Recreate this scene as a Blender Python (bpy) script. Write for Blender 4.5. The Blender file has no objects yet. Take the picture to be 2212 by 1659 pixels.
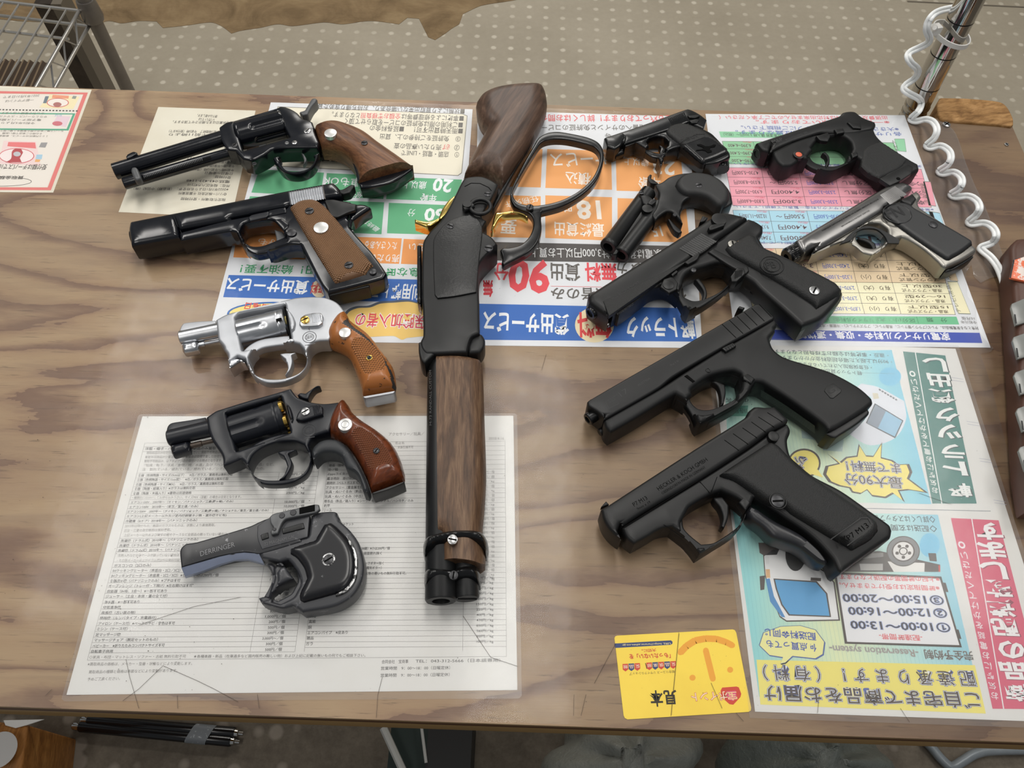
import bpy, math, random
import numpy as np
from mathutils import Vector, Matrix
from mathutils.geometry import delaunay_2d_cdt
random.seed(4)
SC = bpy.context.scene
COL = SC.collection
# ---------------------------------------------------------------- camera (photo 2212 x 1659)
T = 0.700                       # counter height
FPX, PITCH, ROLL, HC = 1699.63, 1.02405638, -0.0349229, 0.55515
CX, CY = 1106.0, 829.5
_f = np.array([0, math.cos(PITCH), -math.sin(PITCH)])
_r0 = np.array([1.0, 0, 0]); _d0 = np.cross(_f, _r0)
RV = math.cos(ROLL)*_r0 + math.sin(ROLL)*_d0
DV = -math.sin(ROLL)*_r0 + math.cos(ROLL)*_d0
CAM = np.array([0, 0, T + HC])
cd = bpy.data.cameras.new('camera'); cam = bpy.data.objects.new('camera', cd); COL.objects.link(cam)
cd.sensor_width = 36.0; cd.lens = FPX/2212*36; cd.clip_start = 0.01; cd.clip_end = 50
M = Matrix([[RV[i], -DV[i], -_f[i], CAM[i]] for i in range(3)] + [[0, 0, 0, 1]])
cam.matrix_world = M
SC.camera = cam
# ---------------------------------------------------------------- light and exposure
SC.view_settings.view_transform = 'Standard'
SC.view_settings.look = 'None'
SC.view_settings.gamma = 1.0
SC.view_settings.use_curve_mapping = False
SC.view_settings.exposure = 0.0
wd = bpy.data.worlds.new('world'); SC.world = wd; wd.use_nodes = True
wd.node_tree.nodes['Background'].inputs[0].default_value = (0.93, 0.97, 1.0, 1)
wd.node_tree.nodes['Background'].inputs[1].default_value = 0.20
def tube_lamp(name, x, y, z, lx, ly, watts, col=(1.0, 0.97, 0.92)):
    l = bpy.data.lights.new(name, 'AREA'); l.shape = 'RECTANGLE'; l.size = lx; l.size_y = ly
    l.energy = watts; l.color = col
    o = bpy.data.objects.new(name, l); o.location = (x, y, z); COL.objects.link(o); return o
# rows of ceiling fluorescent fittings, as in a shop hall
tube_lamp('ceiling_tube', 0.05, 0.95, 2.55, 0.30, 1.25, 15)
tube_lamp('ceiling_tube', -1.25, 1.20, 2.55, 0.40, 1.25, 17)
tube_lamp('ceiling_tube', 1.30, 1.30, 2.55, 0.40, 1.25, 16)
tube_lamp('ceiling_tube', -0.15, 3.2, 2.6, 1.25, 0.40, 34)
tube_lamp('ceiling_tube', -0.9, -0.55, 2.6, 0.40, 1.25, 8)
tube_lamp('ceiling_tube', 1.0, -0.55, 2.6, 0.40, 1.25, 7)
# ---------------------------------------------------------------- unprojection helpers (mm above the counter)
def ray(px, py):
    return _f + RV*((px-CX)/FPX) + DV*((py-CY)/FPX)
def W(px, py, z=0.0):
    """photo pixel -> world point on the horizontal plane z mm above the counter"""
    q = ray(px, py); t = (T + z*0.001 - CAM[2])/q[2]
    return CAM + q*t
def WY(px, py, y):
    q = ray(px, py); return CAM + q*((y - CAM[1])/q[1])
def depth(p): return float((np.asarray(p)-CAM) @ _f)
def PX(p):
    c = np.asarray(p)-CAM; z = c @ _f
    return CX + FPX*(c @ RV)/z, CY + FPX*(c @ DV)/z
# ---------------------------------------------------------------- materials
def lin(c):
    c = c/255.0
    return c/12.92 if c <= 0.04045 else ((c+0.055)/1.055)**2.4
def rgb(r, g, b): return (lin(r), lin(g), lin(b), 1.0)
class NT:
    def __init__(s, name):
        s.m = bpy.data.materials.new(name); s.m.use_nodes = True
        s.t = s.m.node_tree; s.b = s.t.nodes['Principled BSDF']
    def n(s, kind, **kw):
        x = s.t.nodes.new(kind)
        for k, v in kw.items():
            if k.startswith('i_'):
                key = k[2:]; key = int(key) if key.isdigit() else key.replace('_', ' ')
                x.inputs[key].default_value = v
            else: setattr(x, k, v)
        return x
    def l(s, a, b): s.t.links.new(a, b)
    def coord(s, sc=(1, 1, 1), rot=(0, 0, 0)):
        c = s.n('ShaderNodeTexCoord'); m = s.n('ShaderNodeMapping')
        m.vector_type = 'TEXTURE'; m.inputs['Scale'].default_value = tuple(1/x for x in sc); m.inputs['Rotation'].default_value = rot
        s.l(c.outputs['Object'], m.inputs['Vector']); return m.outputs[0]
    def noise(s, v, scale, det=4, rough=.55, dist=0.0):
        x = s.n('ShaderNodeTexNoise'); x.inputs['Scale'].default_value = scale
        x.inputs['Detail'].default_value = det; x.inputs['Roughness'].default_value = rough
        x.inputs['Distortion'].default_value = dist
        s.l(v, x.inputs['Vector']); return x.outputs['Fac']
    def ramp(s, f, stops):
        x = s.n('ShaderNodeValToRGB'); e = x.color_ramp.elements
        while len(e) < len(stops): e.new(0.5)
        for k, (p, c) in enumerate(stops): e[k].position = p; e[k].color = c
        s.l(f, x.inputs[0]); return x.outputs[0]
    def mix(s, f, a, b, mode='MIX'):
        x = s.n('ShaderNodeMix', data_type='RGBA', blend_type=mode)
        for v, i in ((f, 0), (a, 6), (b, 7)):
            if hasattr(v, 'is_linked'): s.l(v, x.inputs[i])
            else: x.inputs[i].default_value = v
        return x.outputs[2]
    def math(s, op, a, b=0.0, c=0.0):
        x = s.n('ShaderNodeMath', operation=op)
        for i, v in enumerate((a, b, c)):
            if hasattr(v, 'is_linked'): s.l(v, x.inputs[i])
            else: x.inputs[i].default_value = v
        return x.outputs[0]
    def bump(s, h, st, dist=0.0006):
        x = s.n('ShaderNodeBump'); x.inputs['Strength'].default_value = st; x.inputs['Distance'].default_value = dist
        s.l(h, x.inputs['Height']); s.l(x.outputs[0], s.b.inputs['Normal'])
    def set(s, col=None, rough=None, metal=None, spec=None, coat=None):
        for k, v in (('Base Color', col), ('Roughness', rough), ('Metallic', metal), ('Specular IOR Level', spec), ('Coat Weight', coat)):
            if v is None: continue
            if hasattr(v, 'is_linked'): s.l(v, s.b.inputs[k])
            else: s.b.inputs[k].default_value = v
        return s
_MC = {}
def plain(name, col, rough=.5, metal=0.0, spec=.5, coat=0.0):
    if name not in _MC:
        _MC[name] = NT(name).set(col, rough, metal, spec, coat).m
    return _MC[name]
def paint(r, g, b):
    k = 'ink_%d_%d_%d' % (r, g, b)
    if k not in _MC:
        _MC[k] = NT(k).set(rgb(r, g, b), .55, 0, .25).m
    return _MC[k]
def gunmetal(name, col, rough, metal=0.0, spec=.5, grain=0.0, dust=0.0, scale=900):
    t = NT(name); v = t.coord()
    n = t.noise(v, 60, 5, .6)
    c = t.mix(t.math('MULTIPLY', n, .55), col, tuple(min(1, x*1.9+.004) for x in col[:3])+(1,))
    if dust:
        d = t.noise(v, 1400, 2, .5); d = t.ramp(d, [(.70, (0, 0, 0, 1)), (.76, (1, 1, 1, 1))])
        c = t.mix(t.math('MULTIPLY', d, dust), c, rgb(120, 118, 112))
    r = t.math('MULTIPLY_ADD', n, .16, rough-.08)
    t.set(c, r, metal, spec)
    if grain:
        g = t.noise(v, scale, 3, .6); t.bump(g, grain, .0004)
    return t.m
def wood(name, c0, c1, c2, ang, sx=18, sy=160, rough=.42, spec=.4, bumpy=.15, warp=.6):
    t = NT(name); v = t.coord((sx, sy, sy), (0, 0, ang))
    a = t.noise(v, 1.0, 6, .62, warp)
    v2 = t.coord((sx*3, sy*5, sy*5), (0, 0, ang)); b = t.noise(v2, 1.0, 4, .6, .2)
    c = t.ramp(a, [(.28, c0), (.50, c1), (.72, c2)])
    k = t.ramp(b, [(.35, (.55, .5, .45, 1)), (.6, (1, 1, 1, 1))])
    t.set(t.mix(.75, c, t.mix(1.0, c, k, 'MULTIPLY')), rough, 0, spec)
    t.bump(b, bumpy, .0004); return t.m
def checker(name, col, ang, pitch=.0012, rough=.4, st=1.0):
    t = NT(name); c = t.n('ShaderNodeTexCoord'); hs = []
    for k in (1, -1):
        m = t.n('ShaderNodeMapping'); m.inputs['Rotation'].default_value = (0, 0, -ang + k*.62)
        t.l(c.outputs['Object'], m.inputs['Vector'])
        s = t.n('ShaderNodeSeparateXYZ'); t.l(m.outputs[0], s.inputs[0])
        hs.append(t.math('SINE', t.math('MULTIPLY', s.outputs[0], 2*math.pi/pitch)))
    h = t.math('ADD', hs[0], hs[1])
    f = t.ramp(t.math('MULTIPLY_ADD', h, .25, .5), [(.12, (.45, .45, .45, 1)), (.6, (1, 1, 1, 1))])
    n = t.noise(t.coord(), 90, 4); cc = t.mix(n, col, tuple(x*1.5 for x in col[:3])+(1,))
    t.set(t.mix(1.0, cc, f, 'MULTIPLY'), rough, 0, .4)
    t.bump(h, st, .0003); return t.m
def worn(name, col, under, rough, amount=.56, scale=70, metal=0.0, umetal=.6):
    t = NT(name); v = t.coord(); n = t.noise(v, scale, 8, .72)
    f = t.ramp(n, [(amount, (0, 0, 0, 1)), (amount+.03, (1, 1, 1, 1))])
    t.set(t.mix(f, col, under), rough, t.math('MULTIPLY_ADD', f, umetal-metal, metal), .5); return t.m
BLUED = gunmetal('blued_steel', (.0022, .0028, .0050, 1), .20, 0, .55, dust=.05)
BLUEDS = gunmetal('blued_satin_steel', (.0055, .0065, .0100, 1), .36, 0, .42)
BLACKM = gunmetal('black_painted_metal', (.0045, .0047, .005, 1), .40, 0, .36, dust=.12)
BLACKG = gunmetal('glossy_black_metal', (.0028, .003, .0034, 1), .25, 0, .45, dust=.08)
POLY = gunmetal('black_polymer', (.0065, .0067, .007, 1), .48, 0, .30, grain=.10, dust=.06, scale=1500)
POLYS = gunmetal('black_slide_finish', (.0062, .0063, .0066, 1), .42, 0, .32, dust=.10)
STIP = gunmetal('black_stippled_plastic', (.0060, .0062, .0064, 1), .50, 0, .38, grain=1.0, dust=.05, scale=1300)
GREYM = gunmetal('grey_metal', (.075, .077, .08, 1), .42, .3, .5)
DARK = plain('bore_black', (.0015, .0015, .0015, 1), .8, 0, .1)
SILV = gunmetal('brushed_silver_metal', (.47, .48, .50, 1), .30, 1.0)
SILVS = gunmetal('satin_silver_metal', (.36, .37, .39, 1), .50, .85)
NICK = gunmetal('tarnished_nickel', (.235, .225, .205, 1), .38, .9)
NICKD = gunmetal('worn_nickel_slide', (.15, .147, .145, 1), .30, .9)
STEEL = plain('screw_steel', (.42, .42, .42, 1), .3, 1.0)
DSTEEL = plain('dark_screw_steel', (.045, .045, .048, 1), .35, .6)
GOLD = gunmetal('polished_gold', (.74, .46, .13, 1), .16, 1.0)
BRASS = plain('brass_cartridge', (.62, .40, .10, 1), .25, 1.0)
MEDAL = plain('medallion_silver', (.70, .70, .68, 1), .30, .6)
# ---------------------------------------------------------------- mesh primitives: each returns (verts, faces, material) in world metres
def smooth(pts, ang=40, step=1.6):
    """closed outline; corners sharper than ang stay, the rest becomes a Catmull-Rom curve"""
    P = [np.array(p[:2], float) for p in pts]; F = [p[2] if len(p) > 2 else 0 for p in pts]; n = len(P)
    cor = []
    for i in range(n):
        a = P[i]-P[i-1]; b = P[(i+1) % n]-P[i]
        c = (a @ b)/max(1e-9, np.linalg.norm(a)*np.linalg.norm(b))
        cor.append(math.degrees(math.acos(max(-1, min(1, c)))) > ang)
    out, fl = [], []
    for i in range(n):
        j = (i+1) % n; p1, p2 = P[i], P[j]; L = np.linalg.norm(p2-p1)
        k = max(1, min(14, int(L/step)))
        t1 = (p2-p1) if cor[i] else (P[j]-P[i-1])*.5
        t2 = (p2-p1) if cor[j] else (P[(j+1) % n]-P[i])*.5
        for t, d in ((t1, p2-p1), (t2, p2-p1)):
            m = np.linalg.norm(t)
            if m > 1e-9: t *= min(1.0, L*1.0/m)
        if cor[i] and cor[j]: k = max(1, min(6, int(L/(step*4))))
        for q in range(k):
            u = q/k
            out.append((2*u**3-3*u**2+1)*p1+(u**3-2*u**2+u)*t1+(-2*u**3+3*u**2)*p2+(u**3-u**2)*t2)
            fl.append(F[i] if u < .999 and (F[i] == F[j] or q == 0) else 0)
    return out, fl
def area2(P): return sum(P[i-1][0]*P[i][1]-P[i][0]*P[i-1][1] for i in range(len(P)))*.5
def xf(V, pts): return [((p[0]*V[2]+V[0]), (p[1]*V[2]+V[1])) + tuple(p[2:]) for p in pts]
def seg_dist(Q, a, b):
    d = b-a; L = np.maximum((d*d).sum(1), 1e-9); out = np.full(len(Q), 1e9)
    for i in range(len(a)):
        t = np.clip(((Q-a[i]) @ d[i])/L[i], 0, 1); e = Q-a[i]-t[:, None]*d[i]
        out = np.minimum(out, (e*e).sum(1))
    return np.sqrt(out)
def in_loops(Q, loops):
    c = np.zeros(len(Q), bool)
    for a in loops:
        b = np.roll(a, -1, 0)
        for i in range(len(a)):
            y1, y2 = a[i][1], b[i][1]
            if y1 != y2: c ^= ((y1 > Q[:, 1]) != (y2 > Q[:, 1])) & (Q[:, 0] < (b[i][0]-a[i][0])*(Q[:, 1]-y1)/(y2-y1)+a[i][0])
    return c
def tidy(L, eps=.12):
    out = []
    for p in L:
        if not out or np.linalg.norm(p-out[-1]) > eps: out.append(p)
    while len(out) > 3 and np.linalg.norm(out[0]-out[-1]) < eps: out.pop()
    return np.array(out)
def fine(L, m):
    out = []
    for a, b in zip(L, np.roll(L, -1, 0)):
        k = max(1, int(math.ceil(np.linalg.norm(b-a)/m)))
        out += [a+(b-a)*i/k for i in range(k)]
    return np.array(out)
def poly_fill(loops, z0, z1, bev, seg=2):
    """solid from closed world xy loops (first outer, rest holes) between z0 and z1 (mm), rounded edges"""
    Ls = [fine(tidy(np.array([q[:2] for q in L])*1000), max(.7, bev*.8)) for L in loops]
    o = Ls[0].mean(0); Ls = [L-o for L in Ls]
    bev = min(bev, (z1-z0)*.49)
    A = np.vstack(Ls); B = np.vstack([np.roll(L, -1, 0) for L in Ls])
    nrm = np.vstack([np.roll(L, -1, 0)-np.roll(L, 1, 0) for L in Ls]); nrm = np.stack([-nrm[:, 1], nrm[:, 0]], 1)
    nrm /= np.maximum(np.linalg.norm(nrm, axis=1), 1e-9)[:, None]
    pts = [A]
    if bev > .05:
        fr = (.13, .45, 1.0) if bev > .35 else (1.0,)
        used = None
        for f in fr:
            d = f*bev; C = np.vstack([A+nrm*d, A-nrm*d]); C = C[in_loops(C, Ls)]
            if len(C): C = C[seg_dist(C, A, B) > d*.93]
            if len(C):
                keep = []; lim = max(.12, .45*d)
                for q in C:
                    if not keep or min(np.abs(q-k).sum() for k in keep[-6:]) > lim*.5: keep.append(q)
                pts.append(np.array(keep))
    P = np.vstack(pts); edges = []; k = 0
    for L in Ls:
        n = len(L); edges += [(k+i, k+(i+1) % n) for i in range(n)]; k += n
    r = delaunay_2d_cdt([Vector(q) for q in P], edges, [], 0, 1e-5)
    vv = np.array([(x.x, x.y) for x in r[0]]); ff = [tuple(x) for x in r[2]]
    ok = in_loops(np.array([vv[list(x)].mean(0) for x in ff]), Ls); ff = [x for x, q in zip(ff, ok) if q]
    dd = seg_dist(vv, A, B); t = np.clip(dd/max(bev, 1e-6), 0, 1) if bev > .05 else np.ones(len(vv))
    z = z1-bev+bev*np.sqrt(np.maximum(0, 1-(1-t)**2)) if bev > .05 else np.full(len(vv), z1)
    V3 = [((q[0]+o[0])*.001, (q[1]+o[1])*.001, T+h*.001) for q, h in zip(vv, z)]
    V3 += [(a[0], a[1], 2*T+(z0+z1)*.001-a[2]) for a in V3]; N = len(vv)
    direct = {}
    for x in ff:
        for k in range(len(x)): direct[(x[k], x[(k+1) % len(x)])] = 1
    F = list(ff)+[tuple(i+N for i in reversed(x)) for x in ff]
    F += [(b, a, a+N, b+N) for a, b in direct if (b, a) not in direct]
    return V3, F
def both(LA, LB):
    """footprint = what lies inside both outline sets (the traced silhouette seen from its upper and from its lower rim)"""
    LA = [tidy(np.array([q[:2] for q in L])*1000, .1) for L in LA]; LB = [tidy(np.array([q[:2] for q in L])*1000, .1) for L in LB]
    o = LA[0].mean(0); LA = [L-o for L in LA]; LB = [L-o for L in LB]
    P = np.vstack(LA+LB); ed = []; k = 0
    for L in LA+LB:
        n = len(L); ed += [(k+i, k+(i+1) % n) for i in range(n)]; k += n
    r = delaunay_2d_cdt([Vector(q) for q in P], ed, [], 0, 1e-4)
    vv = np.array([(x.x, x.y) for x in r[0]]); ff = [tuple(x) for x in r[2]]
    c = np.array([vv[list(x)].mean(0) for x in ff]); ok = in_loops(c, LA) & in_loops(c, LB)
    nxt = {}
    for x, q in zip(ff, ok):
        if q:
            for i in range(len(x)): nxt[(x[i], x[(i+1) % len(x)])] = 1
    go = {}
    for (i, j) in nxt:
        if (j, i) not in nxt: go.setdefault(i, []).append(j)
    out = []
    while go:
        st = next(iter(go)); L = [st]; cur = st
        while True:
            l = go[cur]; n = l.pop()
            if not l: del go[cur]
            if n == st or n not in go: break
            L.append(n); cur = n
        if len(L) > 2:
            q = vv[L]; ar = abs(area2(q))
            if ar > 1.2: out.append((ar, (q+o)*.001))
    out.sort(key=lambda t: -t[0]); return [q for _, q in out]
def plate(V, mat, pts, z0, z1, bev=1.0, holes=(), top=False, ang=40, seg=2, near=None, guard=None):
    """outline traced from the photo, turned into a solid of its own thickness; top=True: traced on the upper face"""
    zf = z1-bev*.5; zn = zf if top else (z0+.38*(z1-z0) if near is None else max(near, z0+.30*(z1-z0)))
    O = [smooth(xf(V, L), ang) for L in [pts]+list(holes)]
    LA = [[W(q[0], q[1], zf) for q in p] for p, fl in O]
    loops = LA
    if not top:
        a0 = sum(abs(area2(np.array(L)[:, :2]))*(1 if k == 0 else -1) for k, L in enumerate(LA))*1e6
        for m in (0, .35, .65):
            z = zn+(zf-zn)*m
            B = both(LA, [[W(q[0], q[1], zf if f else z) for q, f in zip(p, fl)] for p, fl in O])
            if B and abs(area2(B[0]))*1e6 > .5*a0: loops = B; break
    v, f = poly_fill(loops, z0, z1, bev, seg)
    if guard:                        # (hole index, z0, z1, reach in mm): the slim bow around the trigger opening
        gi, g0, g1, D = guard; gz = g0+(g1-g0)*.30
        A = [[W(q[0], q[1], gz) for q in p] for p, fl in O]
        h = tidy(np.array(A[gi+1])[:, :2]*1000, .4); c = h.mean(0); nr = np.roll(h, -1, 0)-np.roll(h, 1, 0)
        nr = np.stack([nr[:, 1], -nr[:, 0]], 1); nr /= np.linalg.norm(nr, axis=1)[:, None]
        if area2(h) < 0: nr = -nr
        E = (h+nr*D)*.001
        L = both([A[0], A[gi+1]], [E])
        if L:
            v2, f2 = poly_fill(L, g0, g1, min(1.6, (g1-g0)*.3), seg); k = len(v)
            v = list(v)+list(v2); f = list(f)+[tuple(i+k for i in x) for x in f2]
    return v, f, mat
def dome(V, mat, pts, zb, zt, R, z0=None, mirror=False, cut=(), zones=(), g=1.3, trace=None, tilt=None, power=2.0, ang=40):
    """cushion-shaped solid: rises from zb at the rim to zt over R mm; zones: (outline, material, dz)"""
    p, fl = smooth(xf(V, pts), ang); tz = zb if trace is None else trace
    w = tidy(np.array([W(q[0], q[1], tz)[:2] for q in p])*1000)
    n = len(w); seg = [(i, (i+1) % n) for i in range(n)]
    keep = np.ones(n, bool)
    for (a, b) in cut:
        A = np.array(W(a[0]*V[2]+V[0], a[1]*V[2]+V[1], tz)[:2])*1000; B = np.array(W(b[0]*V[2]+V[0], b[1]*V[2]+V[1], tz)[:2])*1000
        AB = B-A; L2 = AB @ AB
        for i, j in seg:
            m = (w[i]+w[j])/2; t = (m-A) @ AB/L2
            if -.02 < t < 1.02 and np.linalg.norm(A+AB*t-m) < 1.2: keep[i] = False
    def dist(Q, loop, mask=None):
        a = loop; b = np.roll(loop, -1, 0); d = b-a; L = np.maximum((d*d).sum(1), 1e-9)
        if mask is not None: a, d, L = a[mask], d[mask], L[mask]
        out = np.full(len(Q), 1e9)
        for i in range(len(a)):
            t = np.clip(((Q-a[i]) @ d[i])/L[i], 0, 1); e = Q-a[i]-t[:, None]*d[i]
            out = np.minimum(out, (e*e).sum(1))
        return np.sqrt(out)
    def inside(Q, loop):
        c = np.zeros(len(Q), bool); a = loop; b = np.roll(loop, -1, 0)
        for i in range(len(a)):
            y1, y2 = a[i][1], b[i][1]
            m = (y1 > Q[:, 1]) != (y2 > Q[:, 1])
            if y1 != y2: c ^= m & (Q[:, 0] < (b[i][0]-a[i][0])*(Q[:, 1]-y1)/(y2-y1)+a[i][0])
        return c
    lo, hi = w.min(0), w.max(0)
    gx, gy = np.meshgrid(np.arange(lo[0], hi[0], g), np.arange(lo[1], hi[1], g)); gx[1::2] += g*.5
    Q = np.stack([gx.ravel(), gy.ravel()], 1); Q = Q[inside(Q, w)]; Q = Q[dist(Q, w) > g*.45]
    allp = np.vstack([w, Q]); o = allp.mean(0)
    r = delaunay_2d_cdt([Vector(q) for q in allp-o], seg, [], 0, 1e-5)
    vv = np.array([(x.x, x.y) for x in r[0]])+o; ff = [tuple(x) for x in r[2]]
    cen = np.array([vv[list(x)].mean(0) for x in ff]); ok = inside(cen, w); ff = [x for x, k in zip(ff, ok) if k]; cen = cen[ok]
    dd = dist(vv, w, keep if not keep.all() else None); t = np.clip(dd/R, 0, 1)
    hh = np.maximum(0, 1-(1-t)**power)**.5
    z = zb+(zt-zb)*hh
    if tilt is not None: z = z+np.array([tilt(*q) for q in vv])*hh
    mi = np.zeros(len(ff), int); mats = [mat]
    for zpts, zm, dz in zones:
        q, _ = smooth(xf(V, zpts)); zl = np.array([W(a[0], a[1], zt-1)[:2] for a in q])*1000
        if zm not in mats: mats.append(zm)
        mi[inside(cen, zl)] = mats.index(zm)
        if dz: z = z+np.where(inside(vv, zl), dz*np.clip(dist(vv, zl)/1.2, 0, 1), 0)
    V3 = [(q[0]*.001, q[1]*.001, T+zz*.001) for q, zz in zip(vv, z)]
    e = {}
    for x in ff:
        for k in range(len(x)):
            a, b = x[k], x[(k+1) % len(x)]
            e[(min(a, b), max(a, b))] = e.get((min(a, b), max(a, b)), 0)+(1 if True else 0)
    direct = {}
    for x in ff:
        for k in range(len(x)): direct[(x[k], x[(k+1) % len(x)])] = 1
    be = [(a, b) for (a, b) in direct if (b, a) not in direct]
    F = list(ff); MI = list(mi); N = len(V3)
    if mirror:
        V3 += [(a[0], a[1], 2*(T+zb*.001)-a[2]) for a in V3]
        F += [tuple(i+N for i in reversed(x)) for x in ff]; MI += list(mi)
        F += [(b, a, a+N, b+N) for a, b in be]; MI += [0]*len(be)
    else:
        zz0 = T+(z0 if z0 is not None else zb-2)*.001
        ring = sorted({a for q in be for a in q}); idx = {a: N+k for k, a in enumerate(ring)}
        V3 += [(V3[a][0], V3[a][1], zz0) for a in ring]
        F += [(b, a, idx[a], idx[b]) for a, b in be]; MI += [0]*len(be)
    return V3, F, [mats[k] for k in MI]
def frame_axes(a, b):
    d = np.array(b)-np.array(a); L = np.linalg.norm(d); d = d/L
    u = np.cross(d, (0, 0, 1)); u = u/np.linalg.norm(u) if np.linalg.norm(u) > 1e-6 else np.array([1.0, 0, 0])
    return d, u, np.cross(u, d), L
def lathe(mat, A, B, prof, n=28, flutes=None, capped=True):
    """turned solid along the axis A-B (world); prof = [(t 0..1, radius m)]"""
    A = np.array(A, float); d, u, v, L = frame_axes(A, B); vs, fs = [], []
    if flutes:
        n = flutes[0]*14 if flutes[0] < 10 else flutes[0]*4
        P_ = []
        for (t0, q0), (t1, q1) in zip(prof, prof[1:]):
            k = max(1, int((t1-t0)/.03)) if t1 > t0 else 1
            P_ += [(t0+(t1-t0)*i/k, q0+(q1-q0)*i/k) for i in range(k)]
        prof = P_+[prof[-1]]
    for t, r in prof:
        for k in range(n):
            a = 2*math.pi*k/n; rr = r
            if flutes:
                cnt, dep, ph, t0, t1 = flutes
                s = (a/(2*math.pi)*cnt+ph) % 1.0; s = abs(s-.5)*2
                e = min(1, max(0, (t-t0)/.06))*min(1, max(0, (t1-t)/.16))
                rr = r-dep*e*max(0, 1-(s/.42)**2)
            vs.append(tuple(A+d*L*t+u*rr*math.cos(a)+v*rr*math.sin(a)))
    m = len(prof)
    for i in range(m-1):
        for k in range(n):
            a, b = i*n+k, i*n+(k+1) % n; fs.append((a, b, b+n, a+n))
    if capped: fs += [tuple(reversed(range(n))), tuple((m-1)*n+k for k in range(n))]
    return vs, fs, mat
def rod(V, mat, p0, p1, prof, z0, z1=None, n=28, flutes=None, bore=None):
    """lathe between two traced axis points; radii in crop pixels; bore: (radius, depth) at the p0 end"""
    z1 = z0 if z1 is None else z1
    A = W(p0[0]*V[2]+V[0], p0[1]*V[2]+V[1], z0); B = W(p1[0]*V[2]+V[0], p1[1]*V[2]+V[1], z1)
    s = V[2]*depth((A+B)/2)/FPX
    pr = [(t, r*s) for t, r in prof]
    if flutes: flutes = (flutes[0], flutes[1]*s)+tuple(flutes[2:])
    if bore:
        br, bd = bore; pr = [(bd, br*s*.96), (0.0, br*s)]+pr
    return lathe(mat, A, B, pr, n, flutes)
def disc(V, mat, c, r, z0, z1, slot=None, n=24, dark=None, cross=False, bev=.25):
    """screw or button lying on its side plane, r in crop pixels, optional slot angle (deg)"""
    P = W(c[0]*V[2]+V[0], c[1]*V[2]+V[1], z1); R = r*V[2]*depth(P)/FPX
    a = np.array([P[0], P[1], T+z0*.001]); b = np.array([P[0], P[1], T+z1*.001]); h = z1-z0
    out = [lathe(mat, a, b, [(0, R), (max(.1, 1-bev/h), R), (1, R*.86)], n)]
    if slot is not None:
        for q in ([0, 90] if cross else [0]):
            g = math.radians(slot+q); ex = np.array([math.cos(g), math.sin(g), 0]); ey = np.array([-ex[1], ex[0], 0])
            w = R*.16; L = R*.84; zt = b[2]+.00006
            vs = [tuple(np.array([P[0], P[1], zt])+ex*sx*L+ey*sy*w) for sx, sy in ((-1, -1), (1, -1), (1, 1), (-1, 1))]
            out.append((vs, [(0, 1, 2, 3)], dark or DARK))
    return out
def ribs(V, mat, q, n, z, h=.7, mat2=None):
    """ridges: q = 4 corners (ridge ends run q0->q3 and q1->q2), n ridges along q0->q1"""
    c = [W(p[0]*V[2]+V[0], p[1]*V[2]+V[1], z) for p in q]; vs, fs, ms = [], [], []
    for k in range(2*n+1):
        t = k/(2*n); hh = h*.001 if k % 2 else -.0002
        a = c[0]+(c[1]-c[0])*t; b = c[3]+(c[2]-c[3])*t
        vs += [(a[0], a[1], a[2]+hh), (b[0], b[1], b[2]+hh)]
        if k: fs.append((2*k-2, 2*k, 2*k+1, 2*k-1)); ms.append(mat if not mat2 or k % 2 else mat2)
    return vs, fs, ms
def lines(V, mat, segs, z, w=.35, h=.12):
    """thin raised strips (mm wide) between traced points, on the face z"""
    vs, fs = [], []
    for a, b in segs:
        A = W(a[0]*V[2]+V[0], a[1]*V[2]+V[1], z); B = W(b[0]*V[2]+V[0], b[1]*V[2]+V[1], z)
        d = (B-A)/np.linalg.norm(B-A); n = np.array([-d[1], d[0], 0])*w*.0005; u = np.array([0, 0, h*.001])
        k = len(vs); vs += [tuple(x) for x in (A-n, B-n, B+n, A+n, A-n+u, B-n+u, B+n+u, A+n+u)]
        fs += [(k+4, k+5, k+6, k+7), (k, k+1, k+5, k+4), (k+1, k+2, k+6, k+5), (k+2, k+3, k+7, k+6), (k+3, k, k+4, k+7)]
    return vs, fs, mat
def strip(V, mat, a, za, b, zb):
    """facet between two traced lines at their own heights"""
    pa = [W(p[0]*V[2]+V[0], p[1]*V[2]+V[1], za) for p in a]; pb = [W(p[0]*V[2]+V[0], p[1]*V[2]+V[1], zb) for p in b]
    n = len(pa); vs = [tuple(x) for x in pa+pb]
    return vs, [(i, i+1, n+i+1, n+i) for i in range(n-1)], mat
def ring(V, mat, c, r, m, z, n=36, k=10, sq=1.0, rot=0.0):
    """torus lying flat; radii in crop pixels"""
    P = W(c[0]*V[2]+V[0], c[1]*V[2]+V[1], z); s = V[2]*depth(P)/FPX; R, m_ = r*s, m*s; vs, fs = [], []
    for i in range(n):
        a = 2*math.pi*i/n
        for j in range(k):
            b = 2*math.pi*j/k; q = R+m_*math.cos(b)
            x, y = q*math.cos(a), q*math.sin(a)*sq
            vs.append((P[0]+x*math.cos(rot)-y*math.sin(rot), P[1]+x*math.sin(rot)+y*math.cos(rot), P[2]+m_*math.sin(b)))
    for i in range(n):
        for j in range(k):
            fs.append((i*k+j, ((i+1) % n)*k+j, ((i+1) % n)*k+(j+1) % k, i*k+(j+1) % k))
    return vs, fs, mat
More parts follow.
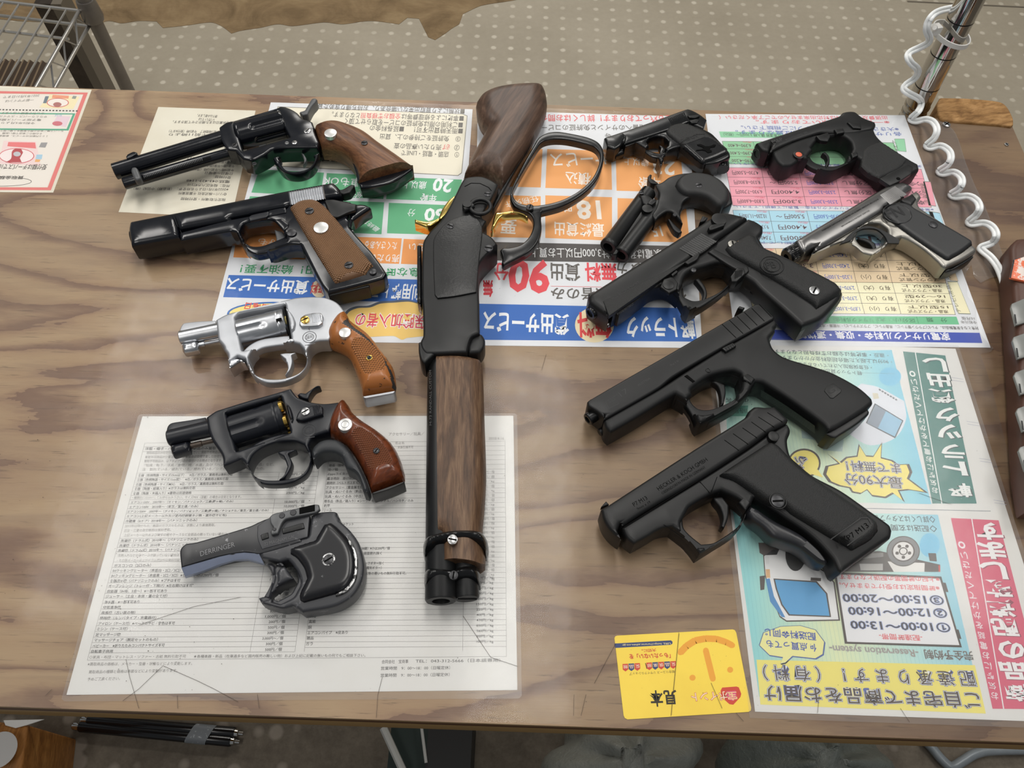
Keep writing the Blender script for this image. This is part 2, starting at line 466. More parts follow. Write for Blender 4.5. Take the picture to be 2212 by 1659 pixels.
def tube(mat, pts, r, n=10, closed=False):
    P = [np.array(p, float) for p in pts]; vs, fs = [], []; m = len(P)
    up = np.array([0.13, 0.21, 1.0])
    for i in range(m):
        a = P[i-1] if (i or closed) else P[0]; b = P[(i+1) % m] if (i < m-1 or closed) else P[-1]
        d = (b-a)/max(1e-9, np.linalg.norm(b-a)); u = np.cross(d, up); u /= max(1e-9, np.linalg.norm(u)); v = np.cross(u, d)
        rr = r[i] if isinstance(r, (list, tuple)) else r
        for k in range(n):
            g = 2*math.pi*k/n; vs.append(tuple(P[i]+rr*(u*math.cos(g)+v*math.sin(g))))
    for i in range(m if closed else m-1):
        j = (i+1) % m
        for k in range(n): fs.append((i*n+k, i*n+(k+1) % n, j*n+(k+1) % n, j*n+k))
    if not closed: fs += [tuple(reversed(range(n))), tuple((m-1)*n+k for k in range(n))]
    return vs, fs, mat
def box(mat, c, s, rz=0.0):
    ca, sa = math.cos(rz), math.sin(rz); vs = []
    for x, y, z in ((-1, -1, -1), (1, -1, -1), (1, 1, -1), (-1, 1, -1), (-1, -1, 1), (1, -1, 1), (1, 1, 1), (-1, 1, 1)):
        a, b = x*s[0]/2, y*s[1]/2; vs.append((c[0]+a*ca-b*sa, c[1]+a*sa+b*ca, c[2]+z*s[2]/2))
    return vs, [(3, 2, 1, 0), (4, 5, 6, 7), (0, 1, 5, 4), (1, 2, 6, 5), (2, 3, 7, 6), (3, 0, 4, 7)], mat
def crom(pts, k=8):
    P = [np.array(p, float) for p in pts]; out = []
    for i in range(len(P)-1):
        a, b, c, d = P[max(0, i-1)], P[i], P[i+1], P[min(len(P)-1, i+2)]
        for q in range(k):
            t = q/k; out.append(.5*((2*b)+(c-a)*t+(2*a-5*b+4*c-d)*t*t+(3*b-a-3*c+d)*t**3))
    return out+[P[-1]]
_GL = {}
def glyphs(s, off=0.0):
    if (s, off) not in _GL:
        cu = bpy.data.curves.new('t', 'FONT'); cu.body = s; cu.resolution_u = 2; cu.offset = off; cu.size = 1.0
        ob = bpy.data.objects.new('t', cu); me = ob.to_mesh()
        v = np.array([x.co[:2] for x in me.vertices]).reshape(-1, 2); f = [tuple(p.vertices) for p in me.polygons]
        ob.to_mesh_clear(); bpy.data.objects.remove(ob); bpy.data.curves.remove(cu); _GL[(s, off)] = (v, f)
    return _GL[(s, off)]
def text(V, mat, s, p0, p1, h, z, off=0.0, grow=0.0, ref=None):
    """lettering on the plane z: runs p0 -> p1 (baseline, crop px), height h in crop px"""
    v, f = glyphs(s, off)
    if len(v) == 0: return [], [], mat
    base = glyphs(s, 0.0)[0] if off else v
    A = W(p0[0]*V[2]+V[0], p0[1]*V[2]+V[1], z); B = W(p1[0]*V[2]+V[0], p1[1]*V[2]+V[1], z)
    L = np.linalg.norm(B-A); ex = (B-A)/L; ey = np.array([-ex[1], ex[0], 0.0])
    a, b = PX((A+B)/2), PX((A+B)/2+ey*.001); hm = h*V[2]/math.hypot(a[0]-b[0], a[1]-b[1])*.001
    lo, hi = base.min(0), base.max(0); sx = L/max(1e-6, hi[0]-lo[0]); sy = hm/max(1e-6, hi[1]-lo[1])
    return [tuple(A+ex*(q[0]-lo[0])*sx+ey*(q[1]-lo[1])*sy) for q in v], f, mat
# ---------------------------------------------------------------- objects
class Thing:
    """an Empty at the thing's base that parents its parts"""
    def __init__(s, name, label, cat, loc, group=None):
        s.o = bpy.data.objects.new(name, None); COL.objects.link(s.o); s.o.location = loc; s.loc = np.array(loc, float)
        s.o.empty_display_size = .02
        s.o['label'] = label; s.o['category'] = cat
        if group: s.o['group'] = group
    def add(s, name, *prims, parent=None, label=None, sharp=38):
        o = mesh(name, prims, s.loc, sharp); o.location = (0, 0, 0); o.parent = parent or s.o
        if label: o['label'] = label
        return o
def mesh(name, prims, loc=(0, 0, 0), sharp=38):
    vs, fs, mi, mats = [], [], [], []; loc = np.array(loc, float)
    flat = []
    for p in prims: flat += p if isinstance(p, list) else [p]
    for v, f, m in flat:
        k = len(vs); vs += [tuple(np.array(x)-loc) for x in v]; fs += [tuple(i+k for i in x) for x in f]
        ms = m if isinstance(m, list) else [m]*len(f)
        for x in ms:
            if x not in mats: mats.append(x)
            mi.append(mats.index(x))
    me = bpy.data.meshes.new(name); me.from_pydata(vs, [], fs)
    for m in mats: me.materials.append(m)
    me.polygons.foreach_set('material_index', mi)
    me.polygons.foreach_set('use_smooth', [True]*len(fs)); me.update()
    me.set_sharp_from_angle(angle=math.radians(sharp))
    o = bpy.data.objects.new(name, me); COL.objects.link(o); o.location = loc; return o
def single(name, label, cat, prims, loc=(0, 0, 0), group=None, sharp=38):
    o = mesh(name, prims, loc, sharp)
    o['label'] = label; o['category'] = cat
    if group: o['group'] = group
    return o
def structure(name, prims, loc=(0, 0, 0)):
    o = mesh(name, prims, loc); o['kind'] = 'structure'; return o
I = (0.0, 0.0, 1.0)              # view transform of the whole photo
# ================================================================ floor
def floor_material():
    t = NT('dotted_vinyl_floor'); c = t.n('ShaderNodeTexCoord'); s = t.n('ShaderNodeSeparateXYZ'); t.l(c.outputs['Object'], s.inputs[0])
    def cell(o, off): return t.math('SUBTRACT', t.math('FRACT', t.math('DIVIDE', t.math('ADD', o, off), .0438)), .5)
    wv = t.noise(t.coord(), 260, 2)
    u = cell(s.outputs[0], .95238+.0219+4.38); v = cell(s.outputs[1], -1.62279+.0219+4.38)
    d = t.math('SQRT', t.math('ADD', t.math('MULTIPLY', u, u), t.math('MULTIPLY', v, v)))
    d = t.math('MULTIPLY_ADD', t.math('SUBTRACT', wv, .5), .08, d)
    dot = t.ramp(d, [(.105, (1, 1, 1, 1)), (.19, (0, 0, 0, 1))])
    co = t.coord(); big = t.noise(co, 3.2, 5, .6); fine = t.noise(co, 70, 5, .65); grit = t.noise(co, 420, 2)
    base = t.ramp(big, [(.25, rgb(145, 136, 119)), (.55, rgb(158, 149, 132)), (.8, rgb(166, 157, 140))])
    base = t.mix(t.math('MULTIPLY', fine, .30), base, rgb(112, 103, 88))
    wear = t.ramp(t.noise(co, 9, 4), [(.3, (.25, .25, .25, 1)), (.7, (.9, .9, .9, 1))])
    col = t.mix(t.math('MULTIPLY', dot, t.math('MULTIPLY', wear, .70)), base, rgb(208, 200, 184))
    # scuffs
    sc = t.noise(t.coord((3, 22, 1), (0, 0, .9)), 5, 6, .7); sc = t.ramp(sc, [(.70, (0, 0, 0, 1)), (.78, (1, 1, 1, 1))])
    col = t.mix(t.math('MULTIPLY', sc, .28), col, rgb(88, 78, 66))
    t.set(col, t.math('MULTIPLY_ADD', fine, .2, .42), 0, .35); t.bump(grit, .12, .0005); return t.m
def shaded_floor_material():  # same floor, dirty, with shade of counter and bystander painted into its colour
    t = NT('dirty_floor_painted_shade'); co = t.coord(); n = t.noise(co, 22, 8, .7); g = t.noise(co, 230, 4, .6)
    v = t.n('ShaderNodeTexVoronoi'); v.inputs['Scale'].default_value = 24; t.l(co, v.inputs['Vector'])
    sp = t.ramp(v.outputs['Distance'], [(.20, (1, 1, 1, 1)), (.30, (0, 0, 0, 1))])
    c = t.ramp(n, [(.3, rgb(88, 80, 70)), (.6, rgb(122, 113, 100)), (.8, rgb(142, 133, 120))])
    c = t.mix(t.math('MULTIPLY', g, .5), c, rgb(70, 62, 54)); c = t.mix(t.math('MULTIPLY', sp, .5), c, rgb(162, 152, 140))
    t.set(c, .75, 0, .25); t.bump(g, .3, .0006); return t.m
def worn_ground():
    t = NT('bare_brown_subfloor'); co = t.coord(); n = t.noise(co, 9, 7, .65, .6); g = t.noise(t.coord((4, 30, 4)), 8, 5, .6)
    c = t.ramp(n, [(.28, rgb(96, 78, 54)), (.5, rgb(134, 112, 82)), (.75, rgb(160, 138, 104))])
    c = t.mix(t.math('MULTIPLY', g, .5), c, rgb(84, 68, 50)); t.set(c, .8, 0, .2); t.bump(n, .3, .001); return t.m
FLOOR = floor_material(); SHADED_FLOOR = shaded_floor_material(); BARE = worn_ground()
structure('floor', [box(FLOOR, (0, 2.2, -.01), (6.0, 3.7, .02)), box(SHADED_FLOOR, (0, -.85, -.01), (6.0, 2.4, .02))])  # front zone carries the painted shade
def ground_patch(name, pts, mat, h):
    q, _ = smooth(pts, 30, 6); return poly_patch(q, mat, h)
def poly_patch(q, mat, h):
    loop = [W(p[0], p[1], -700+h) for p in q]; v, f = poly_fill([loop], -700, -700+h, .1, 1); return v, f, mat
edge = [(-90, 30), (40, 45), (120, 48), (205, 52), (235, 45), (262, 50), (300, 45), (338, 46), (352, 60), (400, 55), (455, 48), (478, 56), (500, 72),
        (520, 66), (560, 60), (600, 52), (632, 56), (700, 48), (740, 52), (800, 45), (862, 52), (880, 38), (905, 40), (925, 80), (940, 86), (962, 72), (975, 62),
        (992, 52), (1000, 30), (1040, 12), (1100, 2), (1180, -12), (1180, -60), (-120, -60)]
structure('trim_2', [ground_patch('p', edge, BARE, .9)])
# the joint line between two vinyl lengths at the far right
structure('trim_1', [lines(I, plain('seam_dark', rgb(96, 88, 76), .8), [((1960, 3), (2240, 17))], -699.6, 5, .5)])
structure('wall_back', [box(plain('pale_wall_paint', rgb(206, 202, 192), .7), (0, 4.0, 1.35), (6.0, .1, 2.7))])
# ================================================================ counter
def table_material():
    t = NT('old_plywood_counter')
    def gr(sx, sy, det, rg, dist, ro=0.012, off=0.0):
        v = t.coord((sx, sy, 1), (0, 0, ro)); return t.noise(v, 1.0, det, rg, dist)
    big = gr(1.5, 6.5, 2, .40, .8, .03); rag = gr(16, 70, 4, .65, .3); mid = gr(9, 90, 6, .6, .6); fin = gr(30, 480, 4, .6, .2); spl = t.noise(t.coord(), 4.5, 5, .6)
    lay = t.math('FRACT', t.math('MULTIPLY_ADD', big, 9.0, t.math('MULTIPLY', rag, .55)))
    c = t.ramp(lay, [(.0, rgb(116, 89, 72)), (.10, rgb(122, 95, 76)), (.22, rgb(140, 113, 89)), (.34, rgb(158, 132, 102)), (.62, rgb(164, 139, 108)), (.90, rgb(154, 127, 98)), (1, rgb(140, 112, 88))])
    c = t.mix(t.math('MULTIPLY', t.ramp(mid, [(.34, (1, 1, 1, 1)), (.52, (0, 0, 0, 1))]), .30), c, rgb(112, 88, 70))
    c = t.mix(t.math('MULTIPLY', t.ramp(fin, [(.30, (1, 1, 1, 1)), (.40, (0, 0, 0, 1))]), .60), c, rgb(80, 62, 50))
    c = t.mix(t.math('MULTIPLY', t.ramp(spl, [(.42, (0, 0, 0, 1)), (.72, (1, 1, 1, 1))]), .40), c, rgb(140, 124, 106))
    bl = t.ramp(t.noise(t.coord((1, 1, 1), (0, 0, 0)), 7.0, 3, .5), [(.70, (0, 0, 0, 1)), (.80, (1, 1, 1, 1))]); c = t.mix(t.math('MULTIPLY', bl, .22), c, rgb(92, 96, 98))
    # the board is darker and browner towards its right end
    s = t.n('ShaderNodeSeparateXYZ'); cc = t.n('ShaderNodeTexCoord'); t.l(cc.outputs['Object'], s.inputs[0])
    k = t.ramp(t.math('MULTIPLY_ADD', t.noise(t.coord(), 7, 4), .18, s.outputs[0]), [(.02, (0, 0, 0, 1)), (.52, (1, 1, 1, 1))])
    c = t.mix(t.math('MULTIPLY', k, .85), c, t.mix(.80, c, rgb(150, 132, 116), 'MULTIPLY'))
    t.set(c, t.math('MULTIPLY_ADD', mid, .2, .38), 0, .4); t.bump(fin, .22, .0005); return t.m
def ply_edge():
    t = NT('plywood_edge'); s = t.n('ShaderNodeSeparateXYZ'); c = t.n('ShaderNodeTexCoord'); t.l(c.outputs['Object'], s.inputs[0])
    w = t.noise(t.coord((14, 14, 60)), 3, 5, .7)
    z = t.math('MULTIPLY_ADD', w, .0022, s.outputs[2])
    c0 = t.ramp(t.math('DIVIDE', t.math('ADD', z, .0340), .0340), [(0, rgb(150, 120, 76)), (.62, rgb(168, 136, 88)), (.68, rgb(74, 46, 30)), (.88, rgb(96, 64, 42)), (.91, rgb(168, 140, 104)), (1, rgb(170, 144, 112))])
    c0.node.color_ramp.interpolation = 'LINEAR'
    n = t.noise(t.coord((20, 60, 60)), 4, 6, .7); t.set(t.mix(t.math('MULTIPLY', n, .5), c0, rgb(98, 72, 44)), .7, 0, .2); return t.m
TABLE = table_material(); EDGE = ply_edge()
tt = Thing('counter_table', 'long weathered plywood counter with layered edge, carrying all the handguns and notices', 'table', (0, .38, T))
x0, x1, y0, y1 = -1.0, .515, .0775, .684
v = [(x0, y0, 0), (x1, y0, 0), (x1, y1, 0), (x0, y1, 0), (x0, y0, -.0340), (x1, y0, -.0340), (x1, y1, -.0340), (x0, y1, -.0340)]
v = [(a, b, c+T) for a, b, c in v]
tt.add('table_top', (v, [(0, 1, 2, 3), (7, 6, 5, 4), (4, 5, 1, 0), (5, 6, 2, 1), (6, 7, 3, 2), (7, 4, 0, 3)], [TABLE, EDGE, EDGE, EDGE, EDGE, EDGE]))
LEGW = plain('leg_timber', rgb(120, 96, 70), .7)
for lx, ly in ((-.93, .30), (.40, .30), (-.93, .64), (.34, .60)):
    tt.add('leg', box(LEGW, (lx, ly, (T-.0340)/2), (.06, .06, T-.0340)))
# ================================================================ papers
LV = .035
class Sheet:
    """one printed sheet: a single mesh, its print laid on in very thin layers"""
    def __init__(s, z): s.z = z; s.p = []
    def q(s, pts, col, lv, sm=False):
        if sm: pts, _ = smooth(pts, 50, 3)
        loop = [W(p[0], p[1], s.z) for p in pts]
        o = np.mean(np.array(loop), axis=0); z = T+(s.z+lv*LV)*.001
        if len(pts) > 4:
            r = delaunay_2d_cdt([Vector((a[0]-o[0], a[1]-o[1]))*1000 for a in loop], [(i, (i+1) % len(loop)) for i in range(len(loop))], [], 1, 1e-6)
            v = [(a.x*.001+o[0], a.y*.001+o[1], z) for a in r[0]]; f = [tuple(x) for x in r[2]]
        else: v = [(a[0], a[1], z) for a in loop]; f = [tuple(range(len(loop)))]
        s.p.append((v, f, col if not isinstance(col, tuple) else paint(*col)))
    def body(s, corners, col, th=.12):
        c = [W(p[0], p[1], s.z) for p in corners]
        v = [(a[0], a[1], T+s.z*.001) for a in c]+[(a[0], a[1], T+(s.z-th)*.001) for a in c]
        s.p.append((v, [(0, 1, 2, 3), (7, 6, 5, 4), (0, 4, 5, 1), (1, 5, 6, 2), (2, 6, 7, 3), (3, 7, 4, 0)], col))
    def t(s, body, p0, p1, h, col, lv=3, off=0.0):
        if p0[0]-p1[0] > abs(p0[1]-p1[1]): p0, p1 = (p0[0], p0[1]-h), (p1[0], p1[1]-h)   # upside-down line: y was read at its lower edge
        s.p.append(text(I, paint(*col), body, p0, p1, h, s.z+lv*LV, off))
    def ln(s, a, b, w, col, lv=2):
        v, f, m = lines(I, paint(*col), [(a, b)], s.z+lv*LV, w, .012); s.p.append((v, f, m))
    def ell(s, c, rx, ry, col, lv, n=28, rot=0):
        s.q([(c[0]+rx*math.cos(2*math.pi*k/n)*math.cos(rot)-ry*math.sin(2*math.pi*k/n)*math.sin(rot), c[1]+rx*math.cos(2*math.pi*k/n)*math.sin(rot)+ry*math.sin(2*math.pi*k/n)*math.cos(rot)) for k in range(n)], col, lv)
    def done(s, name, label, cat, group=None):
        return single(name, label, cat, s.p, tuple(np.mean(np.array(s.p[0][0]), axis=0)), group)
def paper_mat(name, col, stain=None, amt=.2):
    t = NT(name); co = t.coord(); n = t.noise(co, 14, 5, .6)
    c = t.mix(t.math('MULTIPLY', t.ramp(n, [(.45, (0, 0, 0, 1)), (.8, (1, 1, 1, 1))]), amt), col, stain or rgb(205, 198, 180))
    f = t.noise(co, 520, 2); k = t.ramp(f, [(.735, (0, 0, 0, 1)), (.75, (1, 1, 1, 1))])
    t.set(t.mix(t.math('MULTIPLY', k, .35), c, rgb(70, 60, 50)), .5, 0, .3); return t.m
def grad_mat(name, stops, ang, a, b, axis=0):
    t = NT(name); c = t.n('ShaderNodeTexCoord'); s = t.n('ShaderNodeSeparateXYZ'); t.l(c.outputs['Object'], s.inputs[0])
    n = t.noise(t.coord(), 16, 3); u = t.math('MULTIPLY_ADD', t.math('SUBTRACT', n, .5), .02, s.outputs[axis])
    f = t.math('DIVIDE', t.math('SUBTRACT', u, a), b-a)
    col = t.ramp(f, stops)
    w = t.math('FRACT', t.math('DIVIDE', s.outputs[0], .0029)); k = t.ramp(w, [(.0, (1, 1, 1, 1)), (.22, (0, 0, 0, 1))])
    t.set(t.mix(t.math('MULTIPLY', k, .32), col, rgb(120, 178, 190)), .55, 0, .25); return t.m
WHITE = paper_mat('white_paper', rgb(226, 225, 222), rgb(206, 200, 184), .25)
WHITE2 = paper_mat('white_poster_paper', rgb(222, 224, 228), rgb(212, 208, 198), .25)
CREAM = paper_mat('cream_paper', rgb(226, 221, 205), rgb(196, 184, 158), .4)
K = (62, 58, 54); GR = (118, 114, 108)
# ---- red bordered notice, upper left (upside down)
s = Sheet(.15); s.body([(-190, 178), (198, 194), (115, 416), (-330, 412)], CREAM)
pink, green = (222, 128, 124), (96, 170, 140)
def frame(sh, o, i, col, lv): 
    for a in range(4): sh.q([o[a], o[(a+1) % 4], i[(a+1) % 4], i[a]], col, lv)
frame(s, [(-176, 194), (190, 200), (110, 411), (-300, 409)], [(-170, 200), (180, 204), (103, 405), (-295, 403)], pink, 1)
s.q([(-165, 201), (179, 205), (102, 404), (-293, 402)], (232, 225, 216), 1)
s.q([(85, 232), (108, 204), (172, 209), (158, 236)], (238, 226, 186), 2)
s.ell((125, 222), 24, 10, (214, 120, 116), 3); s.ell((125, 222), 22, 8.6, (238, 230, 222), 4); s.ell((124, 226), 9, 5, (176, 120, 116), 5)
s.q([(93, 223), (98, 208), (106, 208), (100, 223)], (118, 130, 140), 3); s.q([(155, 213), (158, 207), (166, 208), (163, 214)], (150, 156, 150), 3)
s.q([(112, 212), (114, 205), (149, 207), (148, 213)], (232, 160, 130), 3)
s.t('2021年3月31日まで', (86, 210), (8, 213), 6, GR, 3); s.t('一部デザインは', (74, 219), (12, 222), 6, GR, 3)
for k in range(28): s.q([(168-k*7.2, 238.5-k*.12), (164-k*7.2, 238.5-k*.12), (163.5-k*7.2, 241-k*.12), (167.5-k*7.2, 241-k*.12)], (80, 78, 74), 2)
frame(s, [(-160, 242), (163, 245), (148, 282), (-178, 279)], [(-156, 244.5), (157, 247.5), (144, 278.5), (-173, 276)], green, 2)
s.q([(113, 268), (124, 250), (152, 252), (142, 275)], (228, 206, 214), 2); s.ell((124, 267), 11, 5, (206, 122, 130), 3); s.t('ちば', (135, 252), (119, 252), 5, (140, 180, 214), 3)
for k, (a, b, c) in enumerate([('かじ引き登録で当ります', 96, 4), ('やりとりーバス・スマイル会', 103, -10), ('電子版チーバス開始', 90, -6), ('令和5年5月より', 77, 4)]):
    s.t(a, (b, 248+k*7), (c, 247+k*7), 5.2, GR, 3)
for k, (a, b, c) in enumerate([('ちーバス様ご来店の際お客様本人様に限り', 138, 2), ('その時のご来店で使い放題', 92, 6), ('１００円割引のサービス、新規会員', 104, -8)]):
    s.t(a, (b, 285.5+k*5.6), (c, 284.5+k*5.6), 4.4, GR, 3)
s.q([(0, 338), (8, 304), (78, 306), (88, 358), (0, 354)], (236, 212, 210), 2)
s.ell((36, 337), 38, 16.5, (206, 84, 92), 3); s.ell((36, 337), 36.4, 15.2, (240, 228, 226), 4)
s.q([(12, 351), (24, 343), (26, 328), (32, 322), (46, 322), (50, 330), (43, 342), (47, 351)], (184, 88, 92), 5, True); s.ell((37, 333), 8, 5.2, (196, 196, 200), 6)
s.q([(16, 316), (18, 307), (76, 308), (78, 321)], (228, 130, 130), 3); s.q([(84, 318), (89, 308), (103, 308), (98, 319)], (158, 156, 156), 3)
s.q([(77, 344), (79, 334), (92, 334), (90, 344)], (170, 204, 222), 3); s.q([(75, 350), (77, 344), (88, 345), (85, 350)], (232, 178, 120), 3)
s.t('受付額はチーバスで10', (103, 368), (0, 367), 13, (84, 78, 74), 3, .01); s.t('買取金額', (52, 388), (0, 388), 8, (84, 78, 74), 3, .01)
for k in range(20):
    a, b = math.pi*(k/19*1.25-.62), math.pi*((k+1)/19*1.25-.62)
    s.ln((4+64*math.cos(a), 392+10*math.sin(a)), (4+64*math.cos(b), 392+10*math.sin(b)), .5, (96, 92, 90), 4)
s.done('printed_notice', 'red-bordered printed notice with green box, cut off by the left edge of the photo', 'notice')
# ---- cream office notice (upside down)
s = Sheet(.15); s.body([(342, 231), (552, 239), (500, 470), (256, 458)], CREAM)
KK = (90, 86, 82)
rows = [('限り込み致します。', 470, 427, 254), ('い方いては', 464, 430, 262), ('休・臨時休業日はまた掲示させて頂きます。', 520, 374, 268), ('※ただし最終日時　午前1時間終了　午前5時（受付8まで）', 530, 366, 288), ('※第二月曜・午前11時より', 530, 366, 295),
        ('臨時日＋（昼休み。お電話等）', 510, 440, 340), ('※臨時休業日に限りご不便をお掛けします', 512, 405, 346.5), ('※日曜・祝日・年末年始・お盆休み', 508, 408, 353), ('午後1時～午後5時まで（受付開始）', 507, 404, 361.5), ('午前9時～午前12時（受付終了）', 506, 400, 370),
        ('日曜日～金曜日', 503, 444, 378), ('受付時間：', 500, 462, 386), ('電話:043-423-1148', 497, 404, 395), ('所在：稲毛区六方町210', 497, 406, 404), ('※2022年7月1日より名称変更：（新名称）中田紀（株）', 494, 290, 412), ('◎リバー株式会社 千葉営業所', 490, 386, 422), ('指定引取場所・受付時間', 488, 392, 434)]
for a, b, c, y in rows: s.t(a, (b, y+1), (c, y-1.5), 6.4, KK, 2, .006)
s.done('printed_notice', 'cream sheet of office hours under the long-barrelled western revolver', 'notice')
# ---- green and blue truck rental poster, left of the rifle (upside down)
s = Sheet(.25); s.body([(585, 221), (1021, 236), (985, 742), (447, 735)], WHITE2)
G1, O1, B1 = (104, 178, 134), (230, 156, 92), (62, 110, 186)
cr = (232, 226, 208)
s.q([(600, 230), (1000, 246), (1010, 250), (998, 374), (990, 380), (560, 358)], (140, 136, 128), 1); s.q([(601, 231.5), (999, 247), (1008.5, 251), (996.5, 373), (989, 378.5), (562, 356)], cr, 2)
RD = (214, 88, 96)
for a, b, c, y, h in [('■状態により買取出来ない場合あり、お持ち帰り含めた貸出', 1004, 676, 247, 12.5), ('■事故による修理費等は', 1002, 868, 262.5, 12.5), ('■ご利用の際は免許証のコピーを取らせて頂く', 1000, 746, 277, 13), ('■雨天時貸出不可！　■延長料金の', 1000, 800, 290, 13),
                   ('③　免許証をご持参の上、貸出', 995, 822, 307, 12.5), ('②', 993, 982, 325, 12), ('売りたい商品の査', 954, 852, 325, 12.5), ('①　店頭・電話・LINEで', 992, 868, 341, 12.5)]:
    s.t(a, (b, y), (c, y-.035*(b-c)), h, GR, 3, .008)
s.t('全額お客様負担', (866, 258), (780, 256), 12.5, (224, 120, 120), 3, .008); s.t('となります。', (778, 256), (718, 253), 12, GR, 3, .006)
s.t('必ず', (972, 324), (957, 323.5), 12, (224, 120, 120), 3, .01)
s.t('注意事項', (776, 352), (655, 347), 16, (96, 92, 86), 3, .02)
def cell(a, b, c, d, col): s.q([a, b, c, d], col, 1)
cell((840, 382), (998, 388), (990, 436), (834, 430), G1); cell((706, 374), (836, 380), (828, 430), (700, 424), G1); cell((560, 366), (700, 373), (692, 424), (543, 416), G1)
cell((840, 438), (988, 444), (980, 508), (836, 504), G1); cell((700, 432), (830, 437), (824, 506), (688, 500), G1); cell((540, 424), (690, 430), (684, 500), (518, 494), G1)
cell((872, 516), (978, 520), (970, 574), (866, 570), O1); cell((745, 511), (868, 515), (862, 570), (736, 566), O1); cell((626, 506), (742, 510), (732, 562), (622, 560), O1); cell((512, 502), (622, 505), (618, 560), (504, 556), O1)
WH = (236, 238, 240)
s.t('20', (978, 416), (940, 412), 27, WH, 3, .03); s.t('歳以上', (922, 409), (872, 407), 17, WH, 3, .01); s.t('年齢', (944, 436), (909, 434), 16, WH, 3, .01)
s.t('AT車もOK', (812, 406), (700, 402), 21, WH, 3, .006); s.t('予約', (808, 426), (760, 428), 14, WH, 3, .006); s.t('60', (962, 478), (920, 476), 26, WH, 3, .03); s.t('分', (898, 468), (882, 467), 16, WH, 3)
s.t('最終貸出・', (822, 506), (770, 470), 12, WH, 3, .006); s.t('売りたい', (863, 567), (800, 565), 17, WH, 3, .008); s.t('たくさんある', (858, 540), (790, 537), 17, WH, 3, .004); s.t('まとい', (935, 545), (885, 540), 16, WH, 3, .006); s.t('急な時も', (660, 540), (560, 530), 16, (240, 222, 206), 3, .004)
s.t('急な時に便利！500円！給油不要！', (908, 598), (522, 590), 19, (70, 160, 110), 3, .012)
s.q([(494, 594), (984, 606), (976, 656), (482, 642)], B1, 1)
s.t('個人利用軽トラ', (958, 650), (806, 644), 33, WH, 3, .02); s.ell((690, 624), 18, 19, (238, 222, 190), 2); s.t('無料', (706, 636), (674, 634), 24, (206, 70, 70), 3, .02); s.t('貸出サービス', (668, 636), (494, 628), 29, WH, 3, .025)
s.ell((590, 678), 100, 26, (60, 110, 180), 2); s.ell((590, 678), 95, 22.5, (240, 222, 140), 3); s.t('日曜日', (580, 672), (532, 668), 15, (220, 100, 90), 4, .02)
bub = [(742, 700), (752, 676), (772, 666), (800, 664), (822, 656), (850, 654), (884, 652), (912, 658), (975, 660), (965, 722), (880, 730), (868, 734), (850, 726), (790, 728), (750, 724)]
s.q([(p[0]-4, p[1]-4) for p in bub], (92, 100, 112), 2, True); s.q(bub, (240, 204, 120), 3, True)
s.t('任意保険加入者の', (975, 712), (770, 706), 30, (244, 244, 244), 4, .055); s.t('任意保険加入者の', (975, 712), (770, 706), 30, (220, 84, 96), 6, .012)
s.done('truck_rental_poster', 'upside-down truck rental poster with green boxes and blue banner, left of the rifle', 'poster', 'truck rental posters')
# ---- orange and blue truck rental poster, right of the rifle (upside down)
s = Sheet(.25); s.body([(1032, 238), (1488, 252), (1517, 752), (1022, 746)], WHITE2)
OR = (236, 170, 108)
s.t('配達も承っております！詳しくはお問合せ', (1470, 264), (1150, 262), 15, (226, 108, 108), 3, .012); s.t('承諾書へのサインと免許証のコピーを', (1410, 282), (1154, 282), 13, GR, 3, .006); s.t('等', (1320, 300), (1306, 300), 12, GR, 3)
for a in [[(1042, 318), (1172, 322), (1168, 405), (1040, 402)], [(1182, 322), (1320, 326), (1322, 410), (1178, 406)], [(1330, 326), (1470, 330), (1478, 416), (1332, 412)], [(1040, 420), (1168, 424), (1168, 514), (1036, 512)], [(1178, 422), (1322, 426), (1322, 520), (1178, 514)], [(1334, 428), (1480, 432), (1490, 524), (1334, 520)]]: s.q(a, OR, 1)
WO = (244, 236, 226)
s.t('サービス', (1310, 356), (1188, 362), 30, WO, 3, .012); s.t('積込', (1276, 400), (1222, 396), 26, WO, 3, .012); s.t('18', (1294, 472), (1246, 472), 38, WO, 3, .03); s.t('時', (1234, 458), (1212, 458), 20, WO, 3, .01)
s.t('最終貸出', (1304, 512), (1198, 508), 29, WO, 3, .012); s.t('23', (1456, 378), (1412, 374), 28, WO, 3, .03); s.t('歳以上', (1402, 360), (1348, 356), 16, WO, 3, .004); s.t('年齢', (1426, 410), (1378, 408), 26, WO, 3, .008)
s.t('要', (1116, 505), (1084, 503), 30, WO, 3, .015); s.t('任務免許', (1160, 436), (1090, 450), 14, WO, 3, .004); s.t('15', (1426, 510), (1406, 512), 22, WO, 3, .02); s.t('分', (1390, 470), (1372, 470), 18, WO, 3)
s.q([(1036, 522), (1490, 532), (1496, 570), (1030, 562)], (88, 84, 82), 1)
s.t('※家電は税込合計3,000円以上お買上', (1440, 560), (1146, 556), 22, (226, 226, 226), 3, .006)
s.t('90', (1186, 630), (1104, 625), 64, (224, 84, 92), 3, .035); s.t('分', (1098, 604), (1068, 604), 36, (224, 84, 92), 3, .02); s.t('無料', (1330, 608), (1264, 606), 38, (224, 84, 92), 3, .03); s.t('貸出', (1252, 606), (1190, 604), 36, (104, 100, 96), 3, .02)
s.t('タカ', (1385, 596), (1335, 590), 28, (104, 100, 96), 3, .015); s.ln((1300, 620), (1190, 618), .4, (224, 100, 100), 3); s.t('任意保険加入者のみ', (1480, 650), (1190, 648), 27, (104, 100, 96), 3, .015); s.t('無', (1064, 640), (1044, 640), 34, (206, 60, 70), 3, .03)
s.q([(1032, 656), (1496, 666), (1506, 738), (1026, 734)], B1, 1)
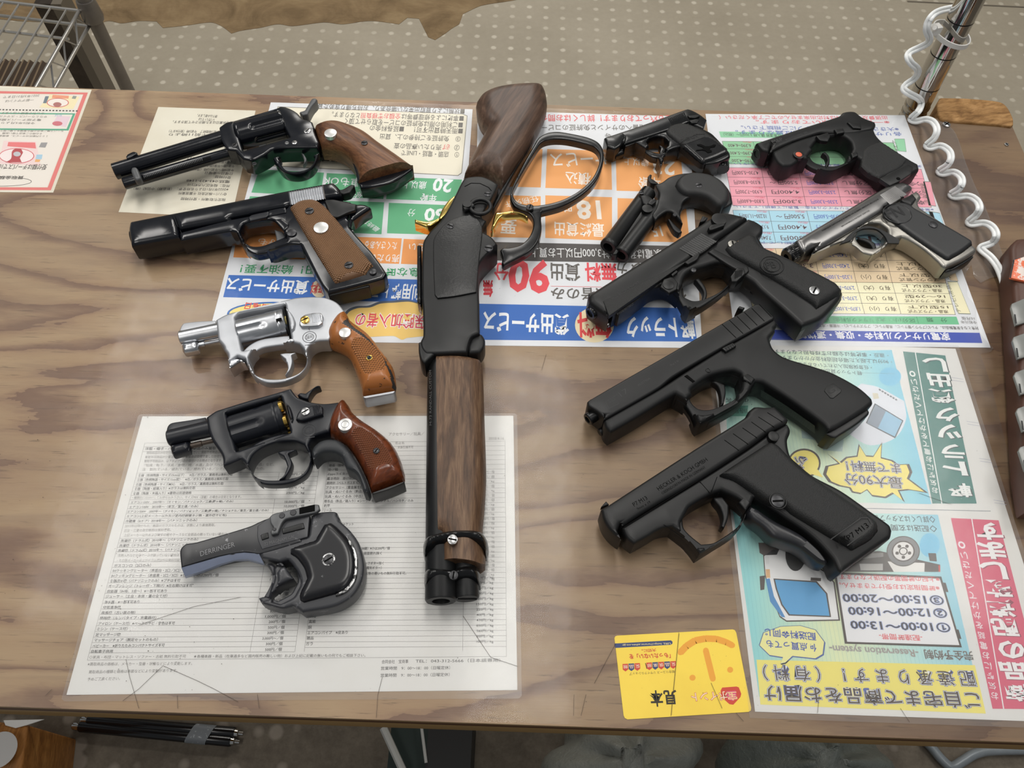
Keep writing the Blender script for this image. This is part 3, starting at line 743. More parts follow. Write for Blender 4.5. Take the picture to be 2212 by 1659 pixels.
s.t('軽トラック', (1496, 730), (1352, 728), 44, WH, 3, .03); s.ell((1284, 702), 42, 38, (240, 224, 186), 2); s.t('無料', (1318, 728), (1248, 726), 50, (222, 78, 80), 3, .035); s.t('貸出サービス', (1228, 722), (1046, 714), 42, WH, 3, .03)
s.done('truck_rental_poster', 'upside-down truck rental poster with orange boxes and blue banner, right of the rifle', 'poster', 'truck rental posters')
# ---- appliance recycling fee chart (upside down)
s = Sheet(.35); s.body([(1524, 246), (1954, 249), (2140, 751), (1590, 745)], WHITE2)
PKR, BLR, GRR, TAN, YEL, GN2 = (236, 166, 180), (176, 216, 232), (150, 206, 168), (228, 206, 172), (240, 234, 200), (118, 192, 148)
for a, b, c, y in [('出張費及び処分料は対応出来ませんのでご了承ください（', 1915, 1552, 258), ('※一部地域を除いております。', 1920, 1632, 268)]: s.t(a, (b, y+1), (c, y), 9, (232, 132, 140), 3, .008)
for a, b, c, y in [('※大きさにより料金はスタッフにご相談下さい。', 1940, 1600, 278), ('各リサイクル券により料金は異なります。', 1946, 1588, 288)]: s.t(a, (b, y+6), (c, y+2), 9, (122, 136, 190), 3, .008)
def chart(y0, y1, rows, col, xl, xr, cells, tag, dark=(96, 84, 86)):
    """rows of the upside-down table between image rows y0..y1; xl, xr: x of its ends at y0 and y1; cells: column texts per row"""
    n = rows; X = lambda f, y: (xl[0]+(xl[1]-xl[0])*(y-y0)/(y1-y0))*(1-f)+(xr[0]+(xr[1]-xr[0])*(y-y0)/(y1-y0))*f
    s.q([(X(0, y0), y0), (X(1, y0), y0+3), (X(1, y1), y1+4), (X(0, y1), y1)], col, 1)
    cols = [0, .18, .37, .55, .73, 1.0]
    for f in cols: s.ln((X(f, y0), y0+3*f), (X(f, y1), y1+4*f), .35, dark, 2)
    for k in range(n+1):
        y = y0+(y1-y0)*k/n; s.ln((X(0, y), y), (X(1, y), y+3.5), .35, dark, 2)
    for k, row in enumerate(cells):
        ya, yb = y0+(y1-y0)*k/n, y0+(y1-y0)*(k+1)/n; yb_ = yb-(yb-ya)*.24; h = (yb-ya)*.46
        for j, (tx, cc) in enumerate(row):
            if not tx: continue
            a, b = cols[j], cols[j+1]; g = (b-a)*.13
            if '\n' in tx:
                for q, part in enumerate(tx.split('\n')): s.t(part, (X(b-g, yb_), yb-(yb-ya)*(.10+.42*q)+3.5*b), (X(a+g, yb_), yb-(yb-ya)*(.10+.42*q)+3.5*a), h*.72, cc, 3, .006)
            else: s.t(tx, (X(b-g, yb_), yb_+3.5*b), (X(a+g, yb_), yb_+3.5*a), h, cc, 3, .008)
            if j < 2 and n < 6: s.t('(税込)'[0:4], (X(b-.02, yb), ya+(yb-ya)*.22+3*b), (X(b-.07, yb), ya+(yb-ya)*.22+3*a), h*.5, (226, 110, 130), 3)
    return X
BL = (96, 110, 186); DK = (112, 92, 98)
s.q([(1553, 284), (1690, 286), (1692, 298), (1557, 297)], GRR, 1); s.t('収集運搬 購入時 3,300円～（税込）', (1686, 297), (1562, 294), 8, (92, 110, 96), 3)
chart(305, 354, 3, (150, 200, 160), (1560, 1572), (1930, 1950), [[('6,390~6,400', DK), ('4,200円', DK)], [('4,390~5,400', DK), ('3,300円', DK)], [('4,190~4,200', DK), ('2,200円', DK)]], '')
s.t('業者様により料金一覧表にてご確認して下さい。', (1990, 362), (1576, 356), 5.5, (110, 116, 176), 3)
chart(362, 444, 4, PKR, (1568, 1583), (1990, 2012), [[('4,730~5,500円', DK), ('~ 5,500円', DK), ('2,530~3,300円', BL), ('区分無し', DK), ('冷蔵庫', DK)], [('8,030~8,800円', DK), ('5,500円 ～', DK), ('2,530~3,300円', BL), ('区分無し', DK), ('冷凍庫', DK)], [('6,930~7,700円', DK), ('4,400円', DK), ('2,530~3,300円', BL), ('区分無し', DK), ('洗濯機', DK)], [('5,830~6,600円', DK), ('3,300円', DK), ('2,530~3,300円', BL), ('区分無し', DK), ('乾燥機', DK)]], '')
s.t('※業者により料金は異なりますのでリサイクル料金一覧表にて確認して下さい。', (2016, 456), (1585, 449), 6, (110, 116, 176), 3)
chart(454, 524, 3, BLR, (1583, 1596), (2014, 2038), [[('10,230~11,100円', DK), ('5,500円 ～', DK), ('4,730~5,600円', BL), ('大', DK), ('冷蔵庫', DK)], [('9,130~10,000円', DK), ('4,400円', DK), ('3,740~4,600円', BL), ('小', DK), ('冷凍庫', DK)], [('7,040~7,900円', DK), ('3,300円', DK), ('3,740~4,600円', BL), ('小', DK), ('', DK)]], '')
s.t('業者により料金は異なります一覧表にて確認して下さい。', (2040, 533), (1600, 526), 6, (110, 116, 176), 3)
chart(536, 608, 3, TAN, (1598, 1612), (2026, 2044), [[('4,850円', DK), ('3,300円', DK), ('2,420~3,700円', BL), ('有り（大）', (104, 92, 74)), ('', DK)], [('4,300円', DK), ('3,300円', DK), ('2,420~3,700円', BL), ('有り（大）', (104, 92, 74)), ('ブラウン管式\n16型以上', (104, 92, 74))], [('3,300円', DK), ('2,200円', DK), ('1,320~3,100円', BL), ('有り（小）', (104, 92, 74)), ('ブラウン管式\n15型以下', (104, 92, 74))]], '')
chart(608, 676, 3, YEL, (1612, 1628), (2044, 2064), [[('5,700円', DK), ('4,400円', DK), ('2,970~3,700円', BL), ('有り（大）', (104, 92, 74)), ('液晶・プラズマ式\n30型以上', (104, 92, 74))], [('4,850円', DK), ('3,300円', DK), ('2,970~3,700円', BL), ('有り（大）', (104, 92, 74)), ('液晶・プラズマ式\n16～29型', (104, 92, 74))], [('4,300円', DK), ('2,200円', DK), ('1,870~3,100円', BL), ('有り（小）', (104, 92, 74)), ('液晶・プラズマ式\n15型以下', (104, 92, 74))]], '')
for a, c, tx in [([(1932, 300), (1954, 300), (1958, 328), (1938, 326)], GRR, '(エア'), ([(1994, 392), (2010, 392), (2022, 446), (2006, 444)], PKR, '洗濯乾燥'), ([(2006, 456), (2030, 460), (2048, 512), (2024, 510)], BLR, '冷'), ([(2042, 570), (2058, 572), (2070, 608), (2052, 606)], TAN, 'テレ'), ([(2046, 608), (2068, 608), (2097, 679), (2070, 678)], YEL, 'テレビ(液晶)')]:
    frame(s, a, [(p[0]*.96+sum(q[0] for q in a)*.01, p[1]*.96+sum(q[1] for q in a)*.01) for p in a], (110, 120, 104), 3); s.q(a, c, 1)
    m0 = ((a[0][0]+a[1][0])/2-5, a[0][1]+4); m1 = ((a[2][0]+a[3][0])/2-5, a[2][1]-4); s.t(tx, (m1[0], m1[1]), (m0[0], m0[1]), 11, (92, 96, 80), 4, -.01)
s.q([(1630, 682), (2066, 684), (2072, 701), (1634, 698)], GN2, 1)
for a, b, c in [('分　類', 2044, 2000), ('区分(小・大)', 1974, 1894), ('リサイクル料金', 1884, 1802), ('収集運搬料金', 1790, 1690)]: s.t(a, (b, 697), (c, 695.5), 10, (84, 130, 102), 3, .006)
for x in (1980, 1892, 1800): s.ln((x, 684), (x+4, 699), .35, (80, 140, 108), 2)
s.t('令和元年', (2109, 700), (2074, 699), 7, GR, 3); s.t('10月版', (2104, 692), (2076, 691), 7, GR, 3)
s.t('対象となる家電製品は、テレビ(ブラウン管テレビ、液晶テレビ、プラズマテレビ)・冷蔵庫・冷凍庫・洗濯機・衣類乾燥機・エアコン', (2112, 713), (1640, 705), 8.5, (92, 86, 84), 3, .004)
s.q([(1640, 712), (2116, 719), (2122, 741), (1646, 734)], (72, 90, 178), 1)
s.t('家電リサイクル料金・収集・運搬料金', (2048, 736), (1700, 731), 17, (236, 236, 242), 3, .022)
s.done('recycling_fee_chart', 'upside-down appliance recycling fee chart with pink, blue and yellow rows', 'poster')
# ---- white price list (upright), front left
s = Sheet(.25); s.body([(307.6, 899.3), (1109, 898), (1117.5, 1490.5), (143.5, 1501)], WHITE)
def C1(x, y): return (x*.20796+240, y*.20793+880)
def C2(x, y): return (x*.21696+680, y*.217+900)
def C3(x, y): return (x*.22604+140, y*.22606+1180)
def C4(x, y): return (x*.22604+640, y*.22599+1240)
INK, PAL = (74, 72, 70), (136, 133, 130)
LE = lambda y: 313+(y-957)*(188.6-313)/(1426-957)
RE = lambda y: 689+(y-1013)*(637-689)/(1409-1013)
DV_ = lambda y: 603+(y-1022.5)*(540-603)/(1409-1022.5)
L2 = lambda y: 710+(y-995)*(657-710)/(1408-995)
D2 = lambda y: 1003+(y-1100)*(999.5-1003)/306
ys = [957, 965, 975.7, 1022, 1032, 1042, 1051.6, 1061, 1070, 1079.7, 1089, 1099.4, 1109.8, 1120, 1130.6, 1163, 1173, 1182.6, 1192, 1214, 1226, 1237.6, 1248, 1259, 1269, 1281.7, 1292, 1303, 1315.6, 1327, 1338, 1351.7, 1364, 1376.6, 1388, 1399, 1410.5]
LN = (150, 148, 146)
for y in ys: s.ln((LE(y), y), (RE(y), y-2.5), .22, LN)
s.ln((LE(957), 957), (LE(1426), 1426), .22, LN); s.ln((RE(957), 955), (RE(1409), 1408), .22, LN); s.ln((DV_(1022), 1021), (DV_(1061), 1060), .22, LN); s.ln((DV_(1079), 1078), (DV_(1410), 1409), .22, LN)
s.ln((LE(1426), 1426), (1094, 1418), .22, LN); s.ln((1094, 1418), (1091, 950), .22, LN); s.ln((L2(975), 975), (L2(1408), 1408), .22, LN); s.ln((D2(952), 952), (D2(1407), 1406), .22, LN)
y = 955.0; k = 0
while y < 1409: s.ln((L2(y), y), (1092+.005*(y-950), y-2), .22, LN); y += 9.9+k*.046; k += 1
def row(C, tx, x0, y0, x1, y1, col=INK, h=6.6): s.t(tx, C(x0, y0), C(x1, y1), h, col, 3, .008 if col == INK else 0)
for a in [('洋服・帽子・バッグ・靴　※新品のみ買取', 350, 445, 1085, 440), ('食器（色柄陶器・サイズ15cm以下）　※白／ガラス／業務用は無料引取', 278, 722, 1260, 712), ('食器（色柄陶器・サイズ15cm超）　※白／ガラス／業務用は無料引取', 266, 768, 1215, 758), ('食器（色柄陶器・サイズMIX）　※白／ガラス／業務用は無料引取', 252, 818, 1165, 806),
          ('食器（陶器・紙箱入り）※ガラスは無料引取', 238, 862, 872, 852), ('食器（陶器・木箱入り）※重物は別途価格', 225, 910, 832, 902), ('エアコン100V　2007年～（ダイキン／パナソニック／三菱(霧ヶ峰)／のみ）', 200, 1005, 1265, 992), ('エアコン100V　2010年～（東芝／富士通／のみ）', 185, 1052, 900, 1042),
          ('エアコン200V　2007年～（ダイキン／パナソニック／三菱(霧ヶ峰)／ナショナル／東芝／富士通／のみ）', 165, 1100, 1632, 1086), ('エアコン(上記メーカー以外及び室内機銅管ネジ無・室外機サビ有)', 158, 1148, 1195, 1136), ('冷蔵庫（6ドア）2018年～（パナソニックのみ）', 145, 1198, 890, 1186),
          ('洗濯機（ドラム式）2010年～（パナソニックのみ）', 95, 1402, 900, 1385), ('洗濯機（ドラム式）2010年～（パナソニックのみ）', 80, 1452, 880, 1438), ('洗濯機（ドラム式）2010年～（パナソニックのみ）', 66, 1504, 870, 1488)]: row(C1, *a)
for a in [('買取商品のみを仕分けてお持ち込み下さい。買取不可商品は', 365, 487, 1130, 478), ('買取不可商品が少量混在している場合は目視で差し引かせて', 350, 532, 1150, 522), ('買取不可商品は、以下および当店の値付けのお時点となります', 340, 574, 1140, 566), ('『玩具／靴下／浮具／食物／椅／水道』及び『ハンカチ／ガジェット／新品』など。', 340, 617, 1690, 607), ('注　割れている／破れている／擦れている／シミがある／汚れているもの。', 320, 660, 1590, 648),
          ('・種類別に仕分けしてお持ち込み下さい。サイズMIX（混載）の場合は目安となります。', 215, 954, 1350, 943), ('2015年以降のもの／画面がガラスのものは、状態により高価買取。', 140, 1248, 1080, 1236), ('日立・三菱の真空断熱は無料引取。', 135, 1296, 620, 1286), ('上記メーカー以外および庫中の棚やケースなど全部品の揃っていない場合は', 130, 1344, 1200, 1330)]: row(C1, *a, col=PAL)
for tx, y0 in [('100円／kg', 712), ('200円／kg', 758), ('0円／kg目安', 806), ('150円／kg', 852), ('250円／kg', 905), ('10,000円／個', 996), ('10,000円／個', 1042), ('15,000円／個', 1088)]: row(C1, tx, 1845-(y0-712)*.15, y0, 2010-(y0-712)*.02, y0-3)
for a in [('ガスコンロ（2口のみ）', 468, 202, 820, 197), ('IHクッキングヒーター（表面白・2口／3口）', 455, 250, 1100, 246), ('IHクッキングヒーター（表面黒・2口／3口）※ヒビ違い物は200円／個', 442, 299, 1465, 290), ('食器洗い機（パナソニックのみ）※プチは不可', 428, 347, 1100, 342), ('オーブンレンジ（トレー付・下開け）※左右開けは不可', 415, 396, 1215, 390), ('炊飯器（IH有、5合～）※一部不可あり', 400, 447, 970, 442),
          ('ジューサー（土台・本体・蓋の全て付）', 388, 496, 975, 490), ('浄水器　※一部不可あり', 375, 551, 710, 546), ('空気清浄機', 362, 601, 530, 599), ('扇風機（古い鉄の物）', 345, 652, 670, 649), ('掃除機（ルンバタイプ・充電器付）', 330, 703, 870, 698), ('アイロン（ケース付）※ベースのサビ・変色は不可', 318, 756, 1048, 750), ('ミシン（ケース付）', 305, 807, 595, 803), ('足マッサージ機', 290, 862, 530, 859),
          ('マッサージチェア（腕足セットのもの）', 278, 913, 885, 906), ('ベビーカー　※折りたたみコンパクトサイズ不可', 262, 969, 950, 960), ('自転車子供用', 248, 1021, 455, 1019)]: row(C3, *a, h=7.4)
row(C3, '洗剤入れなどの全ケースが揃っていない場合は', 505, 102, 1090, 98, PAL); row(C3, '・その他メーカーおよびドラム式以外は無料引取', 495, 150, 1095, 146, PAL)
for tx, y0 in [('2,000円／個', 230), ('2,000円／個', 282), ('1,000円／個', 332), ('500円／個', 380), ('300円／個', 426), ('200円／個', 476), ('800円／個', 530), ('500円／個', 582), ('800円／個', 636), ('1,000円／個', 688), ('200円／個', 738), ('500円／個', 792), ('300円／個', 843), ('3,000円～／個', 897), ('300円／個', 949), ('500円／個', 1003)]: row(C3, tx, 1960-(y0-636)*.13-(40 if '3,0' in tx or '1,0' in tx or '2,0' in tx else 0), y0, 2115-(y0-636)*.12, y0-3, h=7.4)
s.t('○家具・布団・マットレス・ソファー・古紙 無料引取不可', C3(232, 1076), C3(1155, 1066), 7.2, PAL); s.t('★各種楽器・新品（在庫過多など国内販売の難しい物）および上記に記載の無いもの何でもご相談下さい。', C3(1228, 1068), C4(660, 792), 7.2, (104, 100, 98))
row(C3, '※買取商品の価格は、メーカー・型番・状態などにより変動します。', 215, 1142, 1215, 1135, PAL, 7.4); row(C3, '買取商品の種類と価格は季節などにより変動があります。', 225, 1217, 1075, 1202, PAL, 7.4); row(C3, '予めご了承ください。', 212, 1287, 525, 1278, PAL, 7.4)
for a in [('絵画（額縁）', 142, 500, 300, 498), ('掛け軸', 132, 543, 228, 540), ('Zippoライター', 126, 588, 330, 584), ('置き時計　掛け時計', 122, 632, 400, 628), ('腕時計（ベルトガス不可）', 118, 676, 440, 672), ('アクセサリー（貴金属を除く）', 112, 722, 520, 716), ('玩具・ぬいぐるみ（新品）', 105, 764, 480, 758), ('玩具・ぬいぐるみ（中古）', 98, 810, 475, 806), ('贈答品（新品／箱入り）※シーツ／毛布／タオル／ハンカチ／のみ', 92, 857, 980, 850), ('釣竿', 90, 902, 150, 900), ('リール', 85, 948, 170, 945),
          ('スポーツジャケット', 140, 1086, 385, 1084), ('電子ピアノ（88鍵）※小は200円／個', 300, 1328, 745, 1325), ('液晶テレビ　画面割れ除く', 300, 1376, 665, 1374), ('アコースティックギター除く', 330, 1476, 685, 1473), ('ギター（電気ギター）', 400, 1521, 665, 1519), ('※状態の悪いもの無料引取不可。', 480, 1576, 910, 1573)]: row(C2, *a)
row(C2, 'アクセサリー／玩具／', 735, 192, 1090, 186, PAL, 7.4); row(C2, '名正名', 800, 275, 890, 273, PAL, 6); row(C2, '水族引揚不可', 825, 318, 980, 316, PAL, 6); row(C2, '2018.4.16', 1730, 232, 1885, 230, PAL, 6)
for k in range(24): row(C2, ('1,000円／個', '300円／個', '50円／kg', '500円／個', '200円／kg')[k % 5], 1640, 568+k*46.4, 1788, 566+k*46.4, (112, 109, 106))
for tx, y0 in [('鉄屑', 419), ('真鍮', 471), ('銅', 526), ('雑品', 629), ('ガラ', 683)]: row(C4, tx, 125-(y0-419)*.125, y0, 125-(y0-419)*.125+(33 if tx == '銅' else 65), y0-2, h=7.6)
row(C4, 'エアコンパイプ　※皮あり', 105, 579, 490, 573, h=7.6)
for k, tx in enumerate(['100円／kg', '80円／kg', '150円／kg', '200円／kg', '120円／kg', '150円／kg', '220円／kg', '40円／kg', '470円／kg', '850円／kg', '260円／kg', '30円／kg', '100円／kg']): row(C4, tx, 1722, 50+k*51.2, 1884, 48+k*51.2, h=7.8)
row(C4, '合同会社　宝商事', 815, 856, 1070, 852, (92, 88, 86), 8); row(C4, 'TEL：043-312-5666（日本語専用）', 1140, 850, 1950, 842, (84, 82, 80), 8.4); row(C4, '営業時間　9：00～18：00（日曜定休）', 808, 919, 1470, 912, (84, 82, 80), 8); row(C4, '営業時間　9：00～18：00（日曜定休）', 805, 986, 1465, 978, (84, 82, 80), 8)
PRICE = s.done('price_list', 'laminated white price list with ruled rows, under the snub revolver and DERRINGER pistol', 'notice')
# ---- delivery and truck poster, front right (upside down)
s = Sheet(.25); WP = lambda x, y: PX((x, y, T))
s.body([WP(.1685, .389), WP(.380, .389), WP(.3800, .0905), WP(.1685, .0905)], WHITE)
def A_(x, y): return (x*.29476+1560, y*.29476+740)
def B_(x, y): return (x*.33695+1560, y*.33695+1100)
AP = lambda L: [A_(*p) for p in L]
BP = lambda L: [B_(*p) for p in L]
SKY1 = grad_mat('poster_gradient_top', [(0, rgb(176, 222, 212)), (.45, rgb(222, 236, 204)), (.75, rgb(150, 214, 226)), (1, rgb(112, 192, 226))], 0, -.10, .075)
SKY2 = grad_mat('poster_gradient_low', [(0, rgb(150, 214, 214)), (.3, rgb(226, 234, 190)), (.62, rgb(188, 226, 224)), (1, rgb(108, 190, 228))], 0, -.10, .085)
s.q([(1562, 762), (1926, 756), (2012, 1089), (1578, 1080)], SKY1, 1); s.q([(1583, 1102), (2026, 1112), (2120, 1520), (1640, 1505)], SKY2, 1)
s.ln((1580, 1092), (2140, 1104), .4, (110, 122, 130), 2)
STR, RDS = (72, 132, 124), (216, 94, 122)
s.q(AP([(1325, 65), (1635, 95), (1865, 1180), (1540, 1180)]), STR, 2); s.ln(A_(1415, 70), A_(1610, 1180), .8, (236, 240, 238), 3)
s.q([(2054, 1119), (2157, 1124), (2262, 1532), (2144, 1531)], RDS, 2); s.ln((2099, 1120), (2168, 1531), .8, (240, 236, 238), 3)
def vert(chars, C, pts, w, h, col, off, shadow=None):
    for ch, (x, y) in zip(chars, pts):
        X, Y = C(x, y)
        if shadow: s.t(ch, (X+w/2+2, Y+h/2+1), (X-w/2+2, Y+h/2-1), h, shadow, 3, off+.01)
        s.t(ch, (X+w/2, Y+h/2), (X-w/2, Y+h/2-2), h, col, 4, off)
vert('し出貸クッラト軽', A_, [(1545, 165), (1578, 280), (1598, 395), (1630, 530), (1645, 655), (1675, 800), (1690, 925), (1728, 1085)], 46, 29, (238, 240, 238), .03, (70, 84, 84))
vert('すまし致達配の品商', B_, [(1695, 145), (1712, 268), (1722, 395), (1755, 515), (1775, 640), (1795, 760), (1840, 905), (1850, 1040), (1880, 1180)], 52, 36, (240, 238, 238), .035, (150, 74, 92))
vert('。いさだくてけかをて電おに軽気お', A_, [(1392+k*10.9, 232+k*57) for k in range(16)], 13, 12, (232, 238, 236), .012)
vert('。いさだくてけかを話電おに軽気お', B_, [(1532+k*14.0, 232+k*64.5) for k in range(16)], 15, 15, (240, 230, 234), .012)
for tx, a, b, h in [('・違反・事故等は全額お客様負担となります', (1918, 773), (1672, 764), 9.5), ('・90分以上超えた場合超過料金がかかります', (1926, 787), (1688, 777), 9.5), ('・任意保険加入されているお客様', (1882, 799), (1722, 791), 9), ('軽トラック貸出の', (1861, 811), (1772, 805), 9)]: s.t(tx, a, b, h, (92, 110, 112), 3, .006)
for k in range(18): s.ln((1862+k*4, 805.5+k*.1), (1864.5+k*4, 805.6+k*.1), .3, (110, 126, 128), 3)
s.ell(A_(1230, 250), 24, 20, (120, 196, 226), 2)
s.q(AP([(960, 350), (1020, 300), (1150, 330), (1335, 430), (1345, 570), (1262, 702), (1080, 752), (925, 668), (1050, 560), (1092, 400)]), (222, 226, 234), 2, True); s.q(AP([(1118, 445), (1328, 572), (1268, 702), (1052, 590)]), (84, 90, 96), 3); s.q(AP([(1122, 455), (1318, 574), (1264, 690), (1062, 588)]), (150, 194, 220), 4); s.q(AP([(1122, 455), (1200, 502), (1140, 630), (1062, 588)]), (136, 150, 166), 5)
for k in range(7): s.q(AP([(1150+k*20, 338+k*12), (1164+k*20, 346+k*12), (1160+k*20, 356+k*12), (1146+k*20, 348+k*12)]), (110, 112, 118), 3)
s.q(AP([(1100, 370), (1140, 372), (1150, 410), (1110, 415)]), (212, 206, 186), 3); s.q(AP([(580, 640), (700, 690), (890, 710), (880, 800), (740, 790), (720, 720), (585, 700)]), (176, 200, 196), 2)
YB, BK = (240, 226, 120), (74, 64, 58)
bur = [(738, 965), (756, 905), (848, 884), (770, 815), (858, 878), (905, 838), (985, 828), (1000, 742), (1052, 826), (1108, 830), (1172, 728), (1166, 840), (1250, 862), (1290, 892), (1370, 890), (1394, 950), (1372, 1000), (1512, 1104), (1380, 1082), (1300, 1090), (1340, 1172), (1258, 1108), (1200, 1142), (1100, 1128), (1060, 1082), (1012, 1112), (950, 1100), (930, 1068), (850, 1052), (778, 1022)]
s.q(AP(bur), BK, 2); c0 = np.mean(np.array(bur), axis=0); s.q(AP([tuple(c0+(np.array(p)-c0)*.93) for p in bur]), YB, 3)
s.ell(A_(600, 885), 36, 32, BK, 2); s.ell(A_(600, 885), 32, 28, YB, 3); s.q(AP([(640, 960), (740, 990), (700, 930)]), YB, 4)
def outl(tx, a, b, h, lv=4, c1=(84, 104, 176), c2=(238, 238, 240), c3=(76, 62, 54), o=(.06, .035, .006)):
    s.t(tx, a, b, h, c1, lv, o[0]); s.t(tx, a, b, h, c2, lv+1, o[1]); s.t(tx, a, b, h, c3, lv+2, o[2])
outl('最大90分', (1946, 1056), (1822, 1047), 25); outl('まで無料！', (1942, 1024), (1826, 1018), 23); outl('ふ', A_(620, 925), A_(530, 915), 24)
s.q(AP([(30, 468), (190, 462), (182, 540), (22, 540)]), (96, 170, 150), 2); s.t('時間', A_(180, 520), A_(60, 520), 12, (70, 110, 100), 3); s.t('の乗客', A_(190, 440), A_(20, 440), 10, (70, 84, 84), 3)
for tx, a, b in [('◇詳しくはスタッフまで', (2018, 1130), (1872, 1126)), ('◇配送は玄関まで', (2022, 1150), (1890, 1146))]: s.t(tx, a, b, 15, (84, 96, 100), 3, .008)
s.ell(B_(1330, 230), 22, 26, (120, 196, 226), 2)
s.q(BP([(232, 215), (385, 215), (350, 292), (265, 296), (240, 280)]), BK, 3)
cab = [(262, 296), (320, 250), (420, 245), (660, 400), (722, 470), (756, 715), (412, 722), (368, 692), (302, 530), (272, 420)]
s.q(BP(cab), BK, 2); c0 = np.mean(np.array(cab), axis=0); s.q(BP([tuple(c0+(np.array(p)-c0)*.965) for p in cab]), (234, 234, 234), 3)
s.q(BP([(328, 444), (606, 462), (674, 540), (698, 692), (426, 682), (378, 614), (342, 510)]), BK, 4); s.q(BP([(338, 452), (600, 470), (664, 542), (688, 684), (432, 674), (386, 610), (352, 512)]), (84, 164, 214), 5)
s.q(BP([(278, 448), (304, 444), (332, 560), (404, 694), (380, 690), (308, 592)]), (70, 140, 196), 5); s.q(BP([(568, 438), (634, 442), (632, 462), (566, 458)]), BK, 5); s.q(BP([(240, 430), (275, 425), (270, 515), (245, 520)]), BK, 3)
s.q(BP([(270, 300), (298, 300), (302, 350), (280, 350)]), (226, 226, 226), 4); s.q(BP([(278, 385), (305, 385), (308, 440), (282, 440)]), (222, 180, 130), 4)
s.q(BP([(640, 280), (1010, 268), (1398, 356), (1398, 402), (800, 402), (660, 400)]), BK, 2); s.q(BP([(790, 300), (1030, 278), (1034, 305), (800, 330)]), (150, 146, 142), 3); s.q(BP([(880, 350), (1030, 350), (1030, 392), (888, 392)]), (196, 194, 190), 3); s.q(BP([(1060, 335), (1298, 345), (1296, 402), (1100, 402)]), (232, 230, 226), 3)
s.q(BP([(1320, 282), (1370, 282), (1376, 335), (1330, 332)]), BK, 3); s.q(BP([(1385, 360), (1396, 360), (1398, 402), (1388, 402)]), (206, 70, 60), 4)
s.ell(B_(470, 290), 22, 36, BK, 3)
w = B_(1160, 270); s.ell(w, 36, 33, BK, 4); s.ell(w, 34, 31, (124, 124, 126), 5); s.ell(w, 25, 23, BK, 6); s.ell(w, 22, 20, (228, 226, 224), 7); s.ell(w, 9.5, 8.6, BK, 8); s.ell(w, 7, 6.4, (228, 226, 224), 9)
for k in range(5):
    a = 2*math.pi*k/5+.3; s.ell((w[0]+14*math.cos(a), w[1]+13*math.sin(a)), 4, 3.6, BK, 8, 12)
s.q(BP([(716, 402), (1404, 432), (1536, 886), (786, 862)]), BK, 5); s.q(BP([(732, 418), (1394, 446), (1520, 872), (800, 850)]), (234, 234, 236), 6)
for a in [(1412, 470), (1495, 770)]: s.q(BP([a, (a[0]+20, a[1]+2), (a[0]+38, a[1]+62), (a[0]+18, a[1]+60)]), BK, 6)
RT = (226, 104, 110)
s.t('※上記の時間帯の配送となります', (2028, 1258), (1812, 1252), 12, RT, 7, .012); s.t('※時間指定はお受けできません。', (2028, 1277), (1812, 1270), 12, RT, 7, .012)
for tx, a, b in [('③15:00～20:00', (2035, 1307), (1819, 1302)), ('②12:00～16:00', (2042, 1335), (1831, 1330)), ('①10:00～13:00', (2049, 1366), (1836, 1360))]: outl(tx, a, b, 20, 7, (86, 122, 204), (210, 222, 240), (62, 56, 58), (.045, .02, .012))
s.t('-配達時間帯-', (1991, 1385), (1898, 1381), 13, RT, 7, .012)
outl('完全予約制', (2099, 1428), (1995, 1424), 21, 3, (112, 104, 100), (232, 232, 226), (84, 78, 74), (.03, .015, .003)); outl('-Reservation system-', (1981, 1419), (1790, 1409), 20, 3, (112, 104, 100), (238, 238, 234), (150, 144, 138), (.03, .012, -.006))
sb = [(235, 872), (262, 790), (372, 750), (500, 744), (600, 772), (658, 850), (648, 930), (600, 958), (450, 942), (404, 985), (372, 992), (388, 950), (300, 936)]
s.q(BP([(p[0]+4, p[1]+6) for p in sb]), (70, 96, 170), 2); s.q(BP(sb), (70, 96, 150), 3); c0 = np.mean(np.array(sb), axis=0); s.q(BP([tuple(c0+(np.array(p)-c0)*.975) for p in sb]), (238, 234, 160), 4)
s.t('何点買っても', (1762, 1408), (1655, 1399), 17, (60, 84, 172), 5, .018); s.t('配送料金同じ', (1761, 1384), (1651, 1374), 17, (60, 84, 172), 5, .018)
s.q(BP([(220, 965), (1620, 1000), (1690, 1310), (245, 1252)]), (240, 228, 120), 2)
outl('配 達 承 り ま す ！（ 有 料 ）', (2101, 1484), (1646, 1470), 34, 3); outl('ご自宅まで商品をお届け', (2112, 1531), (1650, 1515), 35, 3, o=(.055, .034, .012))
for p in [(2044, 815), (2078, 910), (2105, 990), (2136, 1080)]: s.ln((p[0]+10, p[1]), (p[0]+36, p[1]+4), .3, (176, 178, 196), 2); s.ln((p[0]+12, p[1]+6), (p[0]+38, p[1]+10), .3, (176, 178, 196), 2)
TRUCK = s.done('delivery_poster', 'laminated upside-down delivery poster with cartoon truck, green and pink side strips', 'poster')
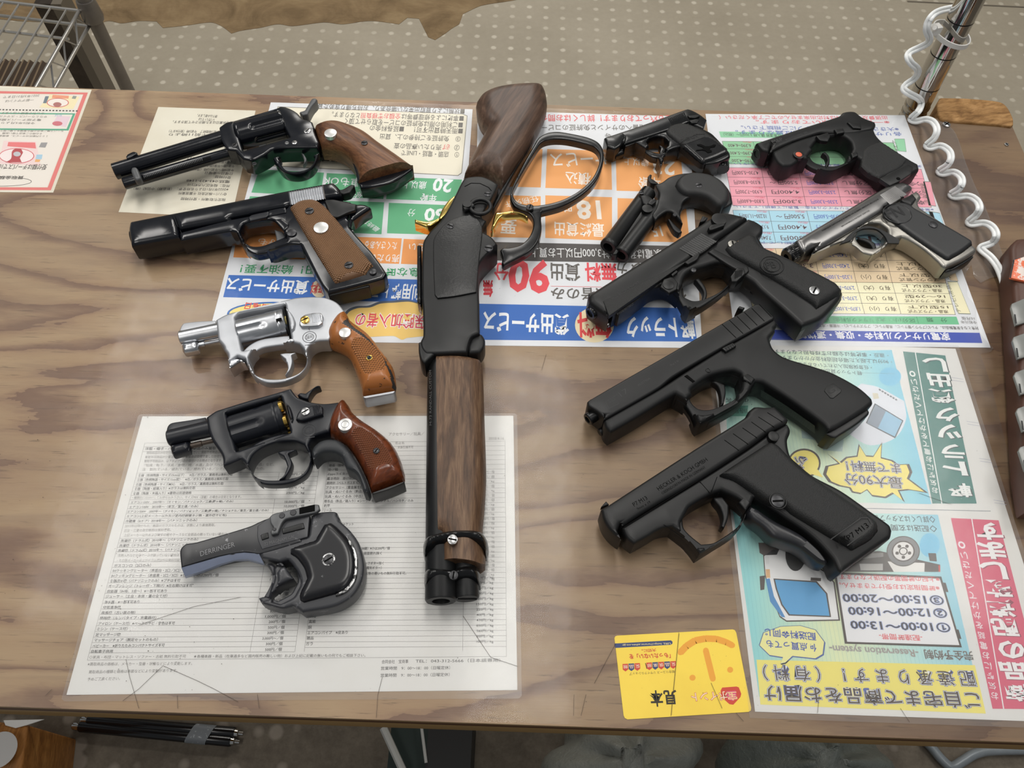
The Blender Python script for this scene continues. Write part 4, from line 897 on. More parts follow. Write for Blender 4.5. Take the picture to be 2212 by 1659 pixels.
# ---- yellow point card
def D_(x, y): return (x*.17179+1280, y*.17184+1320)
s = Sheet(.35); CARD = paper_mat('yellow_card', rgb(246, 216, 84), rgb(226, 190, 70), .5)
s.q([D_(*p) for p in [(275, 340), (285, 318), (310, 308), (1760, 230), (1790, 240), (1808, 275), (1995, 1215), (1990, 1250), (1960, 1268), (440, 1362), (405, 1345), (390, 1310)]], CARD, 0)
OG, RDD, NV = (234, 166, 66), (206, 78, 62), (62, 76, 120)
ar = [(1105, 520), (1180, 440), (1290, 370), (1420, 345), (1560, 350), (1680, 390), (1755, 430)]
for a, b in zip(ar, ar[1:]): s.ln(D_(*a), D_(*b), 4.4, OG, 1)
for p in ar: s.ell(D_(*p), 6.4, 6, OG, 1, 16)
s.ln(D_(1425, 500), D_(1512, 850), 4.2, OG, 1); s.ell(D_(1425, 495), 6, 6, OG, 1); s.ell(D_(1512, 852), 6, 6, OG, 1); s.ell(D_(1257, 838), 6.6, 6.4, OG, 1); s.ell(D_(1730, 738), 6.4, 6.4, OG, 1)
s.q([D_(*p) for p in [(274, 408), (985, 368), (1005, 385), (1005, 408), (985, 424), (288, 464)]], NV, 1); s.t('URL http://www.aihin.co.jp', D_(980, 418), D_(375, 442), 5, (226, 214, 160), 2, .01)
s.t('大切に。', D_(795, 510), D_(615, 522), 7, RDD, 2, .02); s.t('「もったいない」を', D_(975, 588), D_(460, 606), 11, RDD, 2, .03)
for k in range(9):
    x = 1010-k*75; y = 628+k*4.2
    if k == 5: s.ln(D_(x+30, y+5), D_(x+48, y+75), .5, BK, 2); continue
    s.q([D_(*p) for p in [(x-34, y+4), (x+36, y), (x+40, y+70), (x+4, y+98), (x-30, y+74)]], (RDD if k % 2 == 0 else NV), 1); s.t('愛品倶楽部　愛品館'[k] if k < 9 else '', D_(x+28, y+60), D_(x-24, y+63), 7.5, (240, 210, 190), 2, .01)
s.t('総合リユース リサイクルショップ', D_(1030, 778), D_(462, 808), 6, (120, 104, 60), 2, .004)
s.t('見', D_(1045, 1165), D_(890, 1168), 29, (56, 52, 44), 2, .03); s.t('本', D_(870, 1195), D_(715, 1200), 34, (56, 52, 44), 2, .02)
s.q([D_(*p) for p in [(1630, 962), (1810, 948), (1840, 960), (1870, 1040), (1860, 1080), (1770, 1178), (1720, 1170), (1620, 1080), (1610, 1000)]], RDD, 1); s.q([D_(*p) for p in [(1680, 1010), (1800, 1000), (1815, 1100), (1760, 1130), (1700, 1110)]], (214, 90, 130), 2)
s.t('宝', D_(1805, 1120), D_(1690, 1126), 18, (240, 200, 150), 3, .02); s.t('ポイント', D_(1690, 1118), D_(1235, 1142), 19, RDD, 3, .04); s.t('ポイント', D_(1690, 1118), D_(1235, 1142), 19, (244, 226, 200), 4, .005)
DUST = (90, 70, 30)
s.ln(D_(1085, 262), D_(1050, 620), .12, DUST, 5); s.ln(D_(1050, 620), D_(985, 1320), .12, DUST, 5)
s.done('point_card', 'yellow point card with orange smiling line face, near the front edge', 'card')
# ---- clear films
def film(name, haze, gloss, rough, wav=0.0, scale=9):
    m = bpy.data.materials.new(name); m.use_nodes = True; t = m.node_tree; t.nodes.clear()
    o = t.nodes.new('ShaderNodeOutputMaterial'); tr = t.nodes.new('ShaderNodeBsdfTransparent'); gl = t.nodes.new('ShaderNodeBsdfGlossy'); df = t.nodes.new('ShaderNodeBsdfDiffuse')
    tr.inputs[0].default_value = (.975, .975, .975, 1); gl.inputs['Roughness'].default_value = rough; df.inputs[0].default_value = (.8, .8, .8, 1)
    fr = t.nodes.new('ShaderNodeFresnel'); fr.inputs[0].default_value = 1.42
    mu = t.nodes.new('ShaderNodeMath'); mu.operation = 'MULTIPLY'; mu.inputs[1].default_value = gloss; t.links.new(fr.outputs[0], mu.inputs[0])
    m1 = t.nodes.new('ShaderNodeMixShader'); m1.inputs[0].default_value = haze; t.links.new(tr.outputs[0], m1.inputs[1]); t.links.new(df.outputs[0], m1.inputs[2])
    m2 = t.nodes.new('ShaderNodeMixShader'); t.links.new(mu.outputs[0], m2.inputs[0]); t.links.new(m1.outputs[0], m2.inputs[1]); t.links.new(gl.outputs[0], m2.inputs[2])
    c = t.nodes.new('ShaderNodeTexCoord')
    if wav:
        # the loose right end of the sheet buckles more and shines more
        sx = t.nodes.new('ShaderNodeSeparateXYZ'); t.links.new(c.outputs['Object'], sx.inputs[0]); mr = t.nodes.new('ShaderNodeMapRange'); mr.interpolation_type = 'SMOOTHSTEP'
        mr.inputs[1].default_value = .425; mr.inputs[2].default_value = .46; mr.inputs[3].default_value = wav; mr.inputs[4].default_value = .9; t.links.new(sx.outputs[0], mr.inputs[0])
        m3 = t.nodes.new('ShaderNodeMapRange'); m3.inputs[1].default_value = .425; m3.inputs[2].default_value = .46; m3.inputs[3].default_value = gloss; m3.inputs[4].default_value = 1.1; t.links.new(sx.outputs[0], m3.inputs[0]); t.links.new(m3.outputs[0], mu.inputs[1])
        m4 = t.nodes.new('ShaderNodeMapRange'); m4.inputs[1].default_value = .425; m4.inputs[2].default_value = .46; m4.inputs[3].default_value = haze; m4.inputs[4].default_value = .07; t.links.new(sx.outputs[0], m4.inputs[0]); t.links.new(m4.outputs[0], m1.inputs[0])
        n = t.nodes.new('ShaderNodeTexNoise'); n.inputs['Scale'].default_value = scale; n.inputs['Detail'].default_value = 3; t.links.new(c.outputs['Object'], n.inputs['Vector'])
        b = t.nodes.new('ShaderNodeBump'); b.inputs['Strength'].default_value = wav; b.inputs['Distance'].default_value = .004; t.links.new(n.outputs[0], b.inputs['Height']); t.links.new(b.outputs[0], gl.inputs['Normal']); t.links.new(mr.outputs[0], b.inputs['Strength'])
        n2 = t.nodes.new('ShaderNodeTexNoise'); n2.inputs['Scale'].default_value = 60; n2.inputs['Detail'].default_value = 6; t.links.new(c.outputs['Object'], n2.inputs['Vector'])
        r = t.nodes.new('ShaderNodeMapRange'); r.inputs[1].default_value = .35; r.inputs[2].default_value = .7; r.inputs[3].default_value = rough*.6; r.inputs[4].default_value = rough*1.6; t.links.new(n2.outputs[0], r.inputs[0]); t.links.new(r.outputs[0], gl.inputs['Roughness'])
    t.links.new(m2.outputs[0], o.inputs[0]); return m
LAM = film('laminate_film', .10, .25, .16); VIN = film('clear_vinyl', .010, .30, .10, .10, 14)
def flat(pts, mat, z, loc):
    q, _ = smooth(pts, 30, 6); L = [W(p[0], p[1], z) for p in q]; o = np.mean(np.array(L), axis=0)
    r = delaunay_2d_cdt([Vector((a[0]-o[0], a[1]-o[1]))*1000 for a in L], [(i, (i+1) % len(L)) for i in range(len(L))], [], 1, 1e-6)
    return [(a.x*.001+o[0], a.y*.001+o[1], T+z*.001) for a in r[0]], [tuple(x) for x in r[2]], mat
def laminate(sheet, pts):
    o = mesh('laminate_film', [flat(pts, LAM, .65, None)], tuple(sheet.location)); o.location = (0, 0, 0); o.parent = sheet
laminate(PRICE, [(298, 899), (303, 895), (1112, 893), (1117, 897), (1127, 1503), (1121, 1509), (140, 1515), (133, 1510)])
q = [WP(.1645, .393), WP(.3835, .393), WP(.3835, .0865), WP(.1645, .0865)]; laminate(TRUCK, q)
VSH = [(-330, 178), (0, 186.5), (700, 214.5), (1540, 246.5), (1962, 248), (2012, 256), (2042, 266), (2062, 284), (2074, 312), (2086, 350), (2106, 400), (2128, 446), (2150, 505), (2176, 578), (2178, 590), (2168, 596), (2142, 600), (2118, 611), (2104, 598), (2098, 572), (2086, 590), (2090, 640), (2108, 660), (2110, 690), (2118, 720), (2146, 752), (2140, 760), (2118, 764), (2140, 830), (2168, 940), (2198, 1060), (2240, 1230), (2330, 1560), (2330, 1596), (1560, 1581), (1160, 1563), (560, 1549), (0, 1536), (-300, 1530)]
v, f, m = flat(VSH, VIN, .95, None)
SCR = plain('scratch_dirt', rgb(62, 50, 42), .7); scr = []
for pth in [[(265, 1514), (300, 1488), (352, 1438)], [(352, 1438), (425, 1470), (462, 1488), (514, 1516)], [(272, 1424), (280, 1462), (300, 1530)], [(98, 1503), (112, 1489)], [(383, 1502), (384, 1530)], [(816, 1502), (826, 1462)], [(816, 1502), (813, 1550)], [(1240, 1500), (1239, 1546)], [(1266, 1500), (1255, 1546)], [(1000, 1330), (1060, 1420), (1120, 1440)], [(640, 1190), (668, 1172), (660, 1200)], [(1330, 1390), (1284, 1476)], [(1467, 1368), (1450, 1545)],
            [(1536, 1475), (1560, 1530)], [(1590, 1540), (1606, 1558)], [(1945, 1530), (1965, 1560)], [(1770, 1500), (1766, 1540)], [(1640, 760), (1612, 790)], [(1010, 820), (990, 860)], [(560, 1530), (556, 1500)], [(930, 40+700), (934, 790)], [(1180, 765), (1170, 800)], [(2055, 1090), (1985, 1065)], [(300, 1350), (420, 1310), (520, 1290)]]:
    scr.append(lines(I, SCR, list(zip(pth, pth[1:])), .97, .22, .02))
rr = random.Random(11)
for k in range(150):
    x, y = rr.choice([(rr.uniform(130, 420), rr.uniform(1080, 1500)), (rr.uniform(0, 300), rr.uniform(820, 1300)), (rr.uniform(300, 2000), rr.uniform(560, 1520))]); q = rr.uniform(.5, 2.2); scr.append(lines(I, SCR, [((x, y), (x+q*rr.choice((1, -1)), y+rr.uniform(-.6, .9)))], .97, rr.uniform(.25, .6), .02))
single('clear_vinyl_sheet', 'scratched clear vinyl sheet covering the counter and its notices, torn at the right', 'table cover', [(v, f, m)]+scr, tuple(W(1000, 900, .95)))
# ================================================================ handguns on the left
def base(px, py): return tuple(W(px, py, 1.0))
T1 = 1                           # flag: point traced on the upper face
# ---- long-barrelled western revolver
V = (220, 190, .31646)
WAL = wood('walnut_grip', rgb(70, 42, 26), rgb(112, 74, 48), rgb(140, 98, 66), math.radians(-38), 30, 230)
g = Thing('revolver', 'long-barrelled glossy black western revolver with brown wooden grip, topmost on the left', 'gun', base(540, 340))
g.add('barrel', rod(V, BLUED, (84, 572), (860, 334), [(.0, 50), (.004, 55), (.8, 54), (1, 54)], 21, bore=(26, .03)),
      plate(V, BLUED, [(165, 470), (175, 455), (215, 436), (240, 440), (236, 452), (205, 470), (170, 486)], 19, 30, 1), )
g.add('ejector_housing', rod(V, BLUED, (150, 655), (880, 445), [(0, 36), (.01, 40), (1, 38)], 17, bore=(14, .02)),
      lines(V, DARK, [((275, 622), (745, 478))], 25.5, 3.4, .5))
sp = []
A = W(V[0]+290*V[2], V[1]+612*V[2], 25.5); B = W(V[0]+690*V[2], V[1]+490*V[2], 25.5); d, u, v_, L = frame_axes(A, B)
g.add('ejector_spring', tube(GREYM, [A+d*L*t+u*.0016*math.cos(t*230)+v_*.0016*math.sin(t*230) for t in np.linspace(0, 1, 330)], .00042, 5))
g.add('ejector_button', plate(V, GREYM, [(205, 545), (232, 540), (250, 560), (282, 640), (255, 655), (232, 650), (200, 570)], 22, 31, 2))
g.add('frame', plate(V, BLUED, [(800, 272), (850, 238), (905, 226), (1190, 142, T1), (1225, 128), (1275, 138), (1330, 168), (1375, 212), (1420, 226), (1465, 250), (1452, 290), (1500, 418), (1490, 470), (1430, 470), (1200, 478), (1130, 520), (1050, 556), (985, 548), (935, 492), (880, 486), (845, 430), (815, 350)],
      9, 29, 2.2, [[(907, 243, T1), (1188, 158, T1), (1285, 340, T1), (965, 432, T1)]]))
g.add('cylinder', rod(V, BLUED, (925, 330), (1243, 244), [(0, 88), (.03, 95), (.97, 95), (1, 90)], 21, flutes=(6, 16, .45, .30, 1.3)))
g.add('hammer', plate(V, GREYM, [(1335, 170), (1385, 155), (1412, 110), (1432, 78), (1455, 70), (1476, 82), (1472, 112), (1440, 152), (1412, 205), (1375, 212)], 15, 27, 1.5))
g.add('grip_frame', plate(V, BLUED, [(1455, 270), (1500, 418), (1560, 432), (1640, 468), (1715, 545), (1742, 620), (1742, 662), (1775, 722), (1860, 716), (2000, 680), (2128, 596), (2118, 545), (1900, 420), (1640, 272)], 13, 25, 2, near=6))
g.add('grip', dome(V, WAL, [(1452, 283), (1545, 252), (1640, 255), (1790, 312), (1900, 392), (2020, 476), (2126, 552), (1950, 600), (1755, 655), (1752, 600), (1722, 530), (1660, 462), (1580, 425), (1500, 415)], 22, 37, 15, 10, cut=[((2126, 552), (1755, 655))], trace=24))
g.add('butt_strap', plate(V, gunmetal('butt_dark', (.010, .014, .012, 1), .45), [(1755, 652), (2126, 548), (2128, 580), (2000, 668), (1860, 708), (1775, 715)], 7, 22, 1.5, near=9))
g.add('medallion', disc(V, MEDAL, (1560, 305), 42, 33, 37.2)); g.add('screw', *disc(V, DSTEEL, (1792, 372), 22, 34, 38.0, 20))
for c, r, a in (((905, 388), 20, 60), ((1402, 290), 24, 60), ((1314, 370), 18, 20), ((1262, 373), 14, 0), ((1040, 515), 16, 30)): g.add('screw', *disc(V, STEEL if a in (60, 20, 0) and c[0] > 1000 else DSTEEL, c, r, 27, 29.7, a))
g.add('trigger_guard', plate(V, BLUED, [(1165, 485), (1200, 545), (1240, 590), (1300, 610), (1370, 606), (1440, 572), (1478, 510), (1492, 440), (1440, 460), (1180, 470)], 15, 27, 2,
      [[(1215, 508), (1240, 476), (1290, 462), (1400, 450), (1455, 470), (1440, 520), (1400, 555), (1320, 572), (1255, 558)]]))
g.add('trigger', plate(V, GREYM, [(1350, 440), (1380, 452), (1400, 490), (1398, 520), (1372, 548), (1362, 540), (1380, 510), (1376, 480)], 18, 24, 1))
# ---- full-size pistol with checkered brown grip panel
g = Thing('pistol', 'glossy black pistol with checkered brown grip panel and silver slide serrations', 'gun', base(540, 520))
g.add('slide', plate(V, BLUED, [(192, 915), (700, 816), (1270, 703), (1580, 646), (1622, 688), (1640, 738, T1), (1520, 757, T1), (1285, 802, T1), (1245, 815, T1), (880, 882, T1), (870, 900, T1), (530, 962, T1), (548, 1000, T1), (556, 1040), (560, 1085), (240, 1142), (205, 1092), (184, 975)], 6, 30, 4.5))
g.add('recoil_plug', rod(V, BLUED, (206, 1030), (555, 962), [(0, 54), (.06, 62), (1, 62)], 17.5), rod(V, BLUED, (228, 1090), (556, 1032), [(0, 44), (.06, 50), (1, 50)], 13))
g.add('frame', plate(V, BLUED, [(530, 990), (880, 900, T1), (1250, 830, T1), (1285, 800), (1520, 760), (1640, 770), (1740, 790), (1700, 880), (1690, 950), (1740, 1010), (1790, 1065), (1850, 1130), (1945, 1268), (1956, 1330), (1930, 1362), (1700, 1425), (1560, 1458), (1512, 1400), (1440, 1262), (1375, 1130), (1300, 1128), (1180, 1162), (1060, 1166), (985, 1122), (945, 1050), (900, 1042), (545, 1108)], 7, 28, 2.5,
      [[(968, 1040), (990, 995), (1040, 972), (1170, 962), (1262, 1000), (1262, 1050), (1160, 1092), (1100, 1112), (1035, 1112), (985, 1085)]], guard=(0, 12, 22, 9)),
      rod(V, BLUED, (562, 1032), (905, 972), [(0, 52), (.05, 56), (1, 54)], 15))
g.add('trigger', plate(V, GREYM, [(1178, 968), (1235, 985), (1262, 1030), (1255, 1070), (1168, 1094), (1190, 1040)], 13, 21, 1.2))
CHK = checker('checkered_brown_plastic', rgb(128, 94, 66), math.radians(-58), .0016, .42, 1.0)
g.add('grip_panel', dome(V, CHK, [(1284, 830), (1350, 786), (1430, 773), (1485, 788), (1560, 852), (1700, 1022), (1858, 1222), (1826, 1250), (1806, 1282), (1690, 1318), (1592, 1345), (1480, 1165), (1380, 1000)], 27, 33, 7, 20,
      zones=[([(1600, 1338), (1640, 1290), (1700, 1262), (1790, 1255), (1800, 1278), (1690, 1312)], plain('smooth_brown_plastic', rgb(112, 82, 58), .38), 0)]))
g.add('serrations', ribs(V, SILV, [(1272, 712), (1512, 668), (1528, 758), (1286, 800)], 15, 30.1, .8))
g.add('hammer', plate(V, BLACKM, [(1612, 690), (1640, 694), (1700, 662), (1726, 664), (1732, 700), (1702, 745), (1650, 758), (1625, 745)], 14, 24, 1.5))
g.add('grip_safety', plate(V, BLUED, [(1700, 800), (1760, 795), (1800, 800), (1846, 822), (1846, 868), (1795, 900), (1725, 950), (1715, 1000), (1790, 1062), (1785, 1072), (1700, 1010), (1672, 950), (1690, 880)], 10, 26, 3))
g.add('safety_catch', plate(V, BLACKM, [(1520, 770), (1575, 762), (1640, 775), (1738, 795), (1730, 835), (1680, 852), (1605, 884), (1560, 872), (1540, 820)], 27, 31, 1, top=True))
g.add('slide_stop', plate(V, BLUEDS, [(1000, 886), (1022, 868), (1140, 842), (1142, 868), (1120, 884), (1010, 910)], 27, 30, 1, top=True), plate(V, BLUED, [(1140, 838), (1180, 828), (1255, 815), (1262, 850), (1130, 880)], 26, 29, 1, top=True))
g.add('magazine_catch', *disc(V, DSTEEL, (1294, 985), 32, 26, 29.5), plate(V, BLUED, [(1170, 900), (1230, 890), (1280, 930), (1270, 960), (1240, 975), (1200, 930)], 26, 29, 1.4, top=True))
g.add('medallion', disc(V, MEDAL, (1495, 950), 50, 32, 34.4)); g.add('pin', *disc(V, DSTEEL, (1850, 1250), 25, 26, 30))
for c in ((1416, 836), (1685, 1206)): g.add('screw', *disc(V, DSTEEL, c, 30, 31, 34, 25))
g.add('magazine_base', plate(V, BLACKM, [(1560, 1440), (1830, 1378), (1836, 1320), (1545, 1400)], 8, 24, 1, near=12))
# ---- silver snub revolver
V = (340, 620, .27725)
g = Thing('revolver', 'silver snub-nosed revolver with worn orange-brown grip', 'gun', base(620, 755))
g.add('barrel', rod(V, SILV, (176, 398), (490, 336), [(0, 50), (.02, 56), (.55, 58), (1, 60)], 18, bore=(30, .05)),
      plate(V, SILV, [(184, 440), (316, 412), (320, 488), (255, 502), (206, 510), (192, 490)], 8, 20, 4.5, top=True))
g.add('front_sight', plate(V, SILVS, [(172, 352), (185, 308), (205, 282), (300, 270), (452, 262), (472, 320), (300, 358), (180, 388)], 13, 22, 1, top=True))
g.add('ejector_rod', rod(V, SILV, (322, 452), (490, 418), [(0, 22), (.28, 24), (.3, 15), (1, 15)], 14))
SILF = [(455, 258), (545, 212), (700, 172), (860, 135), (990, 105), (1070, 86), (1160, 78), (1240, 76), (1320, 86), (1400, 122), (1452, 178), (1480, 235), (1470, 300), (1400, 420), (1350, 474), (1270, 478), (1222, 498), (1190, 545), (1180, 640), (1120, 716), (1000, 768), (870, 776), (790, 742), (740, 695), (712, 612), (650, 590), (572, 648), (555, 622), (552, 560), (545, 520), (505, 470), (478, 425), (466, 350)]
g.add('frame', plate(V, SILVS, SILF, 9, 27, 2.2, [[(604, 238, T1), (640, 205, T1), (998, 136, T1), (1046, 412, T1), (660, 500, T1)],
      [(735, 600), (765, 550), (820, 512), (900, 494), (1040, 480), (1125, 498), (1168, 555), (1165, 640), (1110, 702), (1000, 742), (880, 746), (800, 725), (755, 680)]], guard=(1, 13, 22, 9)))
g.add('cylinder', rod(V, SILV, (634, 366), (1002, 278), [(0, 104), (.02, 112), (.86, 112), (.87, 110), (.89, 112), (.98, 112), (1, 106)], 18.5, flutes=(5, 17, .58, -.2, .64)),
      lines(V, DARK, [((925, 262), (970, 252))], 32.6, 3.0, .5))
g.add('recoil_shield', plate(V, SILVS, [(1000, 160), (1045, 205), (1075, 270), (1068, 330), (1040, 352), (1020, 250)], 20, 29.5, 2.5, top=True), plate(V, DARK, [(985, 150), (1010, 165), (1045, 330), (1050, 400), (1030, 410)], 10, 24, .4, top=True))
g.add('trigger', plate(V, SILVS, [(948, 524), (1000, 516), (1112, 512), (1102, 530), (1056, 560), (1062, 612), (1040, 680), (990, 720), (950, 732), (946, 724), (990, 690), (1016, 640), (1010, 590), (975, 560)], 14, 23, 1))
g.add('cylinder_latch', plate(V, SILV, [(1104, 292), (1114, 240), (1150, 216), (1195, 206), (1230, 200), (1275, 202), (1292, 232), (1286, 284), (1250, 304), (1120, 310)], 26, 30.5, 1.2, top=True))
for k in range(7): pass
g.add('latch_texture', ribs(V, SILV, [(1200, 210), (1272, 208), (1282, 270), (1208, 282)], 7, 30.4, .5))
g.add('screw', *disc(V, BRASS, (1148, 250), 34, 29, 32, 35))
EMB = plain('engraved_grey', (.12, .12, .125, 1), .5, .6)
def monogram(V, c, r, z, m, t):
    return [ring(V, m, c, r, r*.05, z), ring(V, m, c, r*.62, r*.045, z), text(V, m, t, (c[0]-r*.5, c[1]+r*.30), (c[0]+r*.5, c[1]+r*.18), r*.55, z+.1, .01),
            lines(V, m, [((c[0]-r*.7, c[1]+r*1.25), (c[0]+r*.85, c[1]+r*.95)), ((c[0]-r*.1, c[1]-r*1.25), (c[0]+r*.02, c[1]-r))], z, .5, .08)]
g.add('engraved_emblem', *monogram(V, (1185, 390), 52, 27.0, EMB, 'S&W'))
g.add('crane_stud', rod(V, SILV, (1020, 425), (1062, 418), [(0, 14), (.5, 20), (1, 12)], 27))
g.add('lower_lug', plate(V, SILV, [(548, 560), (640, 560), (700, 600), (650, 600), (572, 652), (556, 625)], 9, 26, 3))
PLB = NT('chipped_orange_brown_plastic'); _v = PLB.coord(); _n = PLB.noise(_v, 160, 7, .72)
PLB.set(PLB.mix(PLB.ramp(_n, [(.60, (0, 0, 0, 1)), (.62, (1, 1, 1, 1))]), rgb(158, 96, 46), rgb(38, 32, 28)), .34, 0, .5)
PLBD = plain('exposed_black_plastic', rgb(46, 42, 40), .55)
PLC = checker('orange_brown_checkering', rgb(150, 96, 54), math.radians(-60), .0019, .4, 1.0)
GO = [(1475, 213), (1520, 290), (1655, 395), (1760, 528), (1838, 640), (1862, 770), (1858, 812), (1600, 846), (1590, 790), (1556, 690), (1500, 560), (1425, 500), (1348, 468), (1330, 390), (1360, 310), (1410, 245)]
g.add('grip', dome(V, PLB.m, GO, 19, 33, 11, mirror=True, trace=19, zones=[([(1478, 225), (1440, 290), (1510, 330), (1640, 420), (1745, 560), (1800, 650), (1835, 790), (1855, 770), (1830, 660), (1770, 560), (1800, 590), (1650, 400), (1520, 300)], PLBD, 0),
      ([(1508, 432), (1545, 400), (1598, 392), (1680, 445), (1745, 520), (1772, 580), (1768, 645), (1700, 660), (1650, 684), (1612, 668), (1560, 560)], PLC, -.5)]))
g.add('butt', plate(V, SILVS, [(1600, 852), (1858, 806), (1855, 838), (1840, 850), (1622, 890), (1606, 876)], 9, 24, 1.5, near=14), rod(V, DARK, (1778, 842), (1778, 820), [(0, 18), (1, 18)], 15))
g.add('medallion', *disc(V, MEDAL, (1460, 352), 46, 30, 34.6)); g.add('screw', *disc(V, BRASS, (1650, 548), 26, 30, 33.2), *disc(V, DSTEEL, (1650, 548), 19, 31, 33.5, 85))
# ---- black snub revolver
V = (340, 820, .31351)
g = Thing('revolver', 'black snub-nosed revolver with glossy reddish-brown grip and black grip adapter', 'gun', base(600, 960))
g.add('barrel', rod(V, BLUEDS, (74, 405), (420, 325), [(0, 50), (.02, 57), (.5, 58), (1, 60)], 18, bore=(26, .05)), plate(V, BLUEDS, [(84, 450), (222, 420), (224, 490), (160, 508), (106, 524), (92, 495)], 8, 20, 4.5, top=True))
g.add('front_sight', plate(V, BLUEDS, [(64, 362), (72, 322), (100, 299), (220, 280), (332, 260), (352, 320), (200, 365), (80, 392)], 13, 22, 1, top=True))
g.add('ejector_rod', rod(V, gunmetal('worn_brown_steel', (.06, .045, .035, 1), .4, .5), (212, 462), (400, 418), [(0, 20), (.5, 21), (.52, 15), (1, 15)], 14))
g.add('frame', plate(V, BLUEDS, [(336, 262), (400, 218), (440, 204), (640, 142), (800, 98), (918, 62), (962, 118), (1010, 140), (1060, 156), (1150, 166), (1248, 156), (1290, 148), (1300, 200), (1230, 330), (1200, 402), (1150, 416), (1090, 440), (1060, 490), (1076, 560), (1064, 620), (1030, 680), (930, 734), (800, 746), (720, 734), (670, 690), (642, 630), (600, 590), (520, 624), (470, 640), (454, 600), (450, 545), (435, 508), (405, 462), (376, 415), (352, 350)], 9, 27, 2.2,
      [[(472, 232, T1), (852, 118, T1), (918, 365, T1), (545, 496, T1)], [(650, 632), (680, 566), (740, 515), (850, 474), (960, 466), (1030, 490), (1060, 560), (1048, 620), (1000, 680), (920, 706), (800, 716), (720, 705), (675, 676)]], guard=(1, 13, 22, 9)))
g.add('cylinder', rod(V, BLUEDS, (514, 366), (872, 252), [(0, 108), (.02, 116), (.86, 116), (.875, 113), (.89, 116), (.98, 116), (1, 110)], 18.5, flutes=(5, 18, .56, -.2, .66)))
A = W(V[0]+514*V[2], V[1]+366*V[2], 18.5); B = W(V[0]+880*V[2], V[1]+250*V[2], 18.5); d, u, v_, L = frame_axes(A, B)
for k in range(5):
    a = math.radians(72*k+36); o = (u*math.cos(a)+v_*math.sin(a))*.0098
    g.add('cartridge_rim', lathe(BRASS, A+d*L*.96+o, A+d*(L*.96+.0028)+o, [(0, .0046), (.9, .0046), (1, .0042)], 20))
g.add('recoil_shield', plate(V, BLUEDS, [(880, 150), (915, 190), (935, 260), (925, 300), (905, 250)], 20, 29.5, 2.5, top=True))
g.add('hammer', plate(V, BLUEDS, [(958, 112), (985, 90), (1020, 96), (1070, 60), (1100, 40), (1130, 44), (1126, 64), (1090, 80), (1062, 115), (1045, 152), (1000, 142)], 13, 23, 1.5))
g.add('trigger', plate(V, BLUEDS, [(830, 500), (870, 488), (976, 480), (962, 510), (912, 532), (936, 590), (920, 650), (880, 700), (836, 710), (836, 690), (870, 660), (896, 600), (880, 550), (845, 530)], 14, 23, 1.2))
g.add('cylinder_latch', plate(V, BLUEDS, [(954, 275), (965, 238), (990, 202), (1030, 194), (1062, 180), (1110, 170), (1140, 190), (1140, 240), (1092, 254), (1000, 282)], 26, 31, 1.5, top=True), ribs(V, BLUEDS, [(1068, 186), (1122, 178), (1130, 232), (1080, 246)], 7, 30.9, .5))
g.add('screw', *disc(V, STEEL, (1018, 217), 30, 29, 32, 35)); g.add('engraved_emblem', *monogram(V, (1045, 350), 46, 27.0, plain('engraved_black', (.03, .03, .033, 1), .6), 'S&W'))
RW = NT('reddish_brown_grip_wood'); _v = RW.coord((40, 260, 200), (0, 0, 1.0)); _n = RW.noise(_v, 1, 5, .6, .6)
RW.set(RW.ramp(_n, [(.3, rgb(72, 34, 18)), (.7, rgb(116, 58, 30))]), .24, 0, .5)
RWC = checker('reddish_brown_checkering', rgb(110, 62, 38), math.radians(-60), .0015, .4, 1.0)
g.add('grip', dome(V, RW.m, [(1292, 148), (1320, 185), (1350, 238), (1420, 300), (1530, 372), (1620, 452), (1670, 540), (1704, 650), (1706, 698), (1600, 735), (1474, 780), (1440, 680), (1380, 560), (1310, 462), (1245, 418), (1195, 398), (1183, 330), (1205, 255), (1245, 185)], 18, 33, 11, mirror=True, trace=19,
      zones=[([(1335, 378), (1360, 336), (1410, 330), (1500, 390), (1580, 480), (1620, 562), (1600, 585), (1560, 582), (1530, 600), (1490, 616), (1460, 600), (1420, 520)], RWC, -.5)]))
g.add('butt', plate(V, gunmetal('butt_grey', (.016, .015, .015, 1), .5), [(1474, 780), (1704, 698), (1706, 730), (1600, 775), (1490, 808)], 8, 25, 1.5, near=12))
g.add('medallion', *disc(V, MEDAL, (1293, 308), 48, 30, 34.4), ring(V, plain('medallion_line', (.25, .25, .25, 1), .5), (1293, 308), 26, 2.2, 34.4)); g.add('screw', *disc(V, DSTEEL, (1508, 488), 22, 31, 33.6, 60))
g.add('grip_adapter', plate(V, gunmetal('grey_black_rubber', (.016, .018, .021, 1), .55), [(1062, 505), (1078, 460), (1130, 420), (1200, 410), (1270, 430), (1330, 500), (1400, 612), (1450, 722), (1470, 792), (1460, 822), (1430, 812), (1400, 720), (1370, 680), (1310, 650), (1300, 610), (1280, 572), (1230, 548), (1150, 552), (1096, 602), (1080, 582)], 7, 28, 4))
